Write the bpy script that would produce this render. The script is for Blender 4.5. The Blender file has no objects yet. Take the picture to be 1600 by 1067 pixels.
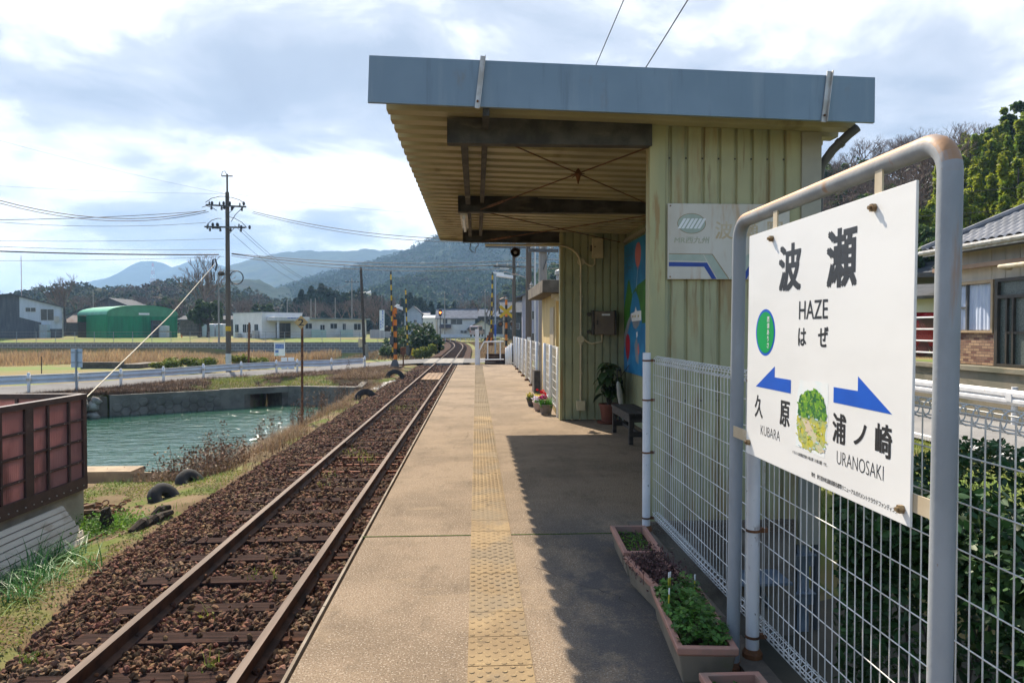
import bpy, math, random
import numpy as np
from mathutils import Vector, Matrix

# ------------------------------------------------------------------ camera, sky, sun, exposure
scene = bpy.context.scene
COL = scene.collection
R = math.radians
FPX = 1100.0
CAMZ = 1.57
YAW, PITCH = R(2.914), R(1.067)
HAZE = 0.00036
cam_data = bpy.data.cameras.new("camera")
cam = bpy.data.objects.new("camera", cam_data)
COL.objects.link(cam)
cam_data.sensor_width = 36.0
cam_data.lens = FPX / 1600.0 * 36.0
cam_data.clip_start = 0.05
cam_data.clip_end = 12000.0
cam.location = (0, 0, CAMZ)
cam.rotation_euler = (R(90) - PITCH, 0, -YAW)
scene.camera = cam
scene.render.resolution_x, scene.render.resolution_y = 1024, 682

SUN_DIR = Vector((-1.12, 3.0, 3.25)).normalized()
sun_data = bpy.data.lights.new("sun", 'SUN')
sun_data.energy = 5.0
sun_data.angle = R(0.42)
sun_data.color = (1.0, 0.885, 0.73)
sun = bpy.data.objects.new("sun", sun_data)
COL.objects.link(sun)
sun.rotation_euler = SUN_DIR.to_track_quat('Z', 'Y').to_euler()
sun.location = (-10, 20, 40)

world = bpy.data.worlds.new("World")
scene.world = world
world.use_nodes = True


def build_world():
    nt = world.node_tree
    nt.nodes.clear()
    N, L = nt.nodes.new, nt.links.new
    out = N('ShaderNodeOutputWorld')
    sky = N('ShaderNodeTexSky')
    sky.sky_type = 'NISHITA'
    sky.sun_disc = False
    sky.sun_elevation = math.asin(SUN_DIR.z)
    sky.sun_rotation = math.atan2(SUN_DIR.x, SUN_DIR.y)
    sky.air_density, sky.dust_density, sky.ozone_density = 1.0, 2.0, 1.0
    bg1 = N('ShaderNodeBackground')
    bg1.inputs['Strength'].default_value = 0.15
    L(sky.outputs[0], bg1.inputs['Color'])
    tc = N('ShaderNodeTexCoord')
    sep = N('ShaderNodeSeparateXYZ')
    L(tc.outputs['Generated'], sep.inputs[0])

    def math_(op, a, b=None, clamp=False):
        m = N('ShaderNodeMath')
        m.operation = op
        m.use_clamp = clamp
        for i, s in enumerate((a, b)):
            if s is None:
                continue
            if isinstance(s, (int, float)):
                m.inputs[i].default_value = s
            else:
                L(s, m.inputs[i])
        return m.outputs[0]
    zc = math_('ADD', math_('MAXIMUM', sep.outputs[2], 0.0), 0.22)
    px = math_('DIVIDE', sep.outputs[0], zc)
    py = math_('DIVIDE', sep.outputs[1], zc)
    comb = N('ShaderNodeCombineXYZ')
    L(px, comb.inputs[0])
    L(py, comb.inputs[1])

    def noise(scale, detail, rough, off, dist=0.0):
        mp = N('ShaderNodeMapping')
        mp.inputs['Location'].default_value = off
        L(comb.outputs[0], mp.inputs[0])
        n = N('ShaderNodeTexNoise')
        n.inputs['Scale'].default_value = scale
        n.inputs['Detail'].default_value = detail
        n.inputs['Roughness'].default_value = rough
        n.inputs['Distortion'].default_value = dist
        L(mp.outputs[0], n.inputs['Vector'])
        return n.outputs[0]

    def ramp(fac, stops):
        r = N('ShaderNodeValToRGB')
        e = r.color_ramp.elements
        while len(e) < len(stops):
            e.new(0.5)
        for el, (p, c) in zip(e, stops):
            el.position = p
            el.color = (*c, 1)
        L(fac, r.inputs[0])
        return r.outputs[0]
    big = noise(0.85, 3, 0.5, (WSH[0], WSH[1], 0), 0.1)
    det = noise(2.3, 10, 0.60, (3.1, 7.7, 0), 0.35)
    dens = math_('ADD', math_('MULTIPLY', big, 0.66), math_('MULTIPLY', det, 0.34))
    mask = ramp(dens, [(0.40, (0, 0, 0)), (0.445, (1, 1, 1))])
    low = ramp(sep.outputs[2], [(0.02, (1, 1, 1)), (0.20, (0, 0, 0))])
    mask = math_('MAXIMUM', mask, low)
    ahead = ramp(sep.outputs[1], [(0.0, (0, 0, 0)), (0.45, (1, 1, 1))])   # clear blue sky behind the camera
    mask = math_('MULTIPLY', mask, ahead)
    cloud = ramp(dens, [(0.40, (0.60, 0.63, 0.67)), (0.455, (0.80, 0.79, 0.775)), (0.48, (0.67, 0.68, 0.69)),
                        (0.52, (0.40, 0.43, 0.49)), (0.58, (0.29, 0.33, 0.40)), (0.66, (0.25, 0.285, 0.355))])
    bg2 = N('ShaderNodeBackground')
    L(cloud, bg2.inputs['Color'])
    bg2.inputs['Strength'].default_value = 1.0
    mix = N('ShaderNodeMixShader')
    L(mask, mix.inputs[0])
    L(bg1.outputs[0], mix.inputs[1])
    L(bg2.outputs[0], mix.inputs[2])
    L(mix.outputs[0], out.inputs['Surface'])


WSH = (3.9, 9.1)
build_world()
scene.view_settings.view_transform = 'Standard'
scene.view_settings.look = 'None'
scene.view_settings.exposure = 0.92
scene.view_settings.gamma = 1.0
scene.render.engine = 'CYCLES'
scene.cycles.max_bounces = 6
scene.cycles.diffuse_bounces = 4
scene.cycles.glossy_bounces = 3
scene.cycles.transmission_bounces = 4
scene.cycles.transparent_max_bounces = 8
scene.cycles.volume_bounces = 0
scene.cycles.caustics_reflective = False
scene.cycles.caustics_refractive = False
scene.cycles.use_denoising = True

# ------------------------------------------------------------------ pixel -> place helpers (photo measured at 1600 x 1067)
CAMM = Matrix.Rotation(-YAW, 3, 'Z') @ Matrix.Rotation(R(90) - PITCH, 3, 'X')


def ray(u, v):
    return CAMM @ Vector(((u - 800.0) / FPX, (533.5 - v) / FPX, -1.0))


def P(u, v, Y):
    d = ray(u, v)
    return Vector((0, 0, CAMZ)) + d * (Y / d.y)


def G(u, v, z=0.0):
    d = ray(u, v)
    return Vector((0, 0, CAMZ)) + d * ((z - CAMZ) / d.z)


def PX(u, v, X):
    d = ray(u, v)
    return Vector((0, 0, CAMZ)) + d * (X / d.x)


# ------------------------------------------------------------------ object helpers
def tag(o, label=None, cat=None, group=None, kind=None):
    for k, val in (("label", label), ("category", cat), ("group", group), ("kind", kind)):
        if val:
            o[k] = val
    return o


def thing(name, label, cat, loc=(0, 0, 0), rz=0.0, group=None, kind=None):
    o = bpy.data.objects.new(name, None)
    o.empty_display_size = 0.1
    COL.objects.link(o)
    o.location = loc
    o.rotation_euler = (0, 0, rz)
    return tag(o, label, cat, group, kind)


def link(name, me, parent=None, smooth=False):
    o = bpy.data.objects.new(name, me)
    COL.objects.link(o)
    if parent is not None:
        o.parent = parent
    if smooth:
        me.shade_smooth()
    return o


def dup(root, loc=None, rz=None, label=None, scale=None):
    r = root.copy()
    COL.objects.link(r)
    if loc is not None:
        r.location = loc
    if rz is not None:
        r.rotation_euler = (0, 0, rz)
    if scale is not None:
        r.scale = (scale,) * 3 if isinstance(scale, (int, float)) else scale
    if label:
        r["label"] = label
    for ch in list(root.children):
        c = ch.copy()
        COL.objects.link(c)
        c.parent = r
        for g in list(ch.children):
            d = g.copy()
            COL.objects.link(d)
            d.parent = c
    return r


def np_mesh(name, verts, faces, mats, midx=None):
    verts = np.asarray(verts, dtype=np.float32)
    faces = np.asarray(faces, dtype=np.int32)
    nf, k = faces.shape
    me = bpy.data.meshes.new(name)
    me.vertices.add(len(verts))
    me.vertices.foreach_set("co", verts.ravel())
    me.loops.add(nf * k)
    me.loops.foreach_set("vertex_index", faces.ravel())
    me.polygons.add(nf)
    me.polygons.foreach_set("loop_start", np.arange(0, nf * k, k, dtype=np.int32))
    if midx is not None:
        me.polygons.foreach_set("material_index", np.asarray(midx, dtype=np.int32))
    for m in (mats if isinstance(mats, (list, tuple)) else [mats]):
        me.materials.append(m)
    me.update(calc_edges=True)
    return me


class MB:
    def __init__(s):
        s.v, s.f, s.m = [], [], []

    def add(s, verts, faces, mi=0):
        b = len(s.v)
        s.v.extend([tuple(p) for p in verts])
        for f in faces:
            s.f.append(tuple(i + b for i in f))
            s.m.append(mi)
        return s

    def box(s, x0, x1, y0, y1, z0, z1, mi=0):
        v = [(x0, y0, z0), (x1, y0, z0), (x1, y1, z0), (x0, y1, z0), (x0, y0, z1), (x1, y0, z1), (x1, y1, z1), (x0, y1, z1)]
        return s.add(v, [(0, 3, 2, 1), (4, 5, 6, 7), (0, 1, 5, 4), (1, 2, 6, 5), (2, 3, 7, 6), (3, 0, 4, 7)], mi)

    def hexa(s, v, mi=0):
        return s.add(v, [(0, 3, 2, 1), (4, 5, 6, 7), (0, 1, 5, 4), (1, 2, 6, 5), (2, 3, 7, 6), (3, 0, 4, 7)], mi)

    def bar(s, a, b, w, h, up=(0, 0, 1), mi=0):
        a, b = Vector(a), Vector(b)
        d = (b - a).normalized()
        up = Vector(up)
        sx = d.cross(up)
        if sx.length < 1e-4:
            sx = d.cross(Vector((1, 0, 0)))
        sx.normalize()
        uz = sx.cross(d)
        v = []
        for p in (a, b):
            for q in ((-1, -1), (1, -1), (1, 1), (-1, 1)):
                v.append(p + sx * (w / 2 * q[0]) + uz * (h / 2 * q[1]))
        return s.add(v, [(3, 2, 1, 0), (4, 5, 6, 7), (0, 1, 5, 4), (1, 2, 6, 5), (2, 3, 7, 6), (3, 0, 4, 7)], mi)

    def tube(s, pts, r, n=8, closed=False, mi=0, caps=True):
        pts = [Vector(p) for p in pts]
        k = len(pts)
        rs = r if isinstance(r, (list, tuple)) else [r] * k
        tans = []
        for i in range(k):
            if closed:
                t = pts[(i + 1) % k] - pts[i - 1]
            else:
                t = pts[min(i + 1, k - 1)] - pts[max(i - 1, 0)]
            tans.append(t.normalized() if t.length > 1e-9 else Vector((0, 0, 1)))
        ref = Vector((0, 0, 1)) if abs(tans[0].z) < 0.9 else Vector((1, 0, 0))
        nrm = (ref - tans[0] * ref.dot(tans[0])).normalized()
        verts = []
        for i in range(k):
            nrm = nrm - tans[i] * nrm.dot(tans[i])
            if nrm.length < 1e-6:
                nrm = tans[i].orthogonal()
            nrm.normalize()
            b = tans[i].cross(nrm)
            for j in range(n):
                a = 2 * math.pi * j / n
                verts.append(pts[i] + (nrm * math.cos(a) + b * math.sin(a)) * rs[i])
        faces = []
        for i in range(k if closed else k - 1):
            i2 = (i + 1) % k
            for j in range(n):
                j2 = (j + 1) % n
                faces.append((i * n + j, i * n + j2, i2 * n + j2, i2 * n + j))
        if caps and not closed:
            faces.append(tuple(range(n - 1, -1, -1)))
            faces.append(tuple((k - 1) * n + j for j in range(n)))
        return s.add(verts, faces, mi)

    def lathe(s, prof, c=(0, 0, 0), n=16, mi=0, axis='Z'):
        verts, faces = [], []
        for (r, z) in prof:
            for j in range(n):
                a = 2 * math.pi * j / n
                x, y = r * math.cos(a), r * math.sin(a)
                p = (x, y, z) if axis == 'Z' else ((z, x, y) if axis == 'X' else (x, z, y))
                verts.append((c[0] + p[0], c[1] + p[1], c[2] + p[2]))
        for i in range(len(prof) - 1):
            for j in range(n):
                j2 = (j + 1) % n
                faces.append((i * n + j, i * n + j2, (i + 1) * n + j2, (i + 1) * n + j))
        faces.append(tuple(range(n - 1, -1, -1)))
        faces.append(tuple((len(prof) - 1) * n + j for j in range(n)))
        return s.add(verts, faces, mi)

    def prism(s, poly, axis, a, b, mi=0):
        """poly: 2-D outline; axis 'X': (y,z), 'Y': (x,z), 'Z': (x,y), pushed from a to b"""
        def q(p, t):
            return (t, p[0], p[1]) if axis == 'X' else ((p[0], t, p[1]) if axis == 'Y' else (p[0], p[1], t))
        n = len(poly)
        v = [q(p, a) for p in poly] + [q(p, b) for p in poly]
        f = [tuple(range(n)), tuple(range(2 * n - 1, n - 1, -1))]
        for i in range(n):
            j = (i + 1) % n
            f.append((j, i, n + i, n + j))
        return s.add(v, f, mi)

    def mesh(s, name, mats):
        import bmesh
        me = bpy.data.meshes.new(name)
        me.from_pydata(s.v, [], s.f)
        for m in (mats if isinstance(mats, (list, tuple)) else [mats]):
            me.materials.append(m)
        me.polygons.foreach_set("material_index", s.m)
        bm = bmesh.new()
        bm.from_mesh(me)
        bmesh.ops.recalc_face_normals(bm, faces=bm.faces)
        bm.to_mesh(me)
        bm.free()
        me.update()
        return me

    def build(s, name, mats, parent=None, smooth=False, bevel=0.0):
        me = s.mesh(name, mats)
        if smooth:
            me.shade_smooth()
            try:
                me.set_sharp_from_angle(angle=R(40))
            except Exception:
                pass
        o = link(name, me, parent)
        if bevel:
            bv = o.modifiers.new("bevel", 'BEVEL')
            bv.width = bevel
            bv.segments = 2
            bv.limit_method = 'ANGLE'
        return o


# ------------------------------------------------------------------ procedural materials
def mat(name, c, c2=None, sc=6.0, detail=6, rough=0.75, met=0.0, bump=0.0, bsc=None, stretch=(1, 1, 1), layers=(),
        spec=0.4, isl=0.0, trans=0.0, emit=None, alpha=None, lo=0.38, hi=0.62, brick=None, objrand=0.0):
    m = bpy.data.materials.new(name)
    m.use_nodes = True
    nt = m.node_tree
    N, L = nt.nodes.new, nt.links.new
    bs = nt.nodes['Principled BSDF']
    outn = nt.nodes['Material Output']
    tc = N('ShaderNodeTexCoord')
    bs.inputs['Roughness'].default_value = rough
    bs.inputs['Metallic'].default_value = met
    bs.inputs['Specular IOR Level'].default_value = spec

    def noise(scale, st=(1, 1, 1), det=6, rg=0.55):
        mp = N('ShaderNodeMapping')
        mp.inputs['Scale'].default_value = st
        L(tc.outputs['Object'], mp.inputs[0])
        n = N('ShaderNodeTexNoise')
        n.inputs['Scale'].default_value = scale
        n.inputs['Detail'].default_value = det
        n.inputs['Roughness'].default_value = rg
        L(mp.outputs[0], n.inputs['Vector'])
        return n.outputs[0]

    def ramp(fac, a, b):
        r = N('ShaderNodeMapRange')
        r.interpolation_type = 'SMOOTHSTEP'
        r.inputs[1].default_value, r.inputs[2].default_value = a, b
        L(fac, r.inputs[0])
        return r.outputs[0]

    def mixc(fac, a, b, blend='MIX'):
        x = N('ShaderNodeMix')
        x.data_type = 'RGBA'
        x.blend_type = blend
        if isinstance(fac, (int, float)):
            x.inputs[0].default_value = fac
        else:
            L(fac, x.inputs[0])
        for i, s in ((6, a), (7, b)):
            if isinstance(s, tuple):
                x.inputs[i].default_value = (*s, 1)
            else:
                L(s, x.inputs[i])
        return x.outputs[2]
    if c2 is None:
        c2 = tuple(k * 0.82 for k in c)
    col = mixc(ramp(noise(sc, stretch, detail), lo, hi), c, c2)
    bfac = None
    if brick:
        mp = N('ShaderNodeMapping')
        mp.inputs['Rotation'].default_value = brick.get('rot', (0, 0, 0))
        L(tc.outputs['Object'], mp.inputs[0])
        b = N('ShaderNodeTexBrick')
        b.inputs['Scale'].default_value = 1.0
        b.inputs['Brick Width'].default_value = brick['w']
        b.inputs['Row Height'].default_value = brick['h']
        b.inputs['Mortar Size'].default_value = brick.get('mortar', 0.01)
        b.inputs['Color1'].default_value = (*brick['c1'], 1)
        b.inputs['Color2'].default_value = (*brick['c2'], 1)
        b.inputs['Mortar'].default_value = (*brick['cm'], 1)
        b.offset = brick.get('offset', 0.5)
        L(mp.outputs[0], b.inputs['Vector'])
        col = mixc(brick.get('amt', 0.85), col, b.outputs[0])
        bfac = b.outputs[1]
    for ly in layers:
        f = ramp(noise(ly.get('sc', 3), ly.get('st', (1, 1, 1)), ly.get('det', 6), ly.get('rg', 0.6)), ly.get('lo', .5), ly.get('hi', .6))
        if ly.get('up'):
            g = N('ShaderNodeNewGeometry')
            sp = N('ShaderNodeSeparateXYZ')
            L(g.outputs['True Normal'], sp.inputs[0])
            u = ramp(sp.outputs[2], ly['up'][0], ly['up'][1])
            mm = N('ShaderNodeMath')
            mm.operation = 'MULTIPLY'
            L(f, mm.inputs[0])
            L(u, mm.inputs[1])
            f = mm.outputs[0]
        for rg_ in [ly[q_] for q_ in ('rx', 'ry') if q_ in ly]:
            sp = N('ShaderNodeSeparateXYZ')
            L(tc.outputs['Object'], sp.inputs[0])
            u = ramp(sp.outputs[rg_[0]], rg_[1], rg_[2])
            mm = N('ShaderNodeMath')
            mm.operation = 'MULTIPLY'
            L(f, mm.inputs[0])
            L(u, mm.inputs[1])
            f = mm.outputs[0]
        mm = N('ShaderNodeMath')
        mm.operation = 'MULTIPLY'
        mm.inputs[1].default_value = ly.get('amt', 1.0)
        L(f, mm.inputs[0])
        col = mixc(mm.outputs[0], col, ly['c'])
    if isl or objrand:
        hv = N('ShaderNodeHueSaturation')
        if objrand:
            g = N('ShaderNodeObjectInfo')
            src = g.outputs['Random']
        else:
            g = N('ShaderNodeNewGeometry')
            src = g.outputs['Random Per Island']
        amt = isl or objrand
        mr = N('ShaderNodeMapRange')
        mr.inputs[3].default_value, mr.inputs[4].default_value = 1 - amt, 1 + amt
        L(src, mr.inputs[0])
        L(mr.outputs[0], hv.inputs['Value'])
        mr2 = N('ShaderNodeMapRange')
        mr2.inputs[3].default_value, mr2.inputs[4].default_value = 0.5 - amt * .04, 0.5 + amt * .04
        ml = N('ShaderNodeMath')
        ml.operation = 'FRACT'
        mq = N('ShaderNodeMath')
        mq.operation = 'MULTIPLY'
        mq.inputs[1].default_value = 7.31
        L(src, mq.inputs[0])
        L(mq.outputs[0], ml.inputs[0])
        L(ml.outputs[0], mr2.inputs[0])
        L(mr2.outputs[0], hv.inputs['Hue'])
        L(col, hv.inputs['Color'])
        col = hv.outputs[0]
    L(col, bs.inputs['Base Color'])
    if bump or bfac is not None:
        bp = N('ShaderNodeBump')
        bp.inputs['Strength'].default_value = max(bump, 0.3 if bfac is not None else bump)
        bp.inputs['Distance'].default_value = 0.02 if bfac is None else brick.get('dist', 0.02)
        h = noise(bsc or sc * 6, (1, 1, 1) if bsc else stretch, 5)
        if bfac is not None:
            mm = N('ShaderNodeMath')
            mm.operation = 'MULTIPLY_ADD'
            mm.inputs[1].default_value = -1.0
            L(bfac, mm.inputs[0])
            L(h, mm.inputs[2])
            h = mm.outputs[0]
        L(h, bp.inputs['Height'])
        L(bp.outputs[0], bs.inputs['Normal'])
    if emit:
        bs.inputs['Emission Color'].default_value = (*emit[0], 1)
        bs.inputs['Emission Strength'].default_value = emit[1]
    if trans:
        tr = N('ShaderNodeBsdfTranslucent')
        L(col, tr.inputs['Color'])
        mx = N('ShaderNodeMixShader')
        mx.inputs[0].default_value = trans
        L(bs.outputs[0], mx.inputs[1])
        L(tr.outputs[0], mx.inputs[2])
        L(mx.outputs[0], outn.inputs['Surface'])
    return m


RUST = (0.20, 0.085, 0.035)
M = {}
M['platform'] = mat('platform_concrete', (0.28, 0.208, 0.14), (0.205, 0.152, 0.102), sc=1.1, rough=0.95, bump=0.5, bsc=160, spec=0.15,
                    layers=[dict(c=(0.46, 0.39, 0.30), sc=90, lo=.56, hi=.62, det=2, amt=.75),
                            dict(c=(0.055, 0.042, 0.03), sc=120, lo=.58, hi=.63, det=2, amt=.8),
                            dict(c=(0.055, 0.046, 0.036), sc=0.75, det=9, rg=.68, lo=.54, hi=.76, amt=.35),
                            dict(c=(0.10, 0.075, 0.05), sc=5.5, st=(1, .4, 1), det=10, rg=.75, lo=.50, hi=.70, amt=.45), dict(c=(0.072, 0.072, 0.074), sc=2.6, st=(1, .6, 1), det=8, rg=.68, lo=.33, hi=.55, amt=.82, rx=(0, .34, .62), ry=(1, 6.6, 4.6)), dict(c=(0.33, 0.25, 0.16), sc=3.2, st=(.5, 1.6, 1), det=9, rg=.7, lo=.55, hi=.68, amt=.5)])  # cool grey layer at the near right: the roof's shade put into the colour
M['floor_grey'] = mat('shelter_floor_concrete', (0.26, 0.235, 0.20), (0.19, 0.17, 0.145), sc=1.4, rough=0.9, bump=0.3, bsc=160, spec=0.2,
                      layers=[dict(c=(0.33, 0.29, 0.24), sc=110, lo=.57, hi=.63, det=2, amt=.5),
                              dict(c=(0.05, 0.045, 0.04), sc=0.8, lo=.53, hi=.66, amt=.7)])
M['kerb'] = mat('old_concrete_edge', (0.26, 0.22, 0.17), (0.15, 0.12, 0.09), sc=3, rough=.9, bump=.4, bsc=60)
M['tactile'] = mat('worn_yellow_paving', (0.31, 0.222, 0.118), (0.235, 0.165, 0.09), sc=2.2, rough=.9, bump=.2, bsc=140, spec=.2,
                   layers=[dict(c=(0.22, 0.17, 0.11), sc=1.6, lo=.47, hi=.6, amt=.85),
                           dict(c=(0.08, 0.06, 0.04), sc=7, lo=.58, hi=.7, amt=.6),
                           dict(c=(0.48, 0.35, 0.17), sc=60, lo=.6, hi=.66, amt=.5),
                           dict(c=(0.21, 0.16, 0.10), sc=3, lo=.2, hi=.3, amt=.85, rx=(1, 12.3, 12.8))])
M['moss'] = mat('moss', (0.09, 0.12, 0.02), (0.05, 0.07, 0.015), sc=40, rough=1, bump=.6)
M['stone'] = mat('ballast_stone', (0.180, 0.092, 0.050), (0.092, 0.050, 0.031), sc=14, rough=.92, bump=.3, bsc=50, spec=.2, isl=.6, layers=[dict(c=(.20, .135, .085), sc=1.1, lo=.52, hi=.66, amt=.6), dict(c=(.045, .035, .03), sc=2.3, lo=.56, hi=.68, amt=.7)])
M['bed'] = mat('ballast_bed', (0.07, 0.035, 0.022), (0.035, 0.02, 0.014), sc=9, rough=1, bump=1.0, bsc=22, spec=.1,
               layers=[dict(c=(0.13, 0.09, 0.05), sc=1.1, lo=.6, hi=.7, amt=.5)])
M['rail_side'] = mat('rusty_rail', (0.115, 0.055, 0.03), (0.05, 0.025, 0.016), sc=5, rough=.75, met=.2, bump=.15)
M['rail_top'] = mat('worn_rail_head', (0.17, 0.12, 0.09), (0.11, 0.075, 0.055), sc=7, stretch=(1, .1, 1), rough=.65, met=.0, spec=.15)
M['sleeper'] = mat('dark_sleeper_wood', (0.055, 0.032, 0.026), (0.022, 0.014, 0.012), sc=7, stretch=(.25, 4, 4), rough=1, spec=.08, bump=.6, bsc=None,
                   layers=[dict(c=(0.11, 0.05, 0.03), sc=2.2, lo=.55, hi=.7, amt=.7)])
M['steel_tie'] = mat('rust_red_steel', (0.24, 0.075, 0.03), (0.13, 0.045, 0.022), sc=8, rough=.85)
M['rust'] = mat('rusty_iron', RUST, (0.09, 0.045, 0.025), sc=14, rough=.9, bump=.4)
M['siding'] = mat('pale_green_siding', (0.41, 0.385, 0.215), (0.36, 0.345, 0.20), sc=2, rough=.55, spec=.3,
                  layers=[dict(c=(0.30, 0.19, 0.08), sc=2.6, st=(2.5, 2.5, .35), det=9, lo=.47, hi=.66, amt=.8),
                          dict(c=(0.25, 0.28, 0.19), sc=1.3, st=(1.5, 1.5, .6), lo=.55, hi=.7, amt=.7),
                          dict(c=(0.18, 0.10, 0.045), sc=6, st=(3, 3, .2), det=9, lo=.57, hi=.70, amt=.8)])
M['siding_in'] = mat('dull_green_siding', (0.36, 0.365, 0.21), (0.29, 0.305, 0.185), sc=2, rough=.5, spec=.4,
                     layers=[dict(c=(0.13, 0.17, 0.12), sc=1.4, st=(1, 1, .6), lo=.5, hi=.7, amt=.8),
                             dict(c=(0.26, 0.19, 0.08), sc=3, st=(3, 3, .3), lo=.6, hi=.7, amt=.5)])
M['trim_green'] = mat('cream_green_trim', (0.43, 0.385, 0.19), (0.35, 0.34, 0.18), sc=3, stretch=(2, 2, .4), rough=.5,
                      layers=[dict(c=(0.32, 0.18, 0.06), sc=3.5, st=(3, 3, .35), lo=.56, hi=.68, amt=.8)])
M['trim_grey'] = mat('grey_beige_column', (0.37, 0.34, 0.27), (0.32, 0.30, 0.24), sc=3, rough=.6,
                     layers=[dict(c=(0.25, 0.16, 0.09), sc=4, st=(2, 2, .5), lo=.6, hi=.7, amt=.5)])
M['fascia'] = mat('blue_grey_fascia', (0.21, 0.285, 0.355), (0.18, 0.25, 0.315), sc=1.2, rough=.45, spec=.4,
                  layers=[dict(c=(0.27, 0.33, 0.38), sc=6, st=(1, 1, .1), lo=.52, hi=.7, amt=.5), dict(c=(0.13, 0.17, 0.21), sc=9, st=(1.5, 1, .12), det=8, lo=.55, hi=.72, amt=.55), dict(c=(.20, .16, .12), sc=3, st=(1, 1, .5), det=9, lo=.64, hi=.74, amt=.5)])
M['deck'] = mat('khaki_roof_sheet', (0.46, 0.41, 0.245), (0.38, 0.34, 0.205), sc=1.2, rough=.5, spec=.35,
                layers=[dict(c=(0.16, 0.12, 0.06), sc=1.8, st=(1, .4, 1), lo=.55, hi=.7, amt=.6)])
M['girder'] = mat('sooty_girder', (0.085, 0.078, 0.065), (0.038, 0.035, 0.031), sc=5, rough=.75, bump=.3, bsc=60,
                  layers=[dict(c=(0.20, 0.175, 0.135), sc=4, st=(.6, 1, 2.5), lo=.55, hi=.72, amt=.7)])
M['silver'] = mat('silver_bracket', (0.55, 0.53, 0.50), (0.42, 0.38, 0.33), sc=9, rough=.5, met=.4, layers=[dict(c=RUST, sc=9, lo=.66, hi=.72, amt=.6)])
M['white_post'] = mat('white_painted_steel', (0.70, 0.70, 0.70), (0.62, 0.62, 0.63), sc=4, rough=.45, bump=.05, bsc=40,
                      layers=[dict(c=(0.12, 0.10, 0.09), sc=42, st=(1, 1, .6), lo=.66, hi=.69, amt=.8), dict(c=RUST, sc=5, st=(1, 1, .4), lo=.64, hi=.72, amt=.7)])
M['white_wire'] = mat('white_coated_wire', (0.66, 0.65, 0.62), (0.54, 0.52, 0.48), sc=6, rough=.5,
                      layers=[dict(c=(0.30, 0.17, 0.09), sc=7, lo=.64, hi=.72, amt=.6)])
M['galv'] = mat('galvanised_pipe', (0.30, 0.322, 0.345), (0.24, 0.26, 0.28), sc=7, stretch=(1, 1, .35), rough=.6, met=.1, bump=.06, bsc=60,
                layers=[dict(c=(0.38, 0.20, 0.09), sc=4.5, st=(1, 1, 1), lo=.32, hi=.50, up=(.03, .45), amt=.95),
                        dict(c=(0.30, 0.16, 0.08), sc=8, st=(1, 1, .12), lo=.62, hi=.70, amt=.7),
                        dict(c=(0.24, 0.13, 0.07), sc=55, lo=.68, hi=.72, amt=.6)])
M['cream_bar'] = mat('cream_flat_bar', (0.55, 0.47, 0.34), (0.45, 0.36, 0.24), sc=6, rough=.5, layers=[dict(c=RUST, sc=8, lo=.6, hi=.7, amt=.5)])
M['sign_white'] = mat('white_sign_face', (0.80, 0.795, 0.775), (0.76, 0.755, 0.735), sc=1.6, stretch=(1, 1, 3), rough=.28, spec=.5)
M['ink'] = mat('black_print', (0.035, 0.035, 0.037), (0.03, 0.03, 0.032), sc=5, rough=.35)
M['ink_blue'] = mat('blue_print', (0.012, 0.10, 0.52), (0.012, 0.09, 0.47), sc=5, rough=.35)
M['disc_green'] = mat('green_print', (0.0, 0.32, 0.075), (0.0, 0.30, 0.07), sc=5, rough=.35)
M['white'] = mat('plain_white', (0.8, 0.8, 0.79), (0.76, 0.76, 0.75), sc=5, rough=.5)
M['pic_green'] = mat('painted_grove', (0.13, 0.32, 0.02), (0.02, 0.12, 0.035), sc=48, rough=.5, lo=.42, hi=.6, layers=[dict(c=(0.30, 0.45, 0.05), sc=80, lo=.56, hi=.64), dict(c=(.03, .10, .16), sc=34, lo=.62, hi=.7, amt=.7)])
M['pic_yellow'] = mat('painted_field', (0.52, 0.47, 0.05), (0.33, 0.40, 0.16), sc=40, rough=.5, layers=[dict(c=(0.6, 0.45, 0.2), sc=20, lo=.58, hi=.68), dict(c=(0.25, 0.42, 0.6), sc=18, lo=.6, hi=.7, amt=.6)])
M['pic_path'] = mat('painted_path', (0.50, 0.54, 0.32), (0.62, 0.50, 0.36), sc=18, rough=.5, layers=[dict(c=(0.3, 0.5, 0.55), sc=24, lo=.58, hi=.7, amt=.7)])
M['pic_sky'] = mat('painted_sky', (0.72, 0.78, 0.78), (0.78, 0.79, 0.77), sc=14, rough=.5)
M['terracotta'] = mat('faded_terracotta_plastic', (0.42, 0.215, 0.155), (0.34, 0.17, 0.125), sc=5, rough=.65, bump=.08, bsc=60,
                      layers=[dict(c=(0.24, 0.17, 0.13), sc=6, lo=.52, hi=.68, amt=.7)])
M['planter_side'] = mat('grimy_planter_side', (0.22, 0.175, 0.125), (0.15, 0.125, 0.09), sc=5, rough=.8, layers=[dict(c=(0.13, 0.13, 0.05), sc=4, lo=.58, hi=.7, amt=.6)])
M['soil'] = mat('dark_soil', (0.035, 0.025, 0.016), (0.06, 0.042, 0.025), sc=40, rough=1, bump=1.0, bsc=90, layers=[dict(c=(0.06, 0.09, 0.01), sc=14, lo=.55, hi=.65, amt=.7)])
M['leaf_clover'] = mat('clover_leaf', (0.085, 0.19, 0.025), (0.05, 0.13, 0.02), sc=20, rough=.5, isl=.45, trans=.25)
M['leaf_red'] = mat('purple_stem', (0.11, 0.05, 0.045), (0.07, 0.04, 0.035), sc=20, rough=.8, isl=.5)
M['leaf_hedge'] = mat('hedge_leaf', (0.042, 0.095, 0.026), (0.024, 0.06, 0.02), sc=9, rough=.5, isl=.5, trans=.12, spec=.3)
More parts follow.
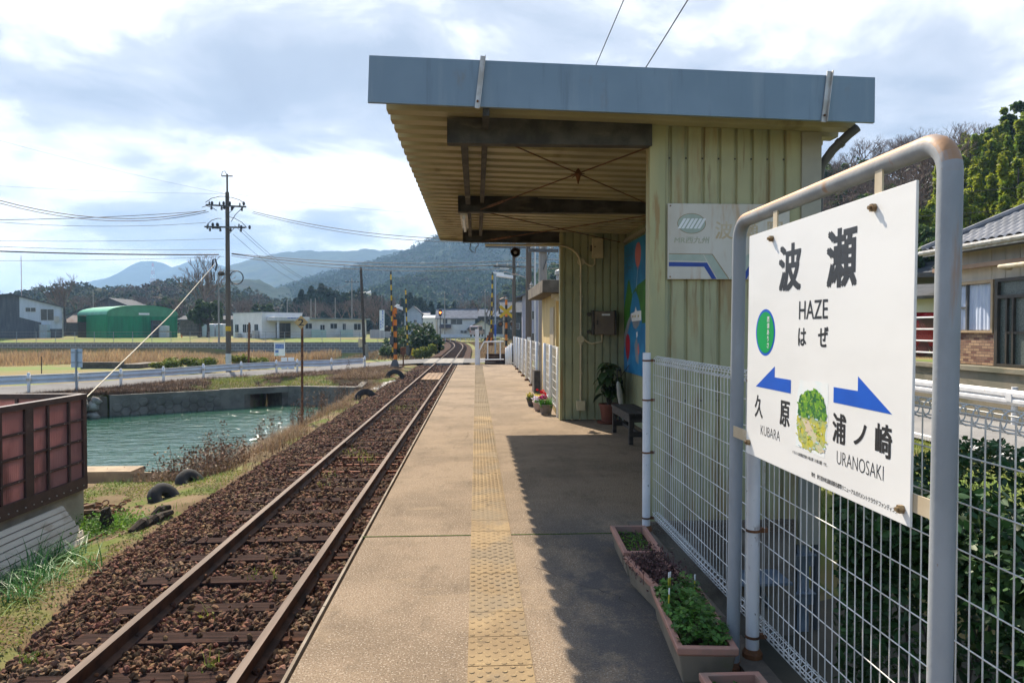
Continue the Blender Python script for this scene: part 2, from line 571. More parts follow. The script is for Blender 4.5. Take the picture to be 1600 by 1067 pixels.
M['leaf_pot'] = mat('rubber_plant_leaf', (0.055, 0.10, 0.03), (0.03, 0.06, 0.02), sc=9, rough=.35, isl=.4, trans=.15)
M['grass_green'] = mat('fresh_grass', (0.15, 0.27, 0.035), (0.09, 0.20, 0.03), sc=3, rough=.7, isl=.4, trans=.35)
M['grass_onion'] = mat('onion_leaf', (0.075, 0.23, 0.05), (0.05, 0.17, 0.045), sc=3, rough=.45, isl=.35, trans=.3)
M['grass_dry'] = mat('dry_grass', (0.30, 0.20, 0.105), (0.19, 0.12, 0.065), sc=3, rough=.9, isl=.45, trans=.2)
M['weed_brown'] = mat('withered_weed', (0.25, 0.155, 0.09), (0.15, 0.095, 0.06), sc=3, rough=.9, isl=.5)
M['reed'] = mat('dry_reed', (0.50, 0.345, 0.18), (0.34, 0.22, 0.115), sc=.35, rough=.9, isl=.35, trans=.25)
M['bark'] = mat('grey_bark', (0.085, 0.068, 0.055), (0.05, 0.04, 0.034), sc=8, rough=.95, bump=.4)
M['twig'] = mat('grey_brown_twig', (0.20, 0.145, 0.115), (0.14, 0.10, 0.08), sc=3, rough=.95, isl=.35)
M['leaf_dark'] = mat('evergreen_leaf', (0.060, 0.098, 0.026), (0.032, 0.062, 0.02), sc=.8, rough=.6, isl=.55, trans=.3)
M['leaf_conifer'] = mat('conifer_needles', (0.028, 0.058, 0.022), (0.018, 0.042, 0.018), sc=.8, rough=.7, isl=.5, trans=.1)
M['leaf_bright'] = mat('bamboo_leaf', (0.30, 0.33, 0.03), (0.13, 0.20, 0.028), sc=.5, rough=.6, isl=.5, trans=.5)
M['leaf_yellow'] = mat('yellow_green_shrub', (0.22, 0.24, 0.04), (0.12, 0.16, 0.03), sc=1, rough=.7, isl=.5, trans=.3)
M['concrete'] = mat('grey_concrete', (0.28, 0.26, 0.225), (0.19, 0.175, 0.15), sc=2, rough=.9, bump=.2, bsc=40, layers=[dict(c=(0.08, 0.07, 0.06), sc=1.2, st=(2, 2, .5), lo=.55, hi=.7, amt=.7)])
M['concrete_dark'] = mat('weathered_concrete', (0.15, 0.125, 0.095), (0.085, 0.07, 0.055), sc=3, rough=.9, bump=.3, bsc=40)
M['asphalt'] = mat('grey_asphalt', (0.25, 0.245, 0.235), (0.20, 0.195, 0.19), sc=1.3, rough=.9, bump=.2, bsc=150, layers=[dict(c=(0.31, 0.305, 0.29), sc=120, lo=.58, hi=.64, det=2, amt=.6)])
M['asphalt_old'] = mat('pale_old_asphalt', (0.165, 0.16, 0.155), (0.135, 0.13, 0.125), sc=.8, rough=.95, spec=.2, layers=[dict(c=(.20, .19, .175), sc=2, lo=.55, hi=.7, amt=.5)])
M['road_line'] = mat('white_road_paint', (0.72, 0.72, 0.70), (0.6, 0.6, 0.58), sc=8, rough=.8, layers=[dict(c=(0.3, 0.3, 0.28), sc=14, lo=.6, hi=.66, amt=.8)])
# ------------------------------------------------------------------ more setting materials
M['soil_ground'] = mat('bare_ground', (0.20, 0.145, 0.085), (0.13, 0.095, 0.05), sc=1.3, rough=1, bump=.7, bsc=14, spec=.1,
                       layers=[dict(c=(0.11, 0.15, 0.03), sc=1.0, lo=.48, hi=.60, amt=.85),
                               dict(c=(0.27, 0.20, 0.11), sc=.5, lo=.55, hi=.7, amt=.8),
                               dict(c=(0.07, 0.05, 0.035), sc=9, lo=.58, hi=.7, amt=.7)])
M['field'] = mat('short_grass_field', (0.13, 0.17, 0.03), (0.20, 0.15, 0.055), sc=.16, stretch=(.5, 1.6, 1), rough=1, bump=.5, bsc=5, lo=.42, hi=.58,
                 layers=[dict(c=(0.13, 0.20, 0.03), sc=.5, lo=.55, hi=.65, amt=.7)])
M['mud_shade'] = mat('river_mud_hedge_shade', (0.09, 0.075, 0.05), (0.05, 0.045, 0.03), sc=1, rough=.9)


def water_mat():
    m = mat('canal_water', (0.025, 0.085, 0.052), (0.02, 0.07, 0.045), sc=.3, rough=.05, spec=.5)
    nt = m.node_tree
    N, L = nt.nodes.new, nt.links.new
    bs = nt.nodes['Principled BSDF']
    tc = N('ShaderNodeTexCoord')
    last = None
    for s, st, strn, d in ((1.3, (1.0, 2.2, 1), .55, .18), (4.5, (1.0, 2.4, 1), .42, .05)):
        mp = N('ShaderNodeMapping')
        mp.inputs['Scale'].default_value = st
        mp.inputs['Rotation'].default_value = (0, 0, R(-18))
        L(tc.outputs['Object'], mp.inputs[0])
        n = N('ShaderNodeTexNoise')
        n.inputs['Scale'].default_value = s
        n.inputs['Detail'].default_value = 3
        L(mp.outputs[0], n.inputs['Vector'])
        b = N('ShaderNodeBump')
        b.inputs['Strength'].default_value = strn
        b.inputs['Distance'].default_value = d
        L(n.outputs[0], b.inputs['Height'])
        if last is not None:
            L(last, b.inputs['Normal'])
        last = b.outputs[0]
    L(last, bs.inputs['Normal'])
    return m


M['water'] = water_mat()
M['honeycomb'] = mat('honeycomb_block', (0.19, 0.17, 0.14), (0.12, 0.11, 0.09), sc=1.5, rough=.95, bump=.3, bsc=30,
                     layers=[dict(c=(0.06, 0.055, 0.045), sc=1.0, st=(1, 1, 2), lo=.55, hi=.7, amt=.7)])


# ------------------------------------------------------------------ ground
def sst(a, b, v):
    t = np.clip((v - a) / (b - a), 0, 1)
    return t * t * (3 - 2 * t)


WX = [-60, -30, -24, -17.1, -14.48, -11.0, -8.65, -6.4, -5.4]
WY = [15.5, 15.6, 17.6, 26.3, 28.58, 30.84, 32.35, 31.9, 31.6]
RX = [-60, -30, -24, -17.08, -14.9, -13.0, -10.7, -8.2, -5.6, -3.6]
RY = [3.5, 12.3, 19.3, 27.5, 30.1, 34.0, 38.1, 40.9, 46.6, 48.6]


def wall_y(x):
    return np.interp(x, WX, WY)


def road_y(x):
    return np.interp(x, RX, RY)


def track_x(y):
    y = np.asarray(y, dtype=float)
    return -2.2 - np.where(y > 82, (y - 82) ** 2 / 1150.0, 0.0)


def vnoise(x, y, seed=0):
    xi, yi = np.floor(x).astype(np.int64), np.floor(y).astype(np.int64)
    fx, fy = x - xi, y - yi
    fx, fy = fx * fx * (3 - 2 * fx), fy * fy * (3 - 2 * fy)

    def hsh(a, b):
        n = (a * 374761393 + b * 668265263 + seed * 974634777) & 0x7fffffff
        n = ((n ^ (n >> 13)) * 1274126177) & 0x7fffffff
        return ((n ^ (n >> 16)) & 0xffff) / 65535.0
    return (hsh(xi, yi) * (1 - fx) + hsh(xi + 1, yi) * fx) * (1 - fy) + (hsh(xi, yi + 1) * (1 - fx) + hsh(xi + 1, yi + 1) * fx) * fy


def fbm(x, y, oct=4, seed=0):
    t, a = 0, .5
    for i in range(oct):
        t = t + a * (vnoise(x * 2 ** i, y * 2 ** i, seed + i) - .5)
        a *= .5
    return t


def edge_x(y):   # where the ballast ends and the bank begins
    return -4.3 + .55 * (1 - sst(5.0, 8.6, y))


def ground_h(x, y):
    tx = track_x(y)
    far = sst(60, 95, y)
    z = -0.95 + far * 1.2 * sst(5, 14, np.abs(x - tx))
    z = z + 0 * x
    # right side: dark strip behind the fence rising to the road and the house
    rs = -0.95 + 0.48 * sst(3.0, 4.6, x)
    rs = np.where(y > 13, -0.95 + 0.48 * sst(1.6, 6.0, x), rs)
    rs = rs + 1.1 * sst(11.5, 11.7, x) * (1 - sst(30, 36, y))
    right = (x > 1.0) & (y < 70)
    z = np.where((x > edge_x(y)) & (x < 1.2) & (y < 200), np.minimum(z, -1.2), z)
    z = np.where((np.abs(x - tx) < 2.3) & (y < 230), np.minimum(z, -1.2), z)
    z = np.where(right, rs * (1 - far) + (z + .2) * far, z)
    # left plot
    left = x < edge_x(y) + .05
    plot = -1.08 - 0.08 * sst(-4.3, -5.2, x)
    z = np.where(left & (y < 42), plot, z)
    bank = -1.08 - 0.95 * sst(-4.3, -6.7, x)
    z = np.where(left & (y > 12.6) & (y < 36), plot + (bank - plot) * sst(12.6, 14.5, y) * (1 - sst(31.5, 34.5, y)), z)
    canal = (x < -6.68) & (y > 13.75) & ((y < wall_y(x) + 0.2) | ((x > -9.95) & (x < -8.75) & (y < wall_y(x) + 4)))
    z = np.where(canal, -2.8, z)
    ry = road_y(x)
    shore = (x < -3.9) & (y >= wall_y(x) + .2) & ((x < -6.68) | (y > 34))
    zs = -1.07 + 0.17 * sst(0.2, 2.2, y - wall_y(x))
    z = np.where(shore & ~canal & (y < ry + 5.5), zs, z)
    # lowland beyond the left road: grass, reeds, second canal
    low = (x < -4) & (y > ry + 5.0) & (y < 88.8)
    lw = 1 - sst(-12, -8, x)
    zl = -0.95 - 0.25 * sst(4.8, 7, y - ry) * lw - 0.3 * sst(50, 56, y) * lw
    c2 = sst(58, 62, y + .25 * (x + 16)) * sst(-34, -27, x) * (1 - sst(-9.5, -8, x))
    zl = zl - 1.3 * c2
    z = np.where(low, zl, z)
    up = (x < -9) & (y >= 88.8)
    z = np.where(up, -0.18 + 0.45 * sst(89, 94, y), z)
    z = z + (fbm(x * .7, y * .7, 3, 5) * 0.07) * np.where((x < 1) | (x > 11.8), 1, 0) * np.where(y < 90, 1, 0)
    z = np.where((x > 7.8) & (x < 11.45) & (y < 60), np.minimum(z, -0.46), z)
    return z


def grid_mesh(name, xs, ys, hf, mats, midf=None):
    X, Y = np.meshgrid(xs, ys)
    Z = hf(X, Y)
    nx, ny = len(xs), len(ys)
    V = np.stack([X.ravel(), Y.ravel(), Z.ravel()], 1)
    i = np.arange(nx * ny).reshape(ny, nx)
    F = np.stack([i[:-1, :-1].ravel(), i[:-1, 1:].ravel(), i[1:, 1:].ravel(), i[1:, :-1].ravel()], 1)
    mi = None
    if midf is not None:
        C = V[F].mean(1)
        mi = midf(C[:, 0], C[:, 1])
    me = np_mesh(name, V, F, mats, mi)
    me.shade_smooth()
    return me


gx = np.concatenate([np.linspace(-3500, -200, 25), np.linspace(-180, -40, 29), np.linspace(-38, -14, 61)[0:], np.linspace(-13.8, -6.9, 36),
                     [-6.72, -6.65], np.linspace(-6.5, 12, 112), np.linspace(12.5, 60, 49), np.linspace(64, 300, 40), np.linspace(400, 3500, 24)])
gy = np.concatenate([np.linspace(-60, 2, 20), np.linspace(2.3, 13.5, 46), [13.7, 13.8], np.linspace(14.0, 36, 90), np.linspace(36.4, 62, 60), np.linspace(62.7, 88.4, 36),
                     [88.75, 88.85], np.linspace(89.5, 180, 70), np.linspace(185, 600, 40), np.linspace(650, 3500, 30)])


def ground_mid(x, y):
    r = np.zeros(len(x), dtype=np.int32)
    fld = ((x < -6) & (y > road_y(x) + 3)) | (y > 92) | (x > 11.6) | ((x > 3.4) & (x < 11.6) & (y < 60))
    r[fld] = 1
    r[(x > 1.2) & (x < 3.7) & (y < 6.2)] = 2  # ground darkened behind the fence: hedge shade put into its colour
    r[((x < -6.6) & (y > 13.8) & (y < wall_y(x)))] = 2
    return r


ground = link('ground', grid_mesh('ground', np.unique(gx), np.unique(gy), ground_h, [M['soil_ground'], M['field'], M['mud_shade']], ground_mid))
tag(ground, kind='structure')

# water sheets
wm = MB()
wx = [-60, -30, -24, -16.8, -14.5, -11.0, -8.6, -6.6]
low_edge = [(-60, 13.7), (-6.6, 13.7)]
poly = [(-60, 13.7, -1.9), (-6.3, 13.7, -1.9)] + [(x, float(wall_y(x)) + .15, -1.9) for x in (-6.3, -6.6, -8.65, -11, -14.48, -17.1, -24, -30, -60)]
wm.add(poly, [tuple(range(len(poly)))])
w1 = wm.build('canal_water', M['water'])
tag(w1, kind='structure')
wm = MB()
wm.add([(-40, 52, -1.86), (-7, 52, -1.86), (-7, 88.9, -1.86), (-40, 88.9, -1.86)], [(0, 1, 2, 3)])
w2 = wm.build('river_water', M['water'])
tag(w2, kind='structure')


# ------------------------------------------------------------------ roads
def strip(pts_a, pts_b, zoff=0.0):
    mb = MB()
    n = len(pts_a)
    mb.add(list(pts_a) + list(pts_b), [(i, i + 1, n + i + 1, n + i) for i in range(n - 1)])
    return mb


na, nb = [], []
for i, x in enumerate(np.linspace(-44, -5.6, 60)):
    y = float(road_y(x))
    t = max(0, min(1, (x + 9) / 4))
    na.append((x, y, -0.875 + .075 * t))
    nb.append((x - 1.9 * (1 - t), y + 4.2 + 2.6 * t, -0.875 + .075 * t))
na += [(-3.6, 48.0, -0.775), (-0.9, 48.0, -0.775), (1.2, 48.2, -.76), (4.0, 48.6, -.60), (8.0, 47.0, -.418)]
nb += [(-3.6, 55.0, -0.775), (-0.9, 55.0, -0.775), (1.2, 55.2, -.76), (4.0, 55.6, -.60), (8.0, 56.5, -.418)]
o = strip(na, nb).build('lane', M['asphalt_old'])
tag(o, kind='structure')
o.name = 'canal_road'
ys = [-20, 5, 20, 40, 47.0, 56.5, 70, 90]
o = strip([(8.0, y, -.42 + .62 * max(0, (y - 60) / 30)) for y in ys], [(11.4, y, -.42 + .62 * max(0, (y - 60) / 30)) for y in ys]).build('village_road', M['asphalt'])
tag(o, kind='structure')
o = strip([(8.25, y, -.414) for y in (-20, 5, 20, 46)], [(8.40, y, -.414) for y in (-20, 5, 20, 46)]).build('road_edge_marking', M['road_line'])
tag(o, kind='structure')

# ------------------------------------------------------------------ ballast
bx = np.concatenate([np.linspace(-4.38, -3.95, 9), np.linspace(-3.9, -0.86, 12)])


def bed_h(x, y):
    t = x - track_x(y) - 2.2 - .55 * (1 - sst(5.0, 8.6, y))
    z = -0.985 + 0 * x
    z = np.where(t < -3.75, -0.985 - (-3.75 - t) * .22 - np.maximum(0, -4.1 - t) * .5, z)
    return z + fbm(x * 3, y * 3, 2, 9) * .05


bys = np.concatenate([np.linspace(1.0, 30, 80), np.linspace(31, 82, 60), np.linspace(84, 200, 60)])
X, Y = np.meshgrid(bx, bys)
wide = np.clip((Y - 30) / 6, 0, 1)
Xc = X + (track_x(Y) + 2.2)
Xc = np.where(X > -2.2, Xc + wide * (X + 2.2) * .25, Xc)
Z = bed_h(X, Y)
i = np.arange(X.size).reshape(X.shape)
F = np.stack([i[:-1, :-1].ravel(), i[:-1, 1:].ravel(), i[1:, 1:].ravel(), i[1:, :-1].ravel()], 1)
me = np_mesh('ballast_bed', np.stack([Xc.ravel(), Y.ravel(), Z.ravel()], 1), F, M['bed'])
me.shade_smooth()
tag(link('ballast_bed', me), kind='structure')

ICO_V = None


def ico():
    import bmesh
    bm = bmesh.new()
    bmesh.ops.create_icosphere(bm, subdivisions=1, radius=1)
    v = np.array([p.co[:] for p in bm.verts])
    f = np.array([[q.index for q in t.verts] for t in bm.faces])
    bm.free()
    return v, f


def rand_rot(rng, n):
    q = rng.normal(size=(n, 4))
    q /= np.linalg.norm(q, axis=1, keepdims=True)
    w, x, y, z = q.T
    return np.stack([np.stack([1 - 2 * (y * y + z * z), 2 * (x * y - z * w), 2 * (x * z + y * w)], 1),
                     np.stack([2 * (x * y + z * w), 1 - 2 * (x * x + z * z), 2 * (y * z - x * w)], 1),
                     np.stack([2 * (x * z - y * w), 2 * (y * z + x * w), 1 - 2 * (x * x + y * y)], 1)], 1)


def stones(cent, rad, rng):
    v, f = ico()
    n = len(cent)
    jit = 1 + rng.uniform(-.32, .32, size=(n, len(v), 1))
    sc = np.stack([rng.uniform(.8, 1.35, n), rng.uniform(.65, 1.1, n), rng.uniform(.45, .85, n)], 1)[:, None, :]
    pv = v[None] * jit * sc * rad[:, None, None]
    pv = np.einsum('nij,nkj->nki', rand_rot(rng, n), pv) + cent[:, None, :]
    ff = f[None] + (np.arange(n) * len(v))[:, None, None]
    return pv.reshape(-1, 3), ff.reshape(-1, 3)


rng = np.random.default_rng(4)
cs, rs_ = [], []
for y0, y1, dens, r0, r1 in ((2.2, 9, 1150, .018, .036), (9, 17, 800, .020, .040), (17, 30, 330, .03, .055), (30, 47.6, 130, .045, .075)):
    n = int((y1 - y0) * 3.9 * dens)
    x = rng.uniform(-4.72, -0.84, n)
    y = rng.uniform(y0, y1, n)
    edge = edge_x(y) + .28 + .13 * fbm(y * .9, y * 0, 3, 3) * 4
    keep = (x > edge) | (rng.random(n) < np.clip(1 - (edge - x) / .3, 0, .5))
    x, y = x[keep], y[keep]
    d = (y - 3.16) % 0.66
    onties = (np.minimum(d, .66 - d) < .11) & (x > -3.28) & (y < 47)
    r = rng.uniform(r0, r1, len(x))
    z = bed_h(x, y) + rng.uniform(-.015, .045, len(x))
    keep = ~onties | (rng.random(len(x)) < .05)
    z = np.where(onties, -0.925 + r * .4, z)
    cs.append(np.stack([x, y, z], 1)[keep])
    rs_.append(r[keep])
V, F = stones(np.concatenate(cs), np.concatenate(rs_), rng)
gm_ = np_mesh('ballast_gravel', V, F, M['stone'])
gm_.shade_flat()
tag(link('ballast_gravel', gm_), 'loose rust brown ballast stones packed around the rails', 'gravel', kind='stuff')


# ------------------------------------------------------------------ rails and sleepers
def rail(off, label):
    prof = [(-.032, 0), (.032, 0), (.033, -.028), (.010, -.045), (.009, -.115), (.062, -.135), (.062, -.150), (-.062, -.150), (-.062, -.135), (-.009, -.115), (-.010, -.045), (-.033, -.028)]
    ys_ = list(np.linspace(1.0, 47, 24)) + list(np.linspace(48, 82, 14)) + list(np.linspace(85, 230, 60))
    vs, fs, mi = [], [], []
    n = len(prof)
    for y in ys_:
        xc = float(track_x(y))
        dx = float(track_x(y + .1) - track_x(y - .1)) / .2
        nx, ny = 1 / math.hypot(1, dx), -dx / math.hypot(1, dx)
        for (a, z) in prof:
            vs.append((xc + (off + a) * nx, y + (off + a) * ny, -0.79 + z))
    mb = MB()
    for k in range(len(ys_) - 1):
        for j in range(n):
            j2 = (j + 1) % n
            mb.f.append((k * n + j, k * n + j2, (k + 1) * n + j2, (k + 1) * n + j))
            mb.m.append(1 if j == 0 else 0)
    mb.v = vs
    o = mb.build('rail', [M['rail_side'], M['rail_top']])
    # joint bar
    jb = MB()
    s = .04 if off < 0 else -.04
    jb.box(-2.2 + off + s - .012, -2.2 + off + s + .012, 14.9, 15.5, -.90, -.835)
    jb.build('joint_bar', M['rail_side'], o)
    return tag(o, label, 'rail', 'rails of the single track')


rail(-0.567, 'rusty steel rail with worn shiny top, running beside the grass bank')
rail(0.567, 'rusty steel rail with worn shiny top, running closest to the platform edge')

sm = MB()
sm.hexa([(-1.05, -.105, -.14), (1.05, -.105, -.14), (1.05, .105, -.14), (-1.05, .105, -.14), (-1.05, -.098, 0), (1.05, -.098, 0), (1.05, .098, 0), (-1.05, .098, 0)])
for s in (-.567, .567):
    for t in (-.095, .095):
        sm.lathe([(.014, 0), (.014, .025), (.02, .03), (.012, .04)], (s + t, .03, 0), 6, 1)
sm_me = sm.mesh('sleeper', [M['sleeper'], M['rust']])
st = MB()
st.box(-1.05, 1.05, -.03, .03, -.12, .015)
st_me = st.mesh('steel_tie', M['steel_tie'])
rnd = random.Random(5)
k = 0
y = 3.16 - .66
while y < 150:
    if not (47.5 < y < 55.4):
        red = any(abs(y - q) < .2 for q in (13.72, 12.4, 13.06, 24.94))
        o = link('sleeper', st_me if red else sm_me)
        xs_ = float(track_x(y))
        o.location = (xs_ + rnd.uniform(-.05, .05), y + rnd.uniform(-.03, .03), -0.935 + rnd.uniform(-.012, .012))
        ang = math.atan(float(track_x(y + .1) - track_x(y - .1)) / .2)
        o.rotation_euler = (0, 0, -ang + rnd.uniform(-.015, .015))
        if red:
            tag(o, 'narrow rust red steel tie crossing under the rails', 'sleeper', 'steel ties under the rails')
        else:
            tag(o, 'dark brown wooden sleeper lying across the track in the ballast', 'sleeper', 'wooden sleepers of the track')
    y += .66
# timber walkway between the rails and the crossing deck
mb = MB()
for q in range(4):
    mb.box(-2.62 + q * .22, -2.42 + q * .22, 33.5, 38.5, -.93, -.85)
o = mb.build('walkway_plank', mat('brown_plank', (.27, .17, .09), (.18, .11, .06), sc=3, stretch=(3, .3, 3), rough=.9))
tag(o, 'brown timber board laid between the rails near the crossing', 'plank')
mb = MB()
for (a, b) in ((-3.55, -2.85), (-2.67, -2.2), (-2.19, -1.73), (-1.55, -.9)):
    for q in range(4):
        mb.box(a, b, 47.6 + q * 1.9, 49.47 + q * 1.9, -.93, -.765)
o = mb.build('crossing_deck', M['concrete'])
tag(o, kind='structure')

# ------------------------------------------------------------------ platform
pf = MB()
edge_r = [(-20, 1.33), (5.6, 1.33), (5.62, 2.62), (12.15, 2.62), (12.17, 1.44), (15.7, 1.56), (30.3, 1.56)]
poly = [(-.865, -20)] + [(x, y) for y, x in edge_r] + [(-.80, 30.3)]
poly = [(x, y) for x, y in poly]
pf.prism(poly, 'Z', -1.2, -.10, 1)
top = [(x if i not in (0, len(poly) - 1) else x + .0, y) for i, (x, y) in enumerate(poly)]
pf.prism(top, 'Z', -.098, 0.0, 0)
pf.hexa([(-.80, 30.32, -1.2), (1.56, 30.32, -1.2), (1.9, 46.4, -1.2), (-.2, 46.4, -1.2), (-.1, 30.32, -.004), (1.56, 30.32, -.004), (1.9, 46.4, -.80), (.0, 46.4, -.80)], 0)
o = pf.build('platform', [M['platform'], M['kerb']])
tag(o, kind='structure')
mb = MB()
mb.box(1.205, 1.33, -5, 5.55, 0.001, .03)
tag(mb.build('platform_kerb', M['concrete_dark']), kind='structure')
mb = MB()
mb.box(-.862, 1.1, 5.318, 5.334, -.02, .004)
mb.box(-.862, 1.4, 19.0, 19.02, -.02, .003)
tag(mb.build('platform_joint_moss', M['moss']), 'thin line of moss in the platform joint', 'moss', kind='stuff')

mb = MB()
for k_ in range(17):
    ya_, yb_ = -4 + k_ * 2.0, -4 + k_ * 2.0 + 1.992
    mb.box(-.868, -.852, ya_, min(yb_, 30.2), -.10, .003)
tag(mb.build('platform_edge', mat('pale_edge_concrete', (.30, .25, .19), (.20, .155, .11), sc=4, rough=.9, bump=.3, bsc=60)), kind='structure')
TX0, TX1 = -0.04, 0.262
rnd = random.Random(31)
mb = MB()
for (x_, y_, n_, dx_, dy_) in ((-.84, 7.4, 16, .055, .004), (.9, 3.9, 14, -.035, .05), (-.3, 9.2, 12, .01, .12), (.35, 8.6, 14, .07, .012), (-.84, 11.6, 12, .06, -.01)):
    p_ = Vector((x_, y_, .0012))
    for k_ in range(n_):
        q_ = p_ + Vector((dx_ + rnd.gauss(0, .02), dy_ + rnd.gauss(0, .02), 0))
        if q_.x < -.82 or TX0 - .02 < q_.x < TX1 + .02:
            break
        w_ = rnd.uniform(.0006, .002)
        d_ = (q_ - p_).normalized()
        s_ = Vector((-d_.y, d_.x, 0)) * w_
        mb.add([p_ - s_, q_ - s_, q_ + s_, p_ + s_], [(0, 1, 2, 3)])
        p_ = q_ + Vector((0, 0, .00002))
tag(mb.build('platform_crack', mat('dark_crack', (.035, .03, .024), (.05, .042, .03), sc=9, rough=1, spec=.05)), kind='structure')
# tactile strip: 30 cm tiles with staggered studs
mb = MB()
rnd = random.Random(2)
y = 0.76
while y < 30.2:
    dz = rnd.uniform(0, .003)
    mb.box(TX0, TX1, y + .002, y + .306, -.03, .005 + dz)
    y += .31
VV, FF = [], []
tiles = MB()
tiles.v, tiles.f, tiles.m = mb.v, mb.f, mb.m
y = .76
row = 0
ring = 10
while y < 30.2:
    seg = ring if y < 8 else 6
    for rr in range(8):
        yy = y + .02 + rr * .0385
        for cc in range(4):
            xx = TX0 + .019 + (cc * 2 + (rr % 2)) * .0377
            r1, r2, zz = .0165, .0115, .0055
            v = [(xx + r1 * math.cos(2 * math.pi * q / seg), yy + r1 * math.sin(2 * math.pi * q / seg), .004) for q in range(seg)]
            v += [(xx + r2 * math.cos(2 * math.pi * q / seg), yy + r2 * math.sin(2 * math.pi * q / seg), .004 + zz) for q in range(seg)]
            f = [(q, (q + 1) % seg, seg + (q + 1) % seg, seg + q) for q in range(seg)] + [tuple(seg + q for q in range(seg))]
            tiles.add(v, f)
    y += .31
o = tiles.build('tactile_paving', M['tactile'])
tag(o, kind='structure')
# ------------------------------------------------------------------ station shelter
def roof_z(x):
    return 3.213 - .0243 * (x + .78)


shelter = thing('station_shelter', 'pale green corrugated platform shelter with flat roof and blue grey fascia', 'shelter', (1.44, 5.65, 0))
SO = Vector((1.44, 5.65, 0))


def sb(mb, name, mats, parent=shelter, smooth=False, bevel=0.0):
    """build in world coordinates, then hang it under the shelter"""
    o = mb.build(name, mats, parent, smooth, bevel)
    if parent is shelter:
        o.location = -SO
    return o


def rib_profile(length, pitch, groove, depth, start=0.0):
    """(s, d) outline points: flat raised bands with narrow grooves"""
    pts, s = [(0, 0)], start
    while s < length - groove:
        for (a, d) in ((s, 0), (s + groove * .25, depth), (s + groove * .75, depth), (s + groove, 0)):
            if 0 < a < length:
                pts.append((a, d))
        s += pitch
    pts.append((length, 0))
    return pts


def ribbed_wall(p0, p1, z0, z1, nrm, pitch, groove, depth, start, thick=.03, z1b=None):
    p0, p1, nrm = Vector(p0), Vector(p1), Vector(nrm)
    ln = (p1 - p0).length
    d = (p1 - p0) / ln
    prof = rib_profile(ln, pitch, groove, depth, start)
    mb = MB()
    z1b = z1 if z1b is None else z1b
    n = len(prof)
    v = []
    for base in (0, thick):
        for (s, q) in prof:
            a = p0 + d * s - nrm * (q if base == 0 else thick + depth)
            zt = z1 + (z1b - z1) * s / ln
            v.append((a.x, a.y, z0))
            v.append((a.x, a.y, zt))
    f = []
    for i in range(n - 1):
        f.append((2 * i, 2 * i + 2, 2 * i + 3, 2 * i + 1))
        b = 2 * n
        f.append((b + 2 * i + 1, b + 2 * i + 3, b + 2 * i + 2, b + 2 * i))
        f.append((2 * i + 1, 2 * i + 3, b + 2 * i + 3, b + 2 * i + 1))
        f.append((2 * i, b + 2 * i, b + 2 * i + 2, 2 * i + 2))
    f.append((0, 1, 2 * n + 1, 2 * n))
    f.append((2 * n - 2, 4 * n - 2, 4 * n - 1, 2 * n - 1))
    mb.add(v, f)
    # screws in the grooves
    for i in range(n - 1):
        if prof[i][1] > 0 and prof[i + 1][1] > 0:
            s = (prof[i][0] + prof[i + 1][0]) / 2
            for zz in (.98, 2.35, 2.95):
                if z0 < zz < z1 - .1:
                    a = p0 + d * s - nrm * depth
                    mb.box(a.x - .006 - abs(nrm.x) * .002, a.x + .006 + abs(nrm.x) * .002, a.y - .006, a.y + .006, zz - .006, zz + .006, 1)
    return mb


YN, YF = 5.65, 11.95
sb(ribbed_wall((1.53, YN, 0), (2.65, YN, 0), -.21, 3.225, (0, -1, 0), .135, .034, .022, .022, z1b=3.19), 'near_wall', [M['siding'], M['girder']])
sb(ribbed_wall((1.47, YF, 0), (2.60, YF, 0), .01, 3.2, (0, -1, 0), .13, .03, .024, .03), 'far_wall', [M['siding_in'], M['girder']])
sb(ribbed_wall((1.47, YF + .10, 0), (2.60, YF + .10, 0), .01, 3.2, (0, 1, 0), .128, .034, .02, .03), 'far_wall_outside', [M['siding'], M['girder']])
sb(ribbed_wall((2.57, YF, 0), (2.57, YN + .05, 0), .01, 3.17, (-1, 0, 0), .13, .03, .024, .03), 'back_wall', [M['siding_in'], M['girder']])
sb(ribbed_wall((2.69, YF, 0), (2.69, YN + .05, 0), -.18, 3.17, (1, 0, 0), .128, .034, .02, .03), 'back_wall_outside', [M['siding'], M['girder']])
mb = MB()
mb.box(1.40, 1.53, YN - .012, YN + .12, -.21, 3.225)
sb(mb, 'corner_post', M['trim_green'], bevel=.004)
mb = MB()
mb.box(1.425, 1.472, YF - .012, YF + .14, .0, 3.2)
sb(mb, 'corner_post', M['trim_green'], bevel=.004)
mb = MB()
mb.box(2.65, 2.815, YN - .02, YN + .16, -.21, 3.17)
sb(mb, 'corner_column', M['trim_grey'], bevel=.004)
mb = MB()
mb.hexa([(2.50, YN + .2, 3.02), (2.555, YN + .2, 3.02), (2.555, YF - .01, 3.02), (2.50, YF - .01, 3.02), (2.52, YN + .2, 3.085), (2.555, YN + .2, 3.085), (2.555, YF - .01, 3.085), (2.52, YF - .01, 3.085)])
sb(mb, 'ceiling_trim', M['trim_grey'])
mb = MB()   # floor girders under the shelter
for z in (-.30, -.62):
    mb.box(1.45, 2.8, YN + .02, YN + .10, z - .10, z)
    mb.box(1.45, 2.8, YN - .02, YN + .14, z - .004, z + .006)
for x in (1.7, 2.66):
    mb.box(x, x + .1, YN + .03, YN + .13, -1.3, -.2)
mb.box(2.05, 2.45, YN - .35, YN + .02, -.42, -.40)
mb.bar((2.2, YN - .3, -.42), (2.4, YN, -.75), .05, .012)
sb(mb, 'floor_girder', mat('blue_grey_steel', (.20, .235, .27), (.13, .155, .18), sc=3, rough=.6, layers=[dict(c=RUST, sc=4, lo=.6, hi=.7, amt=.6)]))
mb = MB()
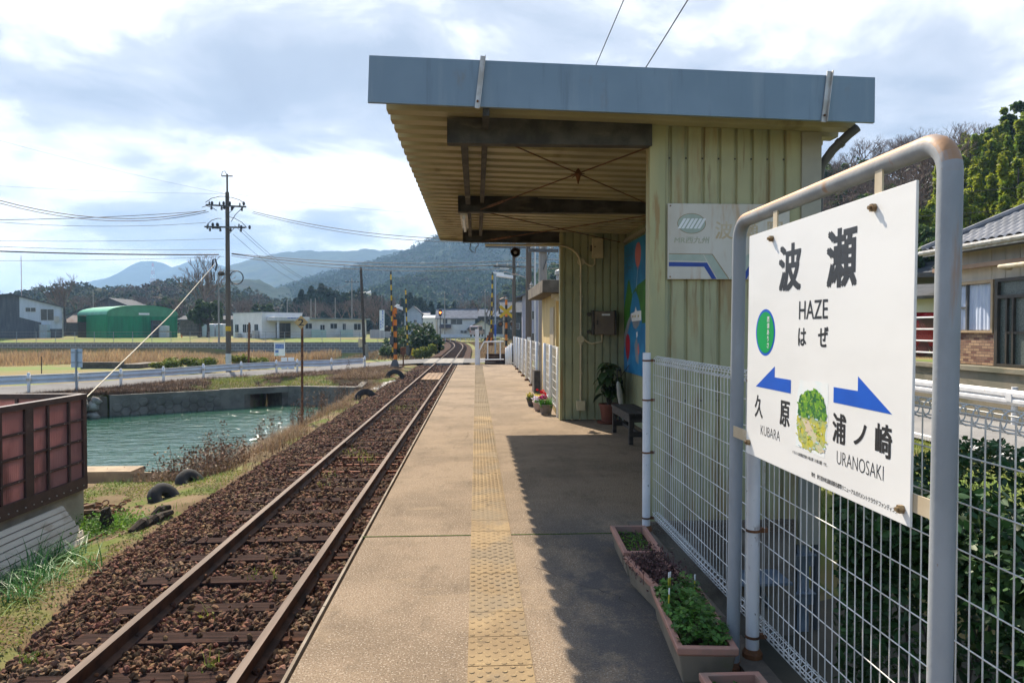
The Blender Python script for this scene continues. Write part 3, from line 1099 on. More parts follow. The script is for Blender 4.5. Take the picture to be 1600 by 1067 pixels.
mb.box(1.45, 2.66, YN + .2, YF + .1, -1.2, -.15)
sb(mb, 'foundation', M['concrete_dark'])

# folded plate roof: waves along Y
RX0, RX1, RY0, RY1 = -.69, 3.02, 5.22, 13.22
pitch = .262
prof = []
y = RY0 + .02
while y < RY1 - .1:
    prof += [(y, 0.0), (y + .13, 0.0), (y + .165, .165), (y + .227, .165)]
    y += pitch
prof.append((min(y, RY1), 0.0))
mb = MB()
v = []
for (yy, dz) in prof:
    v.append((RX0, yy, roof_z(RX0) + dz + .045))
    v.append((RX1, yy, roof_z(RX1) + dz + .045))
n = len(prof)
mb.add(v, [(2 * i, 2 * i + 1, 2 * i + 3, 2 * i + 2) for i in range(n - 1)])
ro = sb(mb, 'roof', M['deck'])
sd = ro.modifiers.new('sheet', 'SOLIDIFY')
sd.thickness = .006
sd.offset = 1


def fascia(y0, y1, x0, x1):
    mb = MB()
    mb.hexa([(x0, y0, roof_z(x0) - .005), (x1, y0, roof_z(x1) - .005), (x1, y1, roof_z(x1) - .005), (x0, y1, roof_z(x0) - .005),
             (x0 + .012, y0, roof_z(x0) + .335), (x1, y0, roof_z(x1) + .335), (x1, y1, roof_z(x1) + .335), (x0 + .012, y1, roof_z(x0) + .335)])
    return mb


fo = sb(fascia(5.185, 5.215, -.785, 3.0), 'fascia', M['fascia'], bevel=.003)
sb(fascia(13.225, 13.25, -.68, 3.0), 'fascia', mat('khaki_fascia', (.30, .26, .16), (.24, .21, .13), sc=2, rough=.5))
for xb in (.03, 2.62):
    mb = MB()
    z0, z1 = roof_z(xb) - .02, roof_z(xb) + .36
    mb.bar((xb - .022, 5.176, z0), (xb + .022, 5.176, z1), .036, .012, up=(0, 1, 0))
    mb.bar((xb - .004, 5.165, z0), (xb + .04, 5.165, z1), .006, .034, up=(0, 1, 0))
    mb.lathe([(.009, -.012), (.009, .0)], (xb - .018, 5.17, z0 + .05), 6, 1, 'Y')
    sb(mb, 'fascia_bracket', [M['silver'], M['rust']], bevel=.002)
# girders across the platform
for (yy, xr) in ((YN, 1.41), (8.95, 2.54), (12.06, 1.44)):
    mb = MB()
    zt = 3.232
    mb.box(-.22, xr, yy - .05, yy + .05, zt - .012, zt)
    mb.box(-.22, xr, yy - .05, yy + .05, zt - .20, zt - .188)
    mb.box(-.22, xr, yy - .012 if yy > 6 else yy - .046, yy + .012, zt - .19, zt - .01)
    mb.box(-.228, -.222, yy - .05, yy + .05, zt - .2, zt)
    sb(mb, 'girder', M['girder'])
for (x, w) in ((-.13, .06), (.05, .05)):
    mb = MB()
    ya, yb = (YN + .055, 12.0) if x < 0 else (5.22, 12.0)
    zz = 3.19 if x < 0 else 3.205
    for (a, b) in ((ya, 5.59), (5.71, 8.89), (9.01, 12.0)):
        if b - a > .1:
            mb.box(x, x + w, a, b, zz - .07, zz)
    sb(mb, 'purlin', M['girder'])
mb = MB()
for (a, b, c, d) in (((.30, 5.72, 3.05), (2.40, 8.88, 3.06), (.06, 8.88, 3.06), (1.40, 5.75, 3.05)), ((.10, 9.05, 3.06), (2.5, 12.0, 3.04), (.1, 12.0, 3.05), (2.4, 9.05, 3.06))):
    mb.tube([a, b], .007, 6)
    mb.tube([c, d], .007, 6)
    c, d = Vector(c), Vector(d)
    mb.tube([c + (d - c) * .06, c + (d - c) * .2], .018, 6)
ctr = Vector((.98, 6.75, 3.055))
mb.lathe([(.004, -.10), (.02, -.04), (.035, 0), (.02, .03), (.004, .05)], ctr, 8)
for q in range(8):
    a = q * .8
    mb.tube([ctr, ctr + Vector((.07 * math.cos(a), .07 * math.sin(a), -.03 + .02 * (q % 3)))], .005, 4)
sb(mb, 'brace_rod', M['rust'])
# rain pipe at the back corner
mb = MB()
mb.tube([(3.04, 5.50, 3.17), (2.98, 5.52, 3.12), (2.90, 5.62, 3.02), (2.86, 5.72, 2.92), (2.85, 5.75, 2.8), (2.85, 5.75, -1.0)], .036, 12)
mb.tube([(2.945, 5.565, 3.075), (2.93, 5.585, 3.055)], .043, 12)
sb(mb, 'rain_pipe', mat('grey_drain_pipe', (.12, .125, .13), (.09, .095, .10), sc=4, rough=.5), smooth=True)
mb = MB()
mb.prism([(3.022, roof_z(2.97) + .04), (3.09, roof_z(2.97) + .04), (3.10, roof_z(2.97) + .15), (3.09, roof_z(2.97) + .155), (3.08, roof_z(2.97) + .06), (3.022, roof_z(2.97) + .06)], 'Y', 6.2, 13.2)
sb(mb, 'gutter', M['girder'])
# fluorescent lamp under the edge
lamp = thing('fluorescent_lamp', 'white fluorescent tube lamp under the left edge of the shelter roof', 'lamp', (-.16, 9.9, 3.08))
mb = MB()
mb.box(-.05, .05, -.62, .62, -.03, .03)
mb.build('lamp_housing', mat('lamp_enamel', (.55, .52, .45), (.45, .40, .32), sc=6, rough=.5), lamp, bevel=.005)
mb = MB()
mb.tube([(0, -.6, -.06), (0, .6, -.06)], .019, 10)
mb.box(-.02, .02, -.61, -.59, -.08, -.03)
mb.box(-.02, .02, .59, .61, -.08, -.03)
mb.build('lamp_tube', mat('lamp_glass', (.8, .8, .78), (.75, .75, .72), rough=.25), lamp, smooth=True)

# conduit and boxes on the far wall
M['cream_pipe'] = mat('cream_conduit', (.58, .50, .31), (.48, .41, .25), sc=5, rough=.5)
co = thing('electric_conduit', 'cream electric conduit running down the far green wall from the roof', 'conduit', (1.78, YF, 0))
mb = MB()
z2 = 2.97
pts = [(.15, YF - .10, z2), (1.415, YF - .10, z2)] + [(1.415 + .36 * math.sin(a), YF - .06, z2 - .36 * (1 - math.cos(a)) * .9) for a in (.3, .6, .9, 1.2, 1.5)] + [(1.778, YF - .04, 2.3), (1.778, YF - .04, .34)]
mb.tube([(p[0] - 1.78, p[1] - YF, p[2]) for p in pts], .02, 8)
for zz in (.8, 1.3, 2.1, 2.45):
    mb.box(-.03, .03, -.062, -.012, zz, zz + .02)
mb.build('pipe', M['cream_pipe'], co, smooth=True)
for zz in (2.70, 1.385):
    mb = MB()
    mb.lathe([(.062, -.065), (.062, -.015)], (.0, 0, zz), 16, 0, 'Y')
    mb.build('junction_box', M['cream_pipe'], co, bevel=.004)
mb = MB()
for (zz, xe, ze) in ((2.70, .235, 2.80), (1.385, .36, 1.46)):
    mb.tube([(.05, -.04, zz), (.12, -.04, zz - .05), (.19, -.04, zz - .075), (xe, -.04, zz - .04), (xe, -.04, ze)], .015, 8)
mb.build('branch_pipe', M['cream_pipe'], co, smooth=True)
mb = MB()
mb.box(-.075, .075, -.08, -.012, .17, .34)
mb.build('outlet_box', M['cream_pipe'], co, bevel=.008)
b = thing('switch_box', 'small cream switch box high on the far green wall', 'switch box', (2.06, YF, 2.93))
mb = MB()
mb.box(-.095, .095, -.09, -.012, -.17, .17)
mb.build('case', M['cream_pipe'], b, bevel=.01)
mb = MB()
mb.box(-.12, -.095, -.06, -.03, -.05, .05)
mb.lathe([(.012, -.1), (.012, -.088)], (-.05, 0, .02), 8, 0, 'Y')
mb.build('lever', M['girder'], b)
b = thing('control_box', 'brown metal control box with a handle and white name plate on the far wall', 'control box', (2.165, YF, 1.66))
M['brown_box'] = mat('brown_enamel', (.20, .155, .11), (.155, .12, .09), sc=3, rough=.4)
mb = MB()
mb.box(-.17, .17, -.16, -.012, -.20, .20)
mb.build('case', M['brown_box'], b, bevel=.004)
mb = MB()
mb.box(-.15, .165, -.172, -.162, -.185, .185)
d = mb.build('door', M['brown_box'], b, bevel=.003)
mb = MB()
mb.box(-.14, -.115, -.19, -.173, -.03, .05)
mb.build('handle', M['girder'], d)
mb = MB()
mb.box(-.05, .09, -.175, -.1725, .125, .155)
mb.build('name_plate', M['white'], d)
for s in (-.2, .178):
    mb = MB()
    mb.box(s, s + .022, -.17, -.012, -.2, .215)
    mb.build('side_bracket', M['girder'], b)
mb = MB()
for zz in (-.15, .15):
    mb.lathe([(.035, -.07), (.035, -.015)], (-.245, 0, zz), 10, 0, 'Y')
mb.build('pipe_plug', M['girder'], b)


# ------------------------------------------------------------------ lettering
def text_mb(body, bold=0.0):
    cu = bpy.data.curves.new('lettering', 'FONT')
    cu.body = body
    cu.offset = bold
    cu.resolution_u = 3
    o = bpy.data.objects.new('lettering', cu)
    COL.objects.link(o)
    bpy.context.view_layer.update()
    me = bpy.data.meshes.new_from_object(o.evaluated_get(bpy.context.evaluated_depsgraph_get()))
    v = [tuple(p.co) for p in me.vertices]
    f = [tuple(p.vertices) for p in me.polygons]
    bpy.data.objects.remove(o)
    bpy.data.curves.remove(cu)
    bpy.data.meshes.remove(me)
    return v, f


def text_into(mb, body, box, to3, bold=0.0, mi=0, keep=False, shear=0.0):
    if bold > 0:   # heavier strokes: the glyphs again, shifted by a hair and 0.06 mm apart in depth
        nrm = (Vector(to3(1, 0)) - Vector(to3(0, 0))).cross(Vector(to3(0, 1)) - Vector(to3(0, 0))).normalized()
        hgt = box[3] - box[2]
        d_ = bold * hgt
        for q_, (a_, b_) in enumerate(((-1, -.6), (1, -.6), (-1, .6), (1, .6), (0, 0))):
            def t3(s, t, a_=a_, b_=b_, q_=q_):
                return tuple(Vector(to3(s + a_ * d_, t + b_ * d_)) + nrm * (.00006 * q_))
            text_into(mb, body, (box[0] + d_, box[1] - d_, box[2] + d_ * .6, box[3] - d_ * .6), t3, 0.0, mi, keep, shear)
        return
    """fit the text into box (s0, s1, t_bottom, t_top) of a face; to3(s, t) gives the point"""
    v, f = text_mb(body, min(bold, 0.0))
    xs, ys_ = [p[0] for p in v], [p[1] for p in v]
    x0, x1, y0, y1 = min(xs), max(xs), min(ys_), max(ys_)
    s0, s1, t0, t1 = box
    kx, ky = (s1 - s0) / max(1e-6, x1 - x0), (t1 - t0) / max(1e-6, y1 - y0)
    if keep:
        kx = ky = min(kx, ky)
        s0 = (s0 + s1) / 2 - kx * (x1 - x0) / 2
    mb.add([to3(s0 + (p[0] - x0) * kx + shear * (p[1] - y0) * ky, t0 + (p[1] - y0) * ky) for p in v], f, mi)


BOLT = mat('bolt_brass', (.30, .22, .12), (.2, .13, .07), sc=30, rough=.5, met=.6)
# ------------------------------------------------------------------ station name sign (leans a little away from the track)
SX = 1.165
YL, YR = 2.985, 1.832
sgn = thing('station_name_sign', 'white station name sign in a galvanised pipe frame with rusty top bar', 'station sign', (1.20, 2.5, 0))
SGO = Vector((1.20, 2.5, 0))
fr = MB()
r_ = .0298
pa, pb = 3.182, 1.742
zt = 2.055
arc = []
for i_ in range(7):
    a = math.pi / 2 * i_ / 6
    arc.append((0, pa - .09 + .09 * math.cos(a), zt - .09 + .09 * math.sin(a)))
arc2 = []
for i_ in range(7):
    a = math.pi / 2 * i_ / 6
    arc2.append((0, pb + .09 - .09 * math.sin(a), zt - .09 + .09 * math.cos(a)))
pts = [(0, pa, .0)] + [(0, pa, z_) for z_ in (.5, 1.0, 1.5)] + arc + [(0, 2.75, zt), (0, 2.2, zt)] + arc2 + [(0, pb, z_) for z_ in (1.5, 1.0, .5)] + [(0, pb, 0)]
fr.tube([(p[0], p[1] - 2.5, p[2]) for p in pts], r_, 20)
fr.build('pipe_frame', M['galv'], sgn, smooth=True)
mb = MB()
mb.lathe([(.05, .0), (.05, .012), (.034, .03)], (0, pa - 2.5, .001), 16)
mb.lathe([(.05, .0), (.05, .012), (.034, .03)], (0, pb - 2.5, .001), 16)
mb.build('base_collar', M['rust'], sgn)
bar = MB()
for yy in (2.745, 2.027):
    bar = MB()
    bar.box(-.022, -.016, yy - 2.5 - .019, yy - 2.5 + .019, 1.90, zt - .018)
    bar.build('hanger_bar', M['cream_bar'], sgn)
bar = MB()
bar.box(-.022, -.016, pb - 2.5 + .02, pa - 2.5 - .02, 1.075, 1.125)
bar.build('cross_bar', M['cream_bar'], sgn)
mb = MB()
mb.box(-.030, -.0225, YR - 2.5, YL - 2.5, 1.033, 1.966)
plate = mb.build('sign_plate', M['sign_white'], sgn, bevel=.0015)
for (yy, zz) in ((2.745, 1.925), (2.027, 1.925), (1.864, 1.075), (2.948, 1.083)):
    mb = MB()
    mb.lathe([(.0125, -.044), (.0125, -.0305)], (0, yy - 2.5, zz), 6, 0, 'X')
    mb.lathe([(.006, -.052), (.006, -.043)], (0, yy - 2.5, zz), 8, 0, 'X')
    mb.build('bolt', BOLT, plate)


def ST(u, v):
    p = PX(u, v, SX + .004)
    return (YL - p.y, p.z)


def sgn3(dx):
    return lambda s, t: (-.030 - dx, YL - s - 2.5, t)


def box_px(u0, u1, vt0, vb0, vt1, vb1):
    a, b = ST(u0, vt0), ST(u0, vb0)
    c, d = ST(u1, vt1), ST(u1, vb1)
    return (a[0], c[0], (b[1] + d[1]) / 2, (a[1] + c[1]) / 2)


f0 = sgn3(.0006)
mb = MB()
text_into(mb, '波', box_px(1215, 1250, 386, 458, 375, 452), f0, .035)
text_into(mb, '瀬', box_px(1289.5, 1337, 361, 450, 350, 448), f0, .035)
text_into(mb, 'HAZE', box_px(1247, 1292, 471, 498, 467, 499), f0, .012)
text_into(mb, 'は', box_px(1246, 1258.5, 513, 540, 512, 541), f0, .03)
text_into(mb, 'ぜ', box_px(1277, 1293, 511, 542, 510, 543), f0, .03)
text_into(mb, '久', box_px(1179.5, 1192, 617, 651, 617.5, 654), f0, .02)
text_into(mb, '原', box_px(1218.5, 1234, 625.5, 665, 627, 668), f0, .03)
text_into(mb, 'KUBARA', box_px(1189, 1219, 664.5, 679, 673, 689), f0, -.012)
text_into(mb, '浦', box_px(1301, 1322, 644, 690, 648, 696), f0, .03)
text_into(mb, 'ノ', box_px(1334, 1354, 660, 694, 664, 699), f0, .03)
text_into(mb, '崎', box_px(1367.5, 1394, 661, 712, 664, 718), f0, .03)
text_into(mb, 'URANOSAKI', box_px(1308, 1381, 704.5, 725, 727, 750.5), f0, -.012)
text_into(mb, 'イラストは県指定史跡 小島古墳（小島公園）です。', box_px(1238.5, 1293, 703.5, 708.5, 722.5, 729), f0, .01)
text_into(mb, '寄付　伊万里市松浦鉄道駅名標等リニューアルガバメントクラウドファンディング', box_px(1268.5, 1404, 737, 744, 794, 803.5), f0, .015)
mb.build('lettering', M['ink'], plate)
mb = MB()
A = [ST(*p) for p in ((1180.7, 603.6), (1210, 571.5), (1210, 589.2), (1235.3, 594), (1235.3, 614.6))]
zb_ = A[0][1]
tip, hx, sx_ = A[0][0], A[1][0], A[3][0]
h1, h2 = A[1][1] - .002, (A[2][1] + A[3][1]) / 2
bot = (A[0][1] + A[4][1]) / 2
mb.add([f0(tip, bot), f0(sx_, bot), f0(sx_, h2), f0(hx, h2), f0(hx, h1)], [(0, 1, 2, 3, 4)])
mb.build('arrow', M['ink_blue'], plate)
mb = MB()
B = [ST(*p) for p in ((1302, 604.8), (1302, 628), (1393.4, 648.2), (1339.6, 610.7), (1339.6, 587.8))]
bot2 = (B[1][1] + B[2][1]) / 2
h3 = (B[0][1] + B[3][1]) / 2
mb.add([f0(B[0][0], bot2), f0(B[2][0], bot2), f0(B[3][0], B[4][1]), f0(B[3][0], h3), f0(B[0][0], h3)], [(0, 1, 2, 3, 4)])
mb.build('arrow', M['ink_blue'], plate)
# round sticker: green disc, blue ring, white lettering (the figure on it is left out)
C = ST(1194.6, 519.5)
mb = MB()
for (rr, dx, mi) in ((.0945, .0004, 0), (.0835, .0010, 1)):
    g = sgn3(dx)
    mb.add([g(C[0] + rr * math.cos(q * math.pi / 24), C[1] + rr * math.sin(q * math.pi / 24)) for q in range(48)], [tuple(range(48))], mi)
g = sgn3(.0016)
for i_, ch in enumerate('西浦ありさ'):
    zc = C[1] + .052 - i_ * .026
    text_into(mb, ch, (C[0] + .018, C[0] + .042, zc - .010, zc + .012), g, .02, 2, keep=True)
mb.build('sticker', [M['ink_blue'], M['disc_green'], M['white']], plate)
# small painting of a grove by a field
mb = MB()
c0, c1 = ST(1244, 600), ST(1294, 715)
bx4 = box_px(1243.5, 1294, 592, 700, 598, 716)
s0, s1, t0, t1 = bx4


def pc(a, b, dx):
    return sgn3(dx)(s0 + (s1 - s0) * a, t0 + (t1 - t0) * b)


rn = random.Random(3)


def blob(pts, dx, mi, jit=.012, sub=5):
    out = []
    for i_ in range(len(pts)):
        p, q = pts[i_], pts[(i_ + 1) % len(pts)]
        for k_ in range(sub):
            t = k_ / sub
            out.append(pc(p[0] + (q[0] - p[0]) * t + rn.uniform(-jit, jit), p[1] + (q[1] - p[1]) * t + rn.uniform(-jit, jit), dx))
    mb.add(out, [tuple(range(len(out)))], mi)


blob([(.02, .02), (.9, .0), (1, .5), (.98, .98), (.1, 1.0), (.0, .5)], .0004, 0, .02)
blob([(.03, .47), (.06, .30), (.12, .08), (.5, .02), (.88, .06), (.97, .45), (.6, .54), (.3, .52)], .0007, 2, .025)
blob([(.15, .50), (.4, .55), (.62, .50), (.97, .49), (.96, .42), (.55, .30), (.30, .42)], .0010, 2, .015)
blob([(.16, .49), (.34, .50), (.92, .08), (.80, .04), (.5, .2)], .0013, 3, .012)
blob([(.10, .47), (.08, .60), (.14, .76), (.28, .80), (.40, .87), (.58, .89), (.75, .86), (.90, .76), (.97, .60), (.95, .50), (.7, .47), (.5, .50), (.38, .44), (.22, .46)], .0016, 1, .022)
for k_ in range(85):
    a_, b_ = rn.uniform(.05, .95), rn.uniform(.04, .9)
    mi_ = rn.choice((1, 1, 4, 5)) if b_ > .5 and (a_ - .52) ** 2 / .2 + (b_ - .66) ** 2 / .06 < 1 else (rn.choice((2, 2, 6, 3, 5)) if b_ < .5 else None)
    if mi_ is None:
        continue
    w_, h_ = rn.uniform(.02, .06), rn.uniform(.008, .022)
    mb.add([pc(a_ - w_, b_ - h_ * .4, .0018 + k_ * .000004), pc(a_ + w_ * .7, b_ - h_, .0018 + k_ * .000004), pc(a_ + w_, b_ + h_ * .5, .0018 + k_ * .000004), pc(a_ - w_ * .6, b_ + h_, .0018 + k_ * .000004)], [(0, 1, 2, 3)], mi_)
mb.build('painting', [M['pic_sky'], M['pic_green'], M['pic_yellow'], M['pic_path'], mat('dab_dark_green', (.015, .11, .04), (.02, .14, .03), sc=60, rough=.5), mat('dab_lime', (.30, .46, .05), (.22, .40, .04), sc=60, rough=.5), mat('dab_pale_blue', (.35, .52, .62), (.45, .55, .5), sc=60, rough=.5)], plate)
sgn.rotation_euler = (0, R(.55), 0)
sgn.location.x -= .0125

# ------------------------------------------------------------------ old station board on the near wall
old = thing('station_board', 'rust stained white station board with oval emblem and blue band on the green wall', 'sign board', (1.52, YN - .02, 0))
def OP_(u, v):
    p = P(u, v, YN - .03)
    return (p.x - 1.52, p.z)


mb = MB()
x0, x1, z0, z1 = OP_(1043.5, 317)[0], OP_(1234, 317)[0], OP_(1100, 436.5)[1], OP_(1100, 318.5)[1]
mb.box(x0, x1, -.012, .0, z0, z1)
obp = mb.build('board_plate', mat('stained_white_board', (.60, .555, .48), (.53, .48, .40), sc=2, rough=.5,
                                  layers=[dict(c=(.45, .27, .13), sc=3.2, st=(3, 1, .45), lo=.53, hi=.70, amt=.65), dict(c=(.36, .18, .08), sc=7, st=(2, 1, .4), lo=.62, hi=.72, amt=.6)]), old, bevel=.003)


def ob3(d):
    return lambda s, t: (s, -.012 - d, t)


def OP(u, v):
    p = P(u, v, YN - .03)
    return (p.x - 1.52, p.z)


M['mint'] = mat('faded_mint_film', (.40, .44, .36), (.34, .39, .32), sc=8, rough=.5, layers=[dict(c=(.42, .33, .18), sc=8, lo=.6, hi=.7, amt=.6)])
M['ghost'] = mat('ghost_letters', (.50, .38, .23), (.56, .47, .34), sc=12, rough=.6)
M['band_blue'] = mat('blue_band', (.012, .05, .28), (.012, .045, .24), sc=5, rough=.4)
M['brown_line'] = mat('brown_film_edge', (.30, .20, .09), (.25, .16, .07), sc=9, rough=.6)
mb = MB()


def poly_px(pts, d, mi):
    g_ = ob3(d)
    mb.add([g_(*OP(u, v)) for u, v in pts], [tuple(range(len(pts)))], mi)


cx, cz = OP(1080.5, 349.5)
ra, rb = (OP(1102, 350)[0] - OP(1059, 350)[0]) / 2, (OP(1080, 334.5)[1] - OP(1080, 365)[1]) / 2
g_ = ob3(.0004)
mb.add([g_(cx + 1.04 * ra * math.cos(q * math.pi / 20), cz + 1.05 * rb * math.sin(q * math.pi / 20)) for q in range(40)], [tuple(range(40))], 4)
g_ = ob3(.0007)
mb.add([g_(cx + ra * math.cos(q * math.pi / 20), cz + rb * math.sin(q * math.pi / 20)) for q in range(40)], [tuple(range(40))], 0)
g_ = ob3(.0011)
g2_ = ob3(.0009)
for gx_ in (-.58, 0.0, .58):
    for k_ in (0, 1):
        xx = cx + ra * (gx_ + (k_ - .5) * .27)
        zz = cz
        hgt = rb * .52
        w_ = ra * .10
        for gg, gr, mi_ in ((g_, 0, 2),):
            mb.add([gg(xx - .2 * ra - w_ - gr, zz - hgt - gr), gg(xx - .2 * ra + w_ + gr * .5, zz - hgt - gr), gg(xx + .24 * ra + w_ + gr, zz + hgt + gr), gg(xx + .24 * ra - w_ - gr * .5, zz + hgt + gr)], [(0, 1, 2, 3)], mi_)
poly_px([(1045, 396), (1098.5, 398), (1104, 408.5), (1045, 407)], .0004, 0)
poly_px([(1099.5, 398), (1113, 398), (1138.5, 436), (1121, 436)], .0004, 0)
poly_px([(1045, 396), (1113.5, 397), (1113.5, 398), (1045, 397)], .0008, 4)
poly_px([(1113.5, 397.5), (1139.5, 436), (1138, 436), (1112.5, 398)], .0008, 4)
poly_px([(1045, 409.5), (1104.5, 410.5), (1119.5, 436), (1112, 436), (1100, 417), (1045, 416.2)], .0006, 1)
poly_px([(1168, 397), (1234, 399.5), (1234, 410), (1172, 408.5)], .0004, 0)
poly_px([(1167.5, 398), (1157, 410), (1140, 436.5), (1157, 436.5), (1178, 408)], .0004, 0)
poly_px([(1173, 411), (1234, 412), (1234, 418.5), (1177, 418), (1166, 436.5), (1157.5, 436.5)], .0006, 1)
text_into(mb, 'MR西九州', (OP(1053, 377)[0], OP(1107, 377)[0], OP(1080, 380.5)[1], OP(1080, 370)[1]), ob3(.0005), .03, 5, shear=.15)
for ch, u0, u1 in (('波', 1117, 1145), ('瀬', 1159, 1185), ('駅', 1197, 1224)):
    text_into(mb, ch, (OP(u0, 360)[0], OP(u1, 360)[0], OP(1130, 374)[1], OP(1130, 346)[1]), ob3(.0005), .02, 3)
mb.build('emblem_print', [M['mint'], M['band_blue'], M['white'], M['ghost'], M['brown_line'], mat('ghost_mint_letters', (.38, .38, .28), (.43, .38, .26), sc=12, rough=.6)], obp)
mb = MB()
for (a, c) in ((x0 + .02, z1 - .02), (x1 - .02, z1 - .02), (x0 + .02, z0 + .02), (x1 - .02, z0 + .02)):
    mb.lathe([(.006, -.019), (.006, -.0125)], (a, 0, c), 6, 0, 'Y')
mb.build('screw', M['rust'], obp)

# ------------------------------------------------------------------ painted mural board on the back wall
mu = thing('painted_board', 'blue painted board with balloons, green hills and a white house on the back wall', 'mural', (2.55, 11.9, 0))
mb = MB()
mb.box(-.03, -.003, -1.75, 0, .84, 2.97)
M['m_blue'] = mat('mural_blue', (.012, .16, .36), (.02, .22, .44), sc=3, rough=.45, layers=[dict(c=(.05, .30, .5), sc=4, st=(1, 1, .5), lo=.58, hi=.7, amt=.5)])
mbd = mb.build('board', M['m_blue'], mu)


def mu3(d):
    return lambda s, t: (-.03 - d, -s, t)


def mural(pts, d, mi):
    g_ = mu3(d)
    mb.add([g_(s, 2.97 - t * 2.13) for s, t in pts], [tuple(range(len(pts)))], mi)


def balloon(s, t, rs, rt, d, mi):
    mural([(s + rs * math.cos(q * math.pi / 12) * (1 + .12 * math.sin(q * math.pi / 12 + math.pi)), t + rt * math.sin(q * math.pi / 12)) for q in range(24)], d, mi)
    mural([(s, t + rt * .97), (s - rs * .22, t + rt * 1.12), (s + rs * .22, t + rt * 1.12)], d, mi)


mb = MB()
mural([(0, .78), (.0, .50), (.3, .29), (.40, .28), (.62, .40), (.82, .36), (1.0, .34), (1.75, .30), (1.75, .62), (.78, .62), (.6, .58), (.36, .66)], .0006, 0)
mural([(.42, .62), (.5, .50), (.66, .40), (.88, .38), (1.1, .45), (1.3, .60), (1.2, .72), (.6, .72)], .0009, 4)
mural([(.0, .70), (.3, .60), (.56, .54), (.64, .56), (.36, .66), (.06, .80), (0, .84)], .0011, 1)
mural([(.62, .60), (1.2, .585), (1.1, .635), (.9, .665), (.72, .65)], .0012, 1)
mural([(.55, .545), (.80, .535), (.88, .495), (.96, .53), (1.25, .53), (1.25, .60), (.60, .605)], .0014, 2)
for q in (.64, .80, 1.02):
    mural([(q, .56), (q + .08, .558), (q + .08, .575), (q, .577)], .0017, 5)
balloon(.30, .80, .17, .10, .0014, 3)
balloon(1.02, .12, .20, .092, .0014, 6)
mural([(.30, .915), (.315, .915), (.33, .99), (.315, .99)], .0013, 2)
mural([(1.0, .225), (1.012, .225), (.92, .36), (.90, .37)], .0016, 2)
mural([(.92, .69), (1.0, .68), (1.02, .71), (.95, .73)], .0015, 2)
mural([(.80, .78), (.95, .72), (1.1, .82), (1.08, .92), (.9, .90)], .0013, 1)
mural([(1.0, .80), (1.08, .76), (1.14, .83), (1.05, .86)], .0016, 6)
rn = random.Random(11)
for ln, (tt, n_) in enumerate(((.075, 4), (.135, 4), (.195, 4))):
    for q in range(n_):
        s_ = .12 + q * .17
        for w_ in range(6):
            a_ = rn.choice((0, 0, 1))
            ds, dt = rn.uniform(-.05, .05), rn.uniform(-.022, .022)
            l_ = rn.uniform(.03, .06)
            if a_:
                mural([(s_ + ds, tt + dt), (s_ + ds + .012, tt + dt), (s_ + ds + .012, tt + dt + l_ * .5), (s_ + ds, tt + dt + l_ * .5)], .0016 + .0001 * w_, 7)
            else:
                mural([(s_ + ds - l_ / 2, tt + dt), (s_ + ds + l_ / 2, tt + dt), (s_ + ds + l_ / 2, tt + dt + .006), (s_ + ds - l_ / 2, tt + dt + .006)], .0016 + .0001 * w_, 7)
E2 = lambda n_, a, b: mat(n_, a, b, sc=4, rough=.5)
mb.build('painted_picture', [E2('mural_green', (.05, .20, .02), (.035, .14, .02)), E2('mural_grey', (.25, .27, .30), (.19, .21, .24)), M['white'], E2('mural_red', (.42, .01, .03), (.33, .01, .03)),
                             M['m_blue'], E2('mural_ochre', (.5, .4, .15), (.4, .3, .1)), E2('mural_pink', (.55, .16, .14), (.48, .13, .12)), M['ink']], mbd)

# ------------------------------------------------------------------ benches
M['bench'] = mat('black_weathered_wood', (.055, .045, .038), (.028, .024, .021), sc=5, stretch=(.4, 4, 4), rough=.7, bump=.3)


def bench(loc, label, L_=1.25, W_=.36, H_=.42):
    t = thing('wooden_bench', label, 'bench', loc, 0, 'benches in the shelter')
    mb = MB()
    for q in range(4):
        w = W_ / 4
        mb.box(-W_ / 2 + q * w + .004, -W_ / 2 + (q + 1) * w - .004, -L_ / 2, L_ / 2, H_ - .035, H_)
    mb.build('seat', M['bench'], t, bevel=.004)
    mb = MB()
    for s in (-1, 1):
        mb.box(s * (W_ / 2 - .03) - .015, s * (W_ / 2 - .03) + .015, -L_ / 2 + .02, L_ / 2 - .02, H_ - .12, H_ - .037)
        mb.box(-W_ / 2 + .05, W_ / 2 - .05, s * (L_ / 2 - .05) - .015, s * (L_ / 2 - .05) + .015, H_ - .12, H_ - .037)
    mb.build('apron', M['bench'], t)
    for sx__ in (-1, 1):
        for sy in (-1, 1):
            mb = MB()
            a, c = sx__ * (W_ / 2 - .045), sy * (L_ / 2 - .06)
            mb.box(a - .028, a + .028, c - .028, c + .028, 0, H_ - .037)
            mb.build('leg', M['bench'], t, bevel=.003)
    mb = MB()
    for s in (-1, 1):
        c = s * (L_ / 2 - .06)
        mb.box(-W_ / 2 + .075, W_ / 2 - .075, c - .015, c + .015, .10, .17)
    mb.box(-.02, .02, -L_ / 2 + .08, L_ / 2 - .08, .11, .15)
    mb.build('stretcher', M['bench'], t)
    return t


bench((2.22, 9.95, .004), 'dark weathered wooden bench standing beside the potted rubber plant')
bench((2.27, 8.15, .004), 'dark weathered wooden bench half hidden behind the white fence post', 1.3)


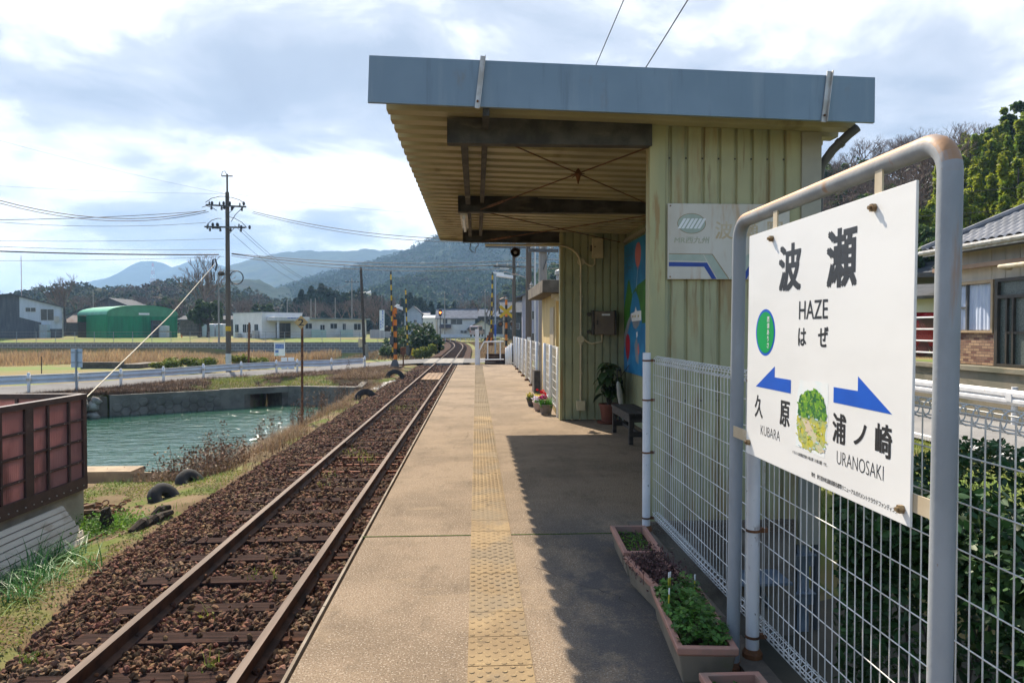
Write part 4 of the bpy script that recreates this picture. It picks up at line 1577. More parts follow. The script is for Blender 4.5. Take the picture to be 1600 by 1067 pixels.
# ------------------------------------------------------------------ leaves
def leaf_quads(cent, size, rng, flat=0.0, asp=.55):
    n = len(cent)
    a = rng.normal(size=(n, 3))
    a[:, 2] *= (1 - flat)
    a /= np.linalg.norm(a, axis=1, keepdims=True) + 1e-9
    b = rng.normal(size=(n, 3))
    b[:, 2] *= (1 - flat)
    b -= a * (a * b).sum(1, keepdims=True)
    b /= np.linalg.norm(b, axis=1, keepdims=True) + 1e-9
    s = (size * rng.uniform(.6, 1.25, n))[:, None] if np.isscalar(size) else size[:, None]
    nrm = np.cross(a, b)
    up = nrm * s * .12
    V = np.stack([cent - a * s, cent - b * s * asp + up, cent + a * s, cent + b * s * asp + up], 1).reshape(-1, 3)
    F = np.arange(n * 4).reshape(n, 4)
    return V, F


def leaf_ovals(cent, size, rng, flat=0.0, asp=.42):
    V, F = leaf_quads(cent, size, rng, flat, asp)
    Q = V.reshape(-1, 4, 3)
    a, l, b, r = Q[:, 0], Q[:, 1], Q[:, 2], Q[:, 3]
    def m_(p, q, w):
        return p * w + q * (1 - w)
    l1, l2 = m_(l, a, .92), m_(l, b, .80)
    r1, r2 = m_(r, a, .92), m_(r, b, .80)
    W = np.stack([a, l1, l2, b, r2, r1], 1).reshape(-1, 3)
    base = (np.arange(len(Q)) * 6)[:, None]
    return W, np.concatenate([base + np.array([[0, 1, 2, 3]]), base + np.array([[0, 3, 4, 5]])], 0)


def blades(pts, hgt, width, lean, rng, seg=3):
    n = len(pts)
    ang = rng.uniform(0, 2 * np.pi, n)
    h_ = hgt * rng.uniform(.45, 1.2, n)
    w_ = width * rng.uniform(.7, 1.3, n)
    ln = lean * rng.uniform(.2, 1.4, n)
    d = np.stack([np.cos(ang), np.sin(ang), np.zeros(n)], 1)
    sd = np.stack([-np.sin(ang), np.cos(ang), np.zeros(n)], 1)
    rows = []
    for k_ in range(seg + 1):
        t = k_ / seg
        c_ = pts + d * (ln * h_ * t * t)[:, None]
        c_[:, 2] += h_ * (t - .35 * ln * t * t)
        ww = (w_ * (1 - t * .92) / 2)[:, None]
        rows += [c_ - sd * ww, c_ + sd * ww]
    V = np.stack(rows, 1).reshape(-1, 3)
    m_ = 2 * (seg + 1)
    base = (np.arange(n) * m_)[:, None]
    F = np.concatenate([base + np.array([2 * k_, 2 * k_ + 1, 2 * k_ + 3, 2 * k_ + 2])[None] for k_ in range(seg)], 0)
    return V, F


# ------------------------------------------------------------------ white mesh fence beside the platform
def fence_panel_mesh(L_, zb_, zt_, pitch=.052, row=.131, rw=.0024, roll=.03):
    mb = MB()
    n = int(round(L_ / pitch))
    z = zb_ + roll * 2
    rows = []
    zz = zb_ + 2 * roll
    while zz < zt_ - 2 * roll + .01:
        rows.append(zz)
        zz += row
    for q in range(n + 1):
        y_ = q * L_ / n
        mb.tube([(0, y_, zb_ + roll), (0, y_, zt_ - roll)], rw, 5, caps=False)
        for zc in (zb_ + roll, zt_ - roll):
            mb.tube([(roll + roll * math.cos(a), y_, zc + roll * math.sin(a)) for a in [2 * math.pi * k_ / 10 for k_ in range(10)]], rw, 4, closed=True)
    for zz in rows:
        mb.tube([(-.004, 0, zz), (-.004, L_, zz)], rw, 6)
    for zc in (zb_ + roll, zt_ - roll):
        for k_ in range(5):
            a = 2 * math.pi * (k_ + .3) / 5
            mb.tube([(roll + roll * math.cos(a), 0, zc + roll * math.sin(a)), (roll + roll * math.cos(a), L_, zc + roll * math.sin(a))], rw, 5)
    return mb


fn = thing('mesh_fence', 'white welded mesh fence with rolled rims beside the planters and name sign', 'fence', (1.33, 5.29, 0))
pmesh = fence_panel_mesh(2.05, .11, 1.358).mesh('wire_panel', M['white_wire'])
for q in range(3):
    o = link('wire_panel', pmesh, fn)
    o.location = (.015, -2.07 * (q + 1) + .01, 0)
for q in range(3):
    mb = MB()
    yq = -2.07 * q
    mb.tube([(-.035, yq, -.12), (-.035, yq, 1.385)], .0305, 16)
    mb.build('fence_post', M['white_post'], fn, smooth=True)
    mb = MB()
    mb.lathe([(.046, -.14), (.046, .05), (.034, .07)], (-.035, yq, 0), 14)
    mb.build('post_socket', M['rust'], fn)
    for zz in (.12, .62, 1.02, 1.32):
        mb = MB()
        mb.lathe([(.034, zz), (.034, zz + .012)], (-.035, yq, 0), 14)
        mb.box(-.035, .03, yq - .012, yq + .012, zz - .004, zz + .016)
        mb.build('post_clamp', M['rust'], fn)


# ------------------------------------------------------------------ planters
def planter(loc, label, L_, W_, H_=.17, taper=.03):
    t = thing('flower_planter', label, 'planter', loc, 0, 'oblong planters along the fence')
    mb = MB()
    o_ = [(-W_ / 2 + taper, -L_ / 2 + taper), (W_ / 2 - taper, -L_ / 2 + taper), (W_ / 2 - taper, L_ / 2 - taper), (-W_ / 2 + taper, L_ / 2 - taper)]
    tp = [(-W_ / 2, -L_ / 2), (W_ / 2, -L_ / 2), (W_ / 2, L_ / 2), (-W_ / 2, L_ / 2)]
    q_ = .028
    tpi = [(a - q_ * (1 if a > 0 else -1), b - q_ * (1 if b > 0 else -1)) for a, b in tp]
    oi = [(a * .85, b * .92) for a, b in o_]
    v = [(a, b, .008) for a, b in o_] + [(a * .95, b * .98, H_ - .025) for a, b in tp] + [(a * .86, b * .94, H_ - .05) for a, b in tpi] + [(a, b, .04) for a, b in oi]
    f = [(3, 2, 1, 0)]
    for k_ in range(4):
        k2 = (k_ + 1) % 4
        f += [(k_, k2, 4 + k2, 4 + k_), (8 + k2, 8 + k_, 12 + k_, 12 + k2)]
    mb.add(v, f)
    mb.build('planter_box', M['planter_side'], t, bevel=.008)
    mb = MB()
    v = [(a, b, H_ - .03) for a, b in tp] + [(a * 1.01, b * 1.005, H_ - .004) for a, b in tp] + [(a * .99, b * .997, H_) for a, b in tp] + [(a, b, H_) for a, b in tpi] + [(a, b, H_ - .06) for a, b in tpi]
    f = []
    for r__ in range(4):
        for k_ in range(4):
            k2 = (k_ + 1) % 4
            f.append((r__ * 4 + k_, r__ * 4 + k2, r__ * 4 + 4 + k2, r__ * 4 + 4 + k_))
    for k_ in range(4):
        k2 = (k_ + 1) % 4
        f.append((16 + k_, 16 + k2, k2, k_))
    mb.add(v, f)
    mb.build('rim', M['terracotta'], t, bevel=.006)
    # soil
    xs_, ys_ = np.linspace(-W_ / 2 + .03, W_ / 2 - .03, 12), np.linspace(-L_ / 2 + .03, L_ / 2 - .03, 40)
    X_, Y_ = np.meshgrid(xs_, ys_)
    Z_ = H_ - .045 + fbm(X_ * 30 + loc[1] * 9, Y_ * 30, 3, 2) * .03
    i_ = np.arange(X_.size).reshape(X_.shape)
    F_ = np.stack([i_[:-1, :-1].ravel(), i_[:-1, 1:].ravel(), i_[1:, 1:].ravel(), i_[1:, :-1].ravel()], 1)
    link('soil', np_mesh('soil', np.stack([X_.ravel(), Y_.ravel(), Z_.ravel()], 1), F_, M['soil']), t)
    return t


rng = np.random.default_rng(8)
p1 = planter((1.062, 4.64, 0), 'faded pink planter holding mossy soil, farthest along the white fence', .60, .25)
p1.rotation_euler = (0, 0, -.05)
n = 260
c_ = np.stack([rng.uniform(-.08, .08, n), rng.uniform(-.28, .28, n), rng.uniform(.128, .145, n)], 1)
V, F = leaf_quads(c_, .011, rng, .3)
link('moss_tuft', np_mesh('moss_tuft', V, F, M['grass_green']), p1)
p2 = planter((1.05, 4.02, 0), 'pink planter overgrown with withered purple stems, second from the shelter', .52, .22)
p2.rotation_euler = (0, 0, .12)
n = 1900
c_ = np.stack([rng.normal(0, .06, n).clip(-.14, .13), rng.uniform(-.24, .25, n), .13 + rng.gamma(2, .026, n).clip(0, .13)], 1)
V, F = leaf_quads(c_, .010, rng)
b_ = c_[:350].copy()
b_[:, 2] = .12
V2, F2 = blades(b_, .13, .004, .7, rng)
link('withered_plant', np_mesh('withered_plant', np.concatenate([V, V2]), np.concatenate([F, F2 + len(V)]), M['leaf_red']), p2)
p3 = planter((1.04, 3.36, 0), 'large pink planter full of green clover leaves beside the sign post', .74, .265, .18)
p3.rotation_euler = (0, 0, -.09)


def clover(n, rng, bx_, by_, z0_, z1_, r_):
    cx_, cy_ = rng.uniform(-bx_, bx_, n), rng.uniform(-by_, by_, n)
    hz = z0_ + (z1_ - z0_) * rng.random(n) * (1.1 - .5 * np.abs(cx_) / bx_) * (.55 + .9 * vnoise(cx_ * 14 + 5, cy_ * 14 + 9, 4))
    vs, fs = [], []
    for k_ in range(n):
        tilt = rng.normal(0, .38, 2)
        zx = np.array([1, 0, tilt[0]])
        zy = np.array([0, 1, tilt[1]])
        a0 = rng.uniform(0, 6.28)
        rr = r_ * rng.uniform(.6, 1.2)
        c0_ = np.array([cx_[k_], cy_[k_], hz[k_]])
        for l_ in range(3):
            a = a0 + l_ * 2.094
            pts_ = [(0, 0, 0), (.55, -.55, .18), (1.0, -.42, .06), (.86, 0, .1), (1.0, .42, .06), (.55, .55, .18)]
            b0 = len(vs)
            for (p_, q_, w_) in pts_:
                x_, y_ = p_ * math.cos(a) - q_ * math.sin(a), p_ * math.sin(a) + q_ * math.cos(a)
                vs.append(c0_ + rr * (x_ * zx + y_ * zy) + np.array([0, 0, w_ * rr]))
            fs += [(b0, b0 + 1, b0 + 2, b0 + 3), (b0, b0 + 3, b0 + 4, b0 + 5)]
    return np.array(vs), np.array(fs)


V, F = clover(620, rng, .115, .325, .15, .25, .021)
link('clover_leaves', np_mesh('clover_leaves', V, F, M['leaf_clover']), p3)
n = 240
b_ = np.stack([rng.uniform(-.09, .09, n), rng.uniform(-.31, .31, n), np.full(n, .13)], 1)
V, F = blades(b_, .09, .004, .4, rng)
link('clover_stems', np_mesh('clover_stems', V, F, M['leaf_red']), p3)
mb = MB()
for (a, b) in ((-.055, .28), (-.045, .29), (.075, .25), (-.095, .05)):
    mb.tube([(a, b, .17), (a + .003, b, .255)], .0035, 6, mi=0)
    mb.tube([(a + .003, b, .256), (a + .004, b, .285)], .0036, 6, mi=1)
mb.build('plant_tag', [mat('yellow_stick', (.6, .52, .04), (.5, .42, .04), rough=.5), M['white']], p3)
p4 = planter((1.033, 2.49, 0), 'pink planter with bare soil at the bottom edge, closest to the camera', .64, .25, .165)
n = 320
c_ = np.stack([rng.uniform(-.09, .09, n), rng.uniform(-.27, .29, n), rng.uniform(.120, .14, n)], 1)
V, F = leaf_quads(c_, .009, rng, .3)
link('seedling', np_mesh('seedling', V, F, M['leaf_clover']), p4)

# ------------------------------------------------------------------ hedge behind the fence
rng = np.random.default_rng(21)
hd = thing('hedge', 'dark glossy evergreen hedge behind the white mesh fence', 'hedge', (2.6, 3.5, -.9))
cs = []
n = 46000
x = rng.uniform(1.75, 3.9, n)
y = rng.uniform(.2, 5.35, n)
top = .70 + .26 * fbm(x * 1.1 + 3, y * 1.1, 3, 12) * 4 + .18 * sst(3.2, 5.2, y) * 0 - .12 * sst(3.0, 3.9, x)
face = 1.95 + .30 * fbm(y * 1.3, y * 0 + 2, 3, 31) * 4 + .25 * np.abs(rng.normal(0, .25, n))
z = top - np.abs(rng.normal(0, .30, n)) * np.where(rng.random(n) < .6, .35, 2.2)
x = np.where(rng.random(n) < .55, face + np.abs(rng.normal(0, .12, n)), x)
keep = (z > -.85) & (x < 3.9) & (x > 1.62) & (x > .50 * y + .10) & (fbm(x * 4, y * 4 + z * 4, 2, 77) > -.13) & ((x < 2.3) | (z > top - .5)) & ~((y > 5.0) & (x < 2.95))
c_ = np.stack([x, y, z], 1)[keep]
V, F = leaf_ovals(c_ - np.array([2.6, 3.5, -.9]), .032, rng, .25, .5)
link('foliage', np_mesh('foliage', V, F, M['leaf_hedge']), hd)
mb = MB()
for k_ in range(34):
    yy_ = rng.uniform(-3, 1.2)
    a = Vector((max(rng.uniform(-.45, .5), .5 * (yy_ + 3.5) + .35 - 2.6), yy_, 0))
    b = a + Vector((rng.uniform(-.3, .3), rng.uniform(-.3, .3), rng.uniform(1.0, 1.45)))
    mb.tube([a, a.lerp(b, .5) + Vector((rng.uniform(-.1, .1), rng.uniform(-.1, .1), 0)), b], [.014, .010, .004], 5)
mb.build('stem', M['bark'], hd)
# grass verge beyond it
n = 14000
x = rng.uniform(3.9, 8.0, n)
y = rng.uniform(3, 13, n)
b_ = np.stack([x, y, ground_h(x, y) - .005], 1)
V, F = blades(b_, .13, .012, .8, rng)
tag(link('verge_grass', np_mesh('verge_grass', V, F, M['leaf_yellow'])), 'yellow green grass along the verge of the village road', 'grass', kind='stuff')
# ------------------------------------------------------------------ left foreground: panelled enclosure by the water
M['brown_frame'] = mat('dark_brown_frame', (.075, .042, .036), (.05, .03, .027), sc=5, rough=.45, layers=[dict(c=(.15, .09, .07), sc=7, lo=.6, hi=.7, amt=.5)])
M['brown_panel'] = mat('bronze_corrugated_panel', (.62, .38, .355), (.52, .31, .29), sc=1.5, rough=.3, spec=.6, trans=.6,
                       layers=[dict(c=(.26, .14, .125), sc=2, st=(1, 1, .3), lo=.5, hi=.7, amt=.7)])
e1 = P(133, 790, 10.0)
E1 = Vector((e1.x, 10.0, 0))
E0 = Vector((-5.455, 8.33, 0))
dirE = (E0 - E1).normalized()
enc = thing('panelled_enclosure', 'open topped enclosure of dark brown frames and translucent bronze panels beside the water', 'enclosure', (E1.x, E1.y, -1.15))
enc.rotation_euler = (0, 0, math.atan2(dirE.y, dirE.x))
ZT, ZB, Lx = 1.82, .63, 6.2


def panel_side(mb_f, mb_p, x0, x1, yoff, along='x', posts=()):
    def bx_(a0, a1, z0, z1, t, mb, off=0):
        if along == 'x':
            mb.box(a0, a1, yoff - t + off, yoff + t + off, z0, z1)
        else:
            mb.box(yoff - t + off, yoff + t + off, a0, a1, z0, z1)
    bx_(x0, x1, ZT - .07, ZT, .045, mb_f)
    bx_(x0, x1, ZB - .12, ZB + .05, .04, mb_f)
    for zz in (.90, 1.19, 1.47):
        bx_(x0, x1, zz - .014, zz + .014, .03, mb_f)
    for a, w in posts:
        bx_(a - w, a + w, ZB - .119, ZT - .002, .036, mb_f)
    n = int((x1 - x0) / .035)
    for k_ in range(n):
        a = x0 + (x1 - x0) * k_ / n
        bx_(a, a + .024, ZB, ZT - .05, .006, mb_p)
        bx_(a + .024, a + .036, ZB, ZT - .05, .004, mb_p, .004)


fm, pm = MB(), MB()
panel_side(fm, pm, 0, Lx, 0, 'x', ((.04, .04), (.39, .016), (.83, .016), (1.2, .075), (1.69, .016), (2.1, .016), (2.5, .06), (3.0, .016), (3.5, .016), (3.9, .06), (4.9, .05)))
panel_side(fm, pm, -3.6, -.05, 0, 'y', ((-.9, .016), (-1.8, .05), (-2.7, .016), (-3.55, .04)))
fm.build('frame', M['brown_frame'], enc)
pm.build('panel', M['brown_panel'], enc)
mb = MB()
for k_ in range(40):
    mb.lathe([(.008, .0), (.008, .05)], (.1 + k_ * .15, 0, ZB - .06), 6, 0, 'Y')
    for zz in (.90, 1.19, 1.47):
        if k_ % 2 == 0:
            mb.lathe([(.006, .0), (.006, .036)], (.2 + k_ * .15, 0, zz), 6, 0, 'Y')
mb.build('bolt', M['silver'], enc)
mb = MB()
mb.box(-.02, 6.2, -3.6, -.03, -.3, .50)
mb.build('concrete_base', mat('cream_concrete_base', (.42, .36, .27), (.30, .26, .20), sc=2, rough=.9, bump=.2, bsc=20, layers=[dict(c=(.18, .15, .11), sc=1.5, lo=.5, hi=.7, amt=.6)]), enc)


def in_enc(p):
    return enc.matrix_basis.inverted() @ Vector(p)


# fallen white cladding boards leaning on it
wb = thing('cladding_sheet', 'long white corrugated cladding sheet lying against the foot of the brown enclosure', 'cladding sheet', (E1.x, E1.y, -1.15), math.atan2(dirE.y, dirE.x))
mb = MB()
for k_ in range(7):
    z0 = .42 - k_ * .062
    mb.hexa([(.62, .06 + k_ * .055, z0 - .045), (4.6, .07 + k_ * .055, z0 - .06), (4.6, .12 + k_ * .055, z0 - .065), (.62 + k_ * .02, .11 + k_ * .055, z0 - .05),
             (.62, .05 + k_ * .055, z0), (4.6, .06 + k_ * .055, z0 - .015), (4.6, .085 + k_ * .055, z0 - .018), (.62 + k_ * .02, .075 + k_ * .055, z0 - .003)])
mb.build('sheet', mat('grubby_white_sheet', (.52, .47, .38), (.40, .35, .27), sc=2, rough=.6, stretch=(.4, 2, 2), layers=[dict(c=(.3, .22, .14), sc=3, lo=.58, hi=.7, amt=.6)]), wb)
mb = MB()
mb.bar((.9, .52, -.06), (4.4, .56, -.08), .05, .05)
mb.bar((.5, .45, -.02), (2.2, .50, -.05), .035, .035)
mb.tube([(.3, .5, .0), (1.1, .55, .04), (1.9, .52, .0)], .018, 6)
tb = mb.build('timber_stick', M['rust'], wb)
bp_ = G(72, 832, -1.13)
bd = thing('broken_board', 'broken white ribbed board propped on the rubbish below the enclosure', 'board', (bp_.x, bp_.y, -1.15), -.25)
mb = MB()
for k_ in range(14):
    x = -.17 + k_ * .025
    mb.hexa([(x, 0, .0), (x + .019, 0, .0), (x + .019, .02, .0), (x, .02, .0), (x + .03, .14, .27), (x + .049, .14, .27), (x + .049, .16, .27), (x + .03, .16, .27)])
mb.hexa([(-.17, .012, .0), (.18, .012, .0), (.18, .018, .0), (-.17, .018, .0), (-.14, .152, .26), (.21, .152, .26), (.21, .158, .26), (-.14, .158, .26)])
mb.build('ribbed_board', mat('dirty_white_board', (.6, .57, .48), (.42, .37, .29), sc=5, rough=.7, layers=[dict(c=(.14, .10, .07), sc=5, lo=.6, hi=.7, amt=.7)]), bd)
# rubbish: rusty chain heap, wood pieces, stump, logs
rnd = random.Random(9)
hp = G(150, 800, -1.12)
hp2 = Vector((hp.x, hp.y, -1.12))
mb = MB()
for k_ in range(46):
    c_ = hp2 + Vector((rnd.gauss(0, .28), rnd.gauss(0, .13), abs(rnd.gauss(.03, .05))))
    a = rnd.uniform(0, 6.28)
    mb.tube([c_ + Vector((.05 * math.cos(q), .05 * math.sin(q) * math.cos(a), .05 * math.sin(q) * math.sin(a))) for q in [k2 * .785 for k2 in range(8)]], .011, 5, closed=True)
tag(mb.build('chain_heap', M['rust']), 'heap of rusty chain links on the concrete edge beside the enclosure', 'chain')
hp = G(108, 812, -1.12)
mb = MB()
for k_ in range(12):
    c_ = Vector((hp.x + rnd.gauss(0, .18), hp.y + rnd.gauss(0, .14), -1.09 + rnd.uniform(0, .1)))
    d_ = Vector((rnd.uniform(-1, 1), rnd.uniform(-.6, .6), rnd.uniform(-.1, .2))).normalized() * rnd.uniform(.12, .3)
    mb.bar(c_ - d_, c_ + d_, rnd.uniform(.05, .11), rnd.uniform(.02, .05))
tag(mb.build('scrap_timber', mat('rotten_timber', (.16, .10, .06), (.07, .05, .035), sc=6, rough=1, bump=.4), None), 'jumble of rotten timber scraps lying in front of the enclosure corner', 'scrap timber')


def lump(name, c_, r_, h_, label, cat, m_, seed, n=12, rough_=.2):
    rr = random.Random(seed)
    mb = MB()
    rings = 6
    vs = []
    for i_ in range(rings + 1):
        t = i_ / rings
        k_ = 1 - .45 * t
        for j in range(n):
            a = 6.2832 * j / n
            q = r_ * k_ * (1 + rr.uniform(-rough_, rough_))
            vs.append((c_[0] + q * math.cos(a), c_[1] + q * math.sin(a), c_[2] + h_ * t * (1 + rr.uniform(-.2, .1)) - .03))
    fs = [(i_ * n + j, i_ * n + (j + 1) % n, (i_ + 1) * n + (j + 1) % n, (i_ + 1) * n + j) for i_ in range(rings) for j in range(n)]
    fs.append(tuple(rings * n + j for j in range(n)))
    mb.add(vs, fs)
    return tag(mb.build(name, m_), label, cat)


M['stump'] = mat('dark_rotten_wood', (.07, .05, .033), (.03, .022, .016), sc=12, stretch=(1, 1, .3), rough=1, bump=.8)
sp = G(166, 826, -1.14)
lump('tree_stump', (sp.x, sp.y, -1.15), .105, .32, 'short rotten tree stump standing in the bright green weeds', 'stump', M['stump'], 1)
mb = MB()
for k_, (a, b, r_) in enumerate((((205, 832), (252, 806), .085), ((228, 822), (268, 800), .07), ((238, 805), (266, 792), .06))):
    pa_, pb_ = G(*a, -1.10), G(*b, -1.05)
    mid = pa_.lerp(pb_, .5) + Vector((0, .05, .03))
    mb.tube([pa_, pa_.lerp(mid, .5) + Vector((.03, 0, .03)), mid, pb_], [r_ * .6, r_, r_ * .8, r_ * .6], 8)
tag(mb.build('rotten_log', M['stump']), 'dark rotten logs lying at the edge of the ballast below the tyre', 'log')
mb = MB()
pa_, pb_ = G(167, 845, -1.12), G(200, 830, -1.10)
mb.bar(pa_, pb_, .03, .02)
mb.bar(G(166, 846, -1.12), G(193, 842, -1.11), .03, .02)
tag(mb.build('wooden_stick', M['weed_brown']), 'two thin pale sticks lying on the bare ground by the ballast', 'stick')


# tyres
M['rubber'] = mat('old_tyre_rubber', (.014, .014, .014), (.026, .024, .022), sc=5, rough=.75, layers=[dict(c=(.09, .075, .05), sc=4, lo=.58, hi=.7, amt=.5)])


def tyre(c_, R_, r_, rot, label):
    t = link('car_tyre', None) if False else None
    mb = MB()
    n, k = 28, 12
    vs, fs = [], []
    for i_ in range(n):
        a = 6.2832 * i_ / n
        for j in range(k):
            b = 6.2832 * j / k
            rx_ = R_ - r_ + r_ * max(-1, min(1, 1.25 * math.cos(b)))
            h_ = r_ * 1.05 * max(-.85, min(.85, 1.2 * math.sin(b)))
            tread = .006 * ((i_ + (j % 2)) % 2) if abs(b - 3.14) > 1.2 and math.cos(b) > .6 else 0
            vs.append(((rx_ + tread) * math.cos(a), (rx_ + tread) * math.sin(a), h_))
    for i_ in range(n):
        for j in range(k):
            fs.append((i_ * k + j, i_ * k + (j + 1) % k, ((i_ + 1) % n) * k + (j + 1) % k, ((i_ + 1) % n) * k + j))
    mb.add(vs, fs)
    o = mb.build('car_tyre', M['rubber'], None, smooth=True)
    o.location = c_
    o.rotation_euler = rot
    return tag(o, label, 'tyre', 'old tyres along the bank')


q = G(262, 778, -1.15)
tyre((q.x - .05, q.y, -1.16), .26, .088, (R(52), R(22), R(50)), 'black tyre leaning on the bank nearest the enclosure, half sunk in earth')
q = G(281, 762, -1.15)
tyre((q.x - .02, q.y + .5, -1.18), .26, .088, (R(50), R(24), R(45)), 'black tyre behind another one, under the heap of brown withered stalks')
q = G(571, 620, -1.0)
tyre((q.x, q.y, -1.12), .42, .11, (R(80), 0, R(20)), 'black tyre half buried upright in the bank, lower one near the wing wall')
q = G(617, 592, -.95)
tyre((q.x, q.y, -.98), .50, .11, (R(85), 0, R(8)), 'black tyre standing half buried beside the track, closest to the crossing')
mb = MB()
for k_ in range(5):
    a = P(588 + k_ * 6, 611 - k_ * 3.2, 31 + k_ * .8)
    mb.lathe([(.5, -.25), (.45, .1), (.25, .22), (.05, .25)], (a.x, a.y, a.z - .1), 9)
tag(mb.build('cover_sheet', mat('dark_sheet', (.03, .035, .04), (.045, .045, .045), sc=2, rough=.6), None, True), 'dark plastic sheet heaped beside the track near the half buried tyres', 'plastic sheet')

# ------------------------------------------------------------------ grasses and weeds on the left bank
rng = np.random.default_rng(33)


def on_ground(n, x0, x1, y0, y1):
    x, y = rng.uniform(x0, x1, n), rng.uniform(y0, y1, n)
    return x, y, ground_h(x, y)


def stuff_mesh(name, V, F, m_, label, cat):
    return tag(link(name, np_mesh(name, V, F, m_)), label, cat, kind='stuff')


# low moss-like ground cover
x, y, z = on_ground(60000, -8, -3.6, 4.0, 13.7)
k = (fbm(x * 1.0, y * 1.0, 3, 41) > .0) & (x > -6.6) & (x < edge_x(y) + .12)
c_ = np.stack([x, y, z + rng.uniform(.0, .02, len(x))], 1)[k]
V, F = leaf_quads(c_, .015, rng, .5)
stuff_mesh('ground_cover', V, F, M['leaf_yellow'], 'low yellow green moss and weeds spread over the bank', 'ground cover')
# bright weeds around the stump
x, y = rng.normal(sp.x - .12, .25, 2600), rng.normal(sp.y + .05, .30, 2600)
c_ = np.stack([x, y, ground_h(x, y) + rng.gamma(2, .035, len(x)).clip(0, .22)], 1)
V, F = leaf_quads(c_, .022, rng, .3)
stuff_mesh('weed_patch', V, F, M['grass_green'], 'bright green weeds growing round the rotten stump', 'weeds')
# onion-like plants at the left edge
pts = []
for (u, v_, n, s) in ((40, 925, 60, .12), (75, 900, 60, .12), (20, 900, 70, .12), (55, 885, 60, .12), (85, 862, 60, .12), (115, 862, 40, .10), (30, 935, 50, .10), (10, 870, 45, .12), (140, 880, 22, .07), (60, 910, 40, .10)):
    g_ = G(u, v_ + 8, -1.13)
    pts.append(np.stack([rng.normal(g_.x, s, n), rng.normal(g_.y, s, n), np.full(n, -1.16)], 1))
V, F = blades(np.concatenate(pts), .38, .016, 1.25, rng, 6)
stuff_mesh('onion_plants', V, F, M['grass_onion'], 'tufts of long green onion like leaves at the left edge', 'onion plants')
x, y, z = on_ground(4200, -6.5, -3.7, 4.6, 13.0)
k = (fbm(x * 1.4, y * 1.4, 3, 55) > .05) & (x < edge_x(y))
V, F = blades(np.stack([x, y, z - .01], 1)[k], .13, .008, .8, rng)
stuff_mesh('bank_grass', V, F, M['grass_green'], 'short fresh green grass scattered over the near bank', 'grass')
# dry grass on the slope to the canal
x, y = rng.uniform(-6.9, -4.2, 46000), rng.uniform(13.2, 42, 46000)
k = (rng.random(len(x)) < np.clip(.35 + 3 * fbm(x * .8, y * .5, 3, 61), 0.1, 1)) & ((x > -6.75) | (y > 34))
x, y = x[k], y[k]
V, F = blades(np.stack([x, y, ground_h(x, y) - .02], 1), .34, .013, 1.1, rng)
stuff_mesh('dry_bank_grass', V, F, M['grass_dry'], 'dry straw coloured grass on the slope beside the canal', 'grass')
x, y = rng.uniform(-6.4, -4.25, 5000), rng.uniform(13.2, 42, 5000)
k = fbm(x * .8, y * .6, 3, 67) > .08
V, F = blades(np.stack([x, y, ground_h(x, y) - .01], 1)[k], .14, .012, .9, rng)
stuff_mesh('green_bank_grass', V, F, M['leaf_yellow'], 'patches of yellow green grass on the canal slope', 'grass')
# tall withered stalks on the bank
for (u, v_, hgt, lab) in ((325, 742, .75, 'brown withered stalks above the tyres'), (352, 728, .7, 'pale withered stalks right of the tyres'), (300, 748, .5, 'low rusty brown stalks over the tyre')):
    g_ = G(u, v_, -1.3)
    n = 240
    c_ = np.stack([rng.normal(g_.x, .34, n), rng.normal(g_.y, .4, n), np.full(n, -1.38)], 1)
    V, F = blades(c_, hgt, .012, .9, rng, 4)
    nn = 500
    tip_ = c_[rng.integers(0, n, nn)] + np.stack([rng.normal(0, .14, nn), rng.normal(0, .14, nn), rng.uniform(.15, hgt * .8, nn)], 1)
    V2, F2 = leaf_quads(tip_, .035, rng)
    o = link('withered_bush', np_mesh('withered_bush', np.concatenate([V, V2]), np.concatenate([F, F2 + len(V)]), M['weed_brown']))
    tag(o, lab + ' on the canal bank', 'bush')
ws = []
for k_ in range(44):
    yy = rng.uniform(15, 36)
    xx = rng.uniform(-6.5, -5.0)
    n = 5
    c_ = np.stack([rng.normal(xx, .05, n), rng.normal(yy, .05, n), np.full(n, float(ground_h(np.array([xx]), np.array([yy]))[0]) - .02)], 1)
    hh = rng.uniform(.5, 1.2)
    V, F = blades(c_, hh, .02, .3, rng, 4)
    nn = 60
    tz = rng.uniform(.3, 1, nn)
    tip_ = np.stack([rng.normal(xx, .05, nn) + 0, rng.normal(yy, .05, nn), c_[0, 2] + tz * hh], 1)
    V2, F2 = leaf_quads(tip_, .03, rng)
    ws.append((np.concatenate([V, V2]), np.concatenate([F, F2 + len(V)])))
off, VV, FF = 0, [], []
for V, F in ws:
    VV.append(V)
    FF.append(F + off)
    off += len(V)
stuff_mesh('bank_weeds', np.concatenate(VV), np.concatenate(FF), M['weed_brown'], 'thin withered weed stalks standing along the canal bank', 'weeds')
# weeds in the track
pts = []
for (u, v_, n, s) in ((545, 708, 30, .12), (575, 720, 26, .10), (563, 712, 22, .12), (515, 745, 10, .08), (330, 1040, 12, .03), (320, 965, 6, .03), (395, 903, 8, .03), (430, 905, 6, .03), (505, 757, 8, .05), (620, 640, 40, .3), (45, 1030, 22, .05), (640, 635, 30, .3)):
    g_ = G(u, v_, -.92)
    pts.append(np.stack([rng.normal(g_.x, s, n), rng.normal(g_.y, s, n), rng.uniform(-.95, -.86, n)], 1))
V, F = leaf_quads(np.concatenate(pts), .022, rng, .3)
V2, F2 = blades(np.concatenate(pts), .12, .008, .8, rng)
stuff_mesh('track_weeds', np.concatenate([V, V2]), np.concatenate([F, F2 + len(V)]), M['leaf_yellow'], 'small yellow green weeds sprouting between the rails', 'weeds')
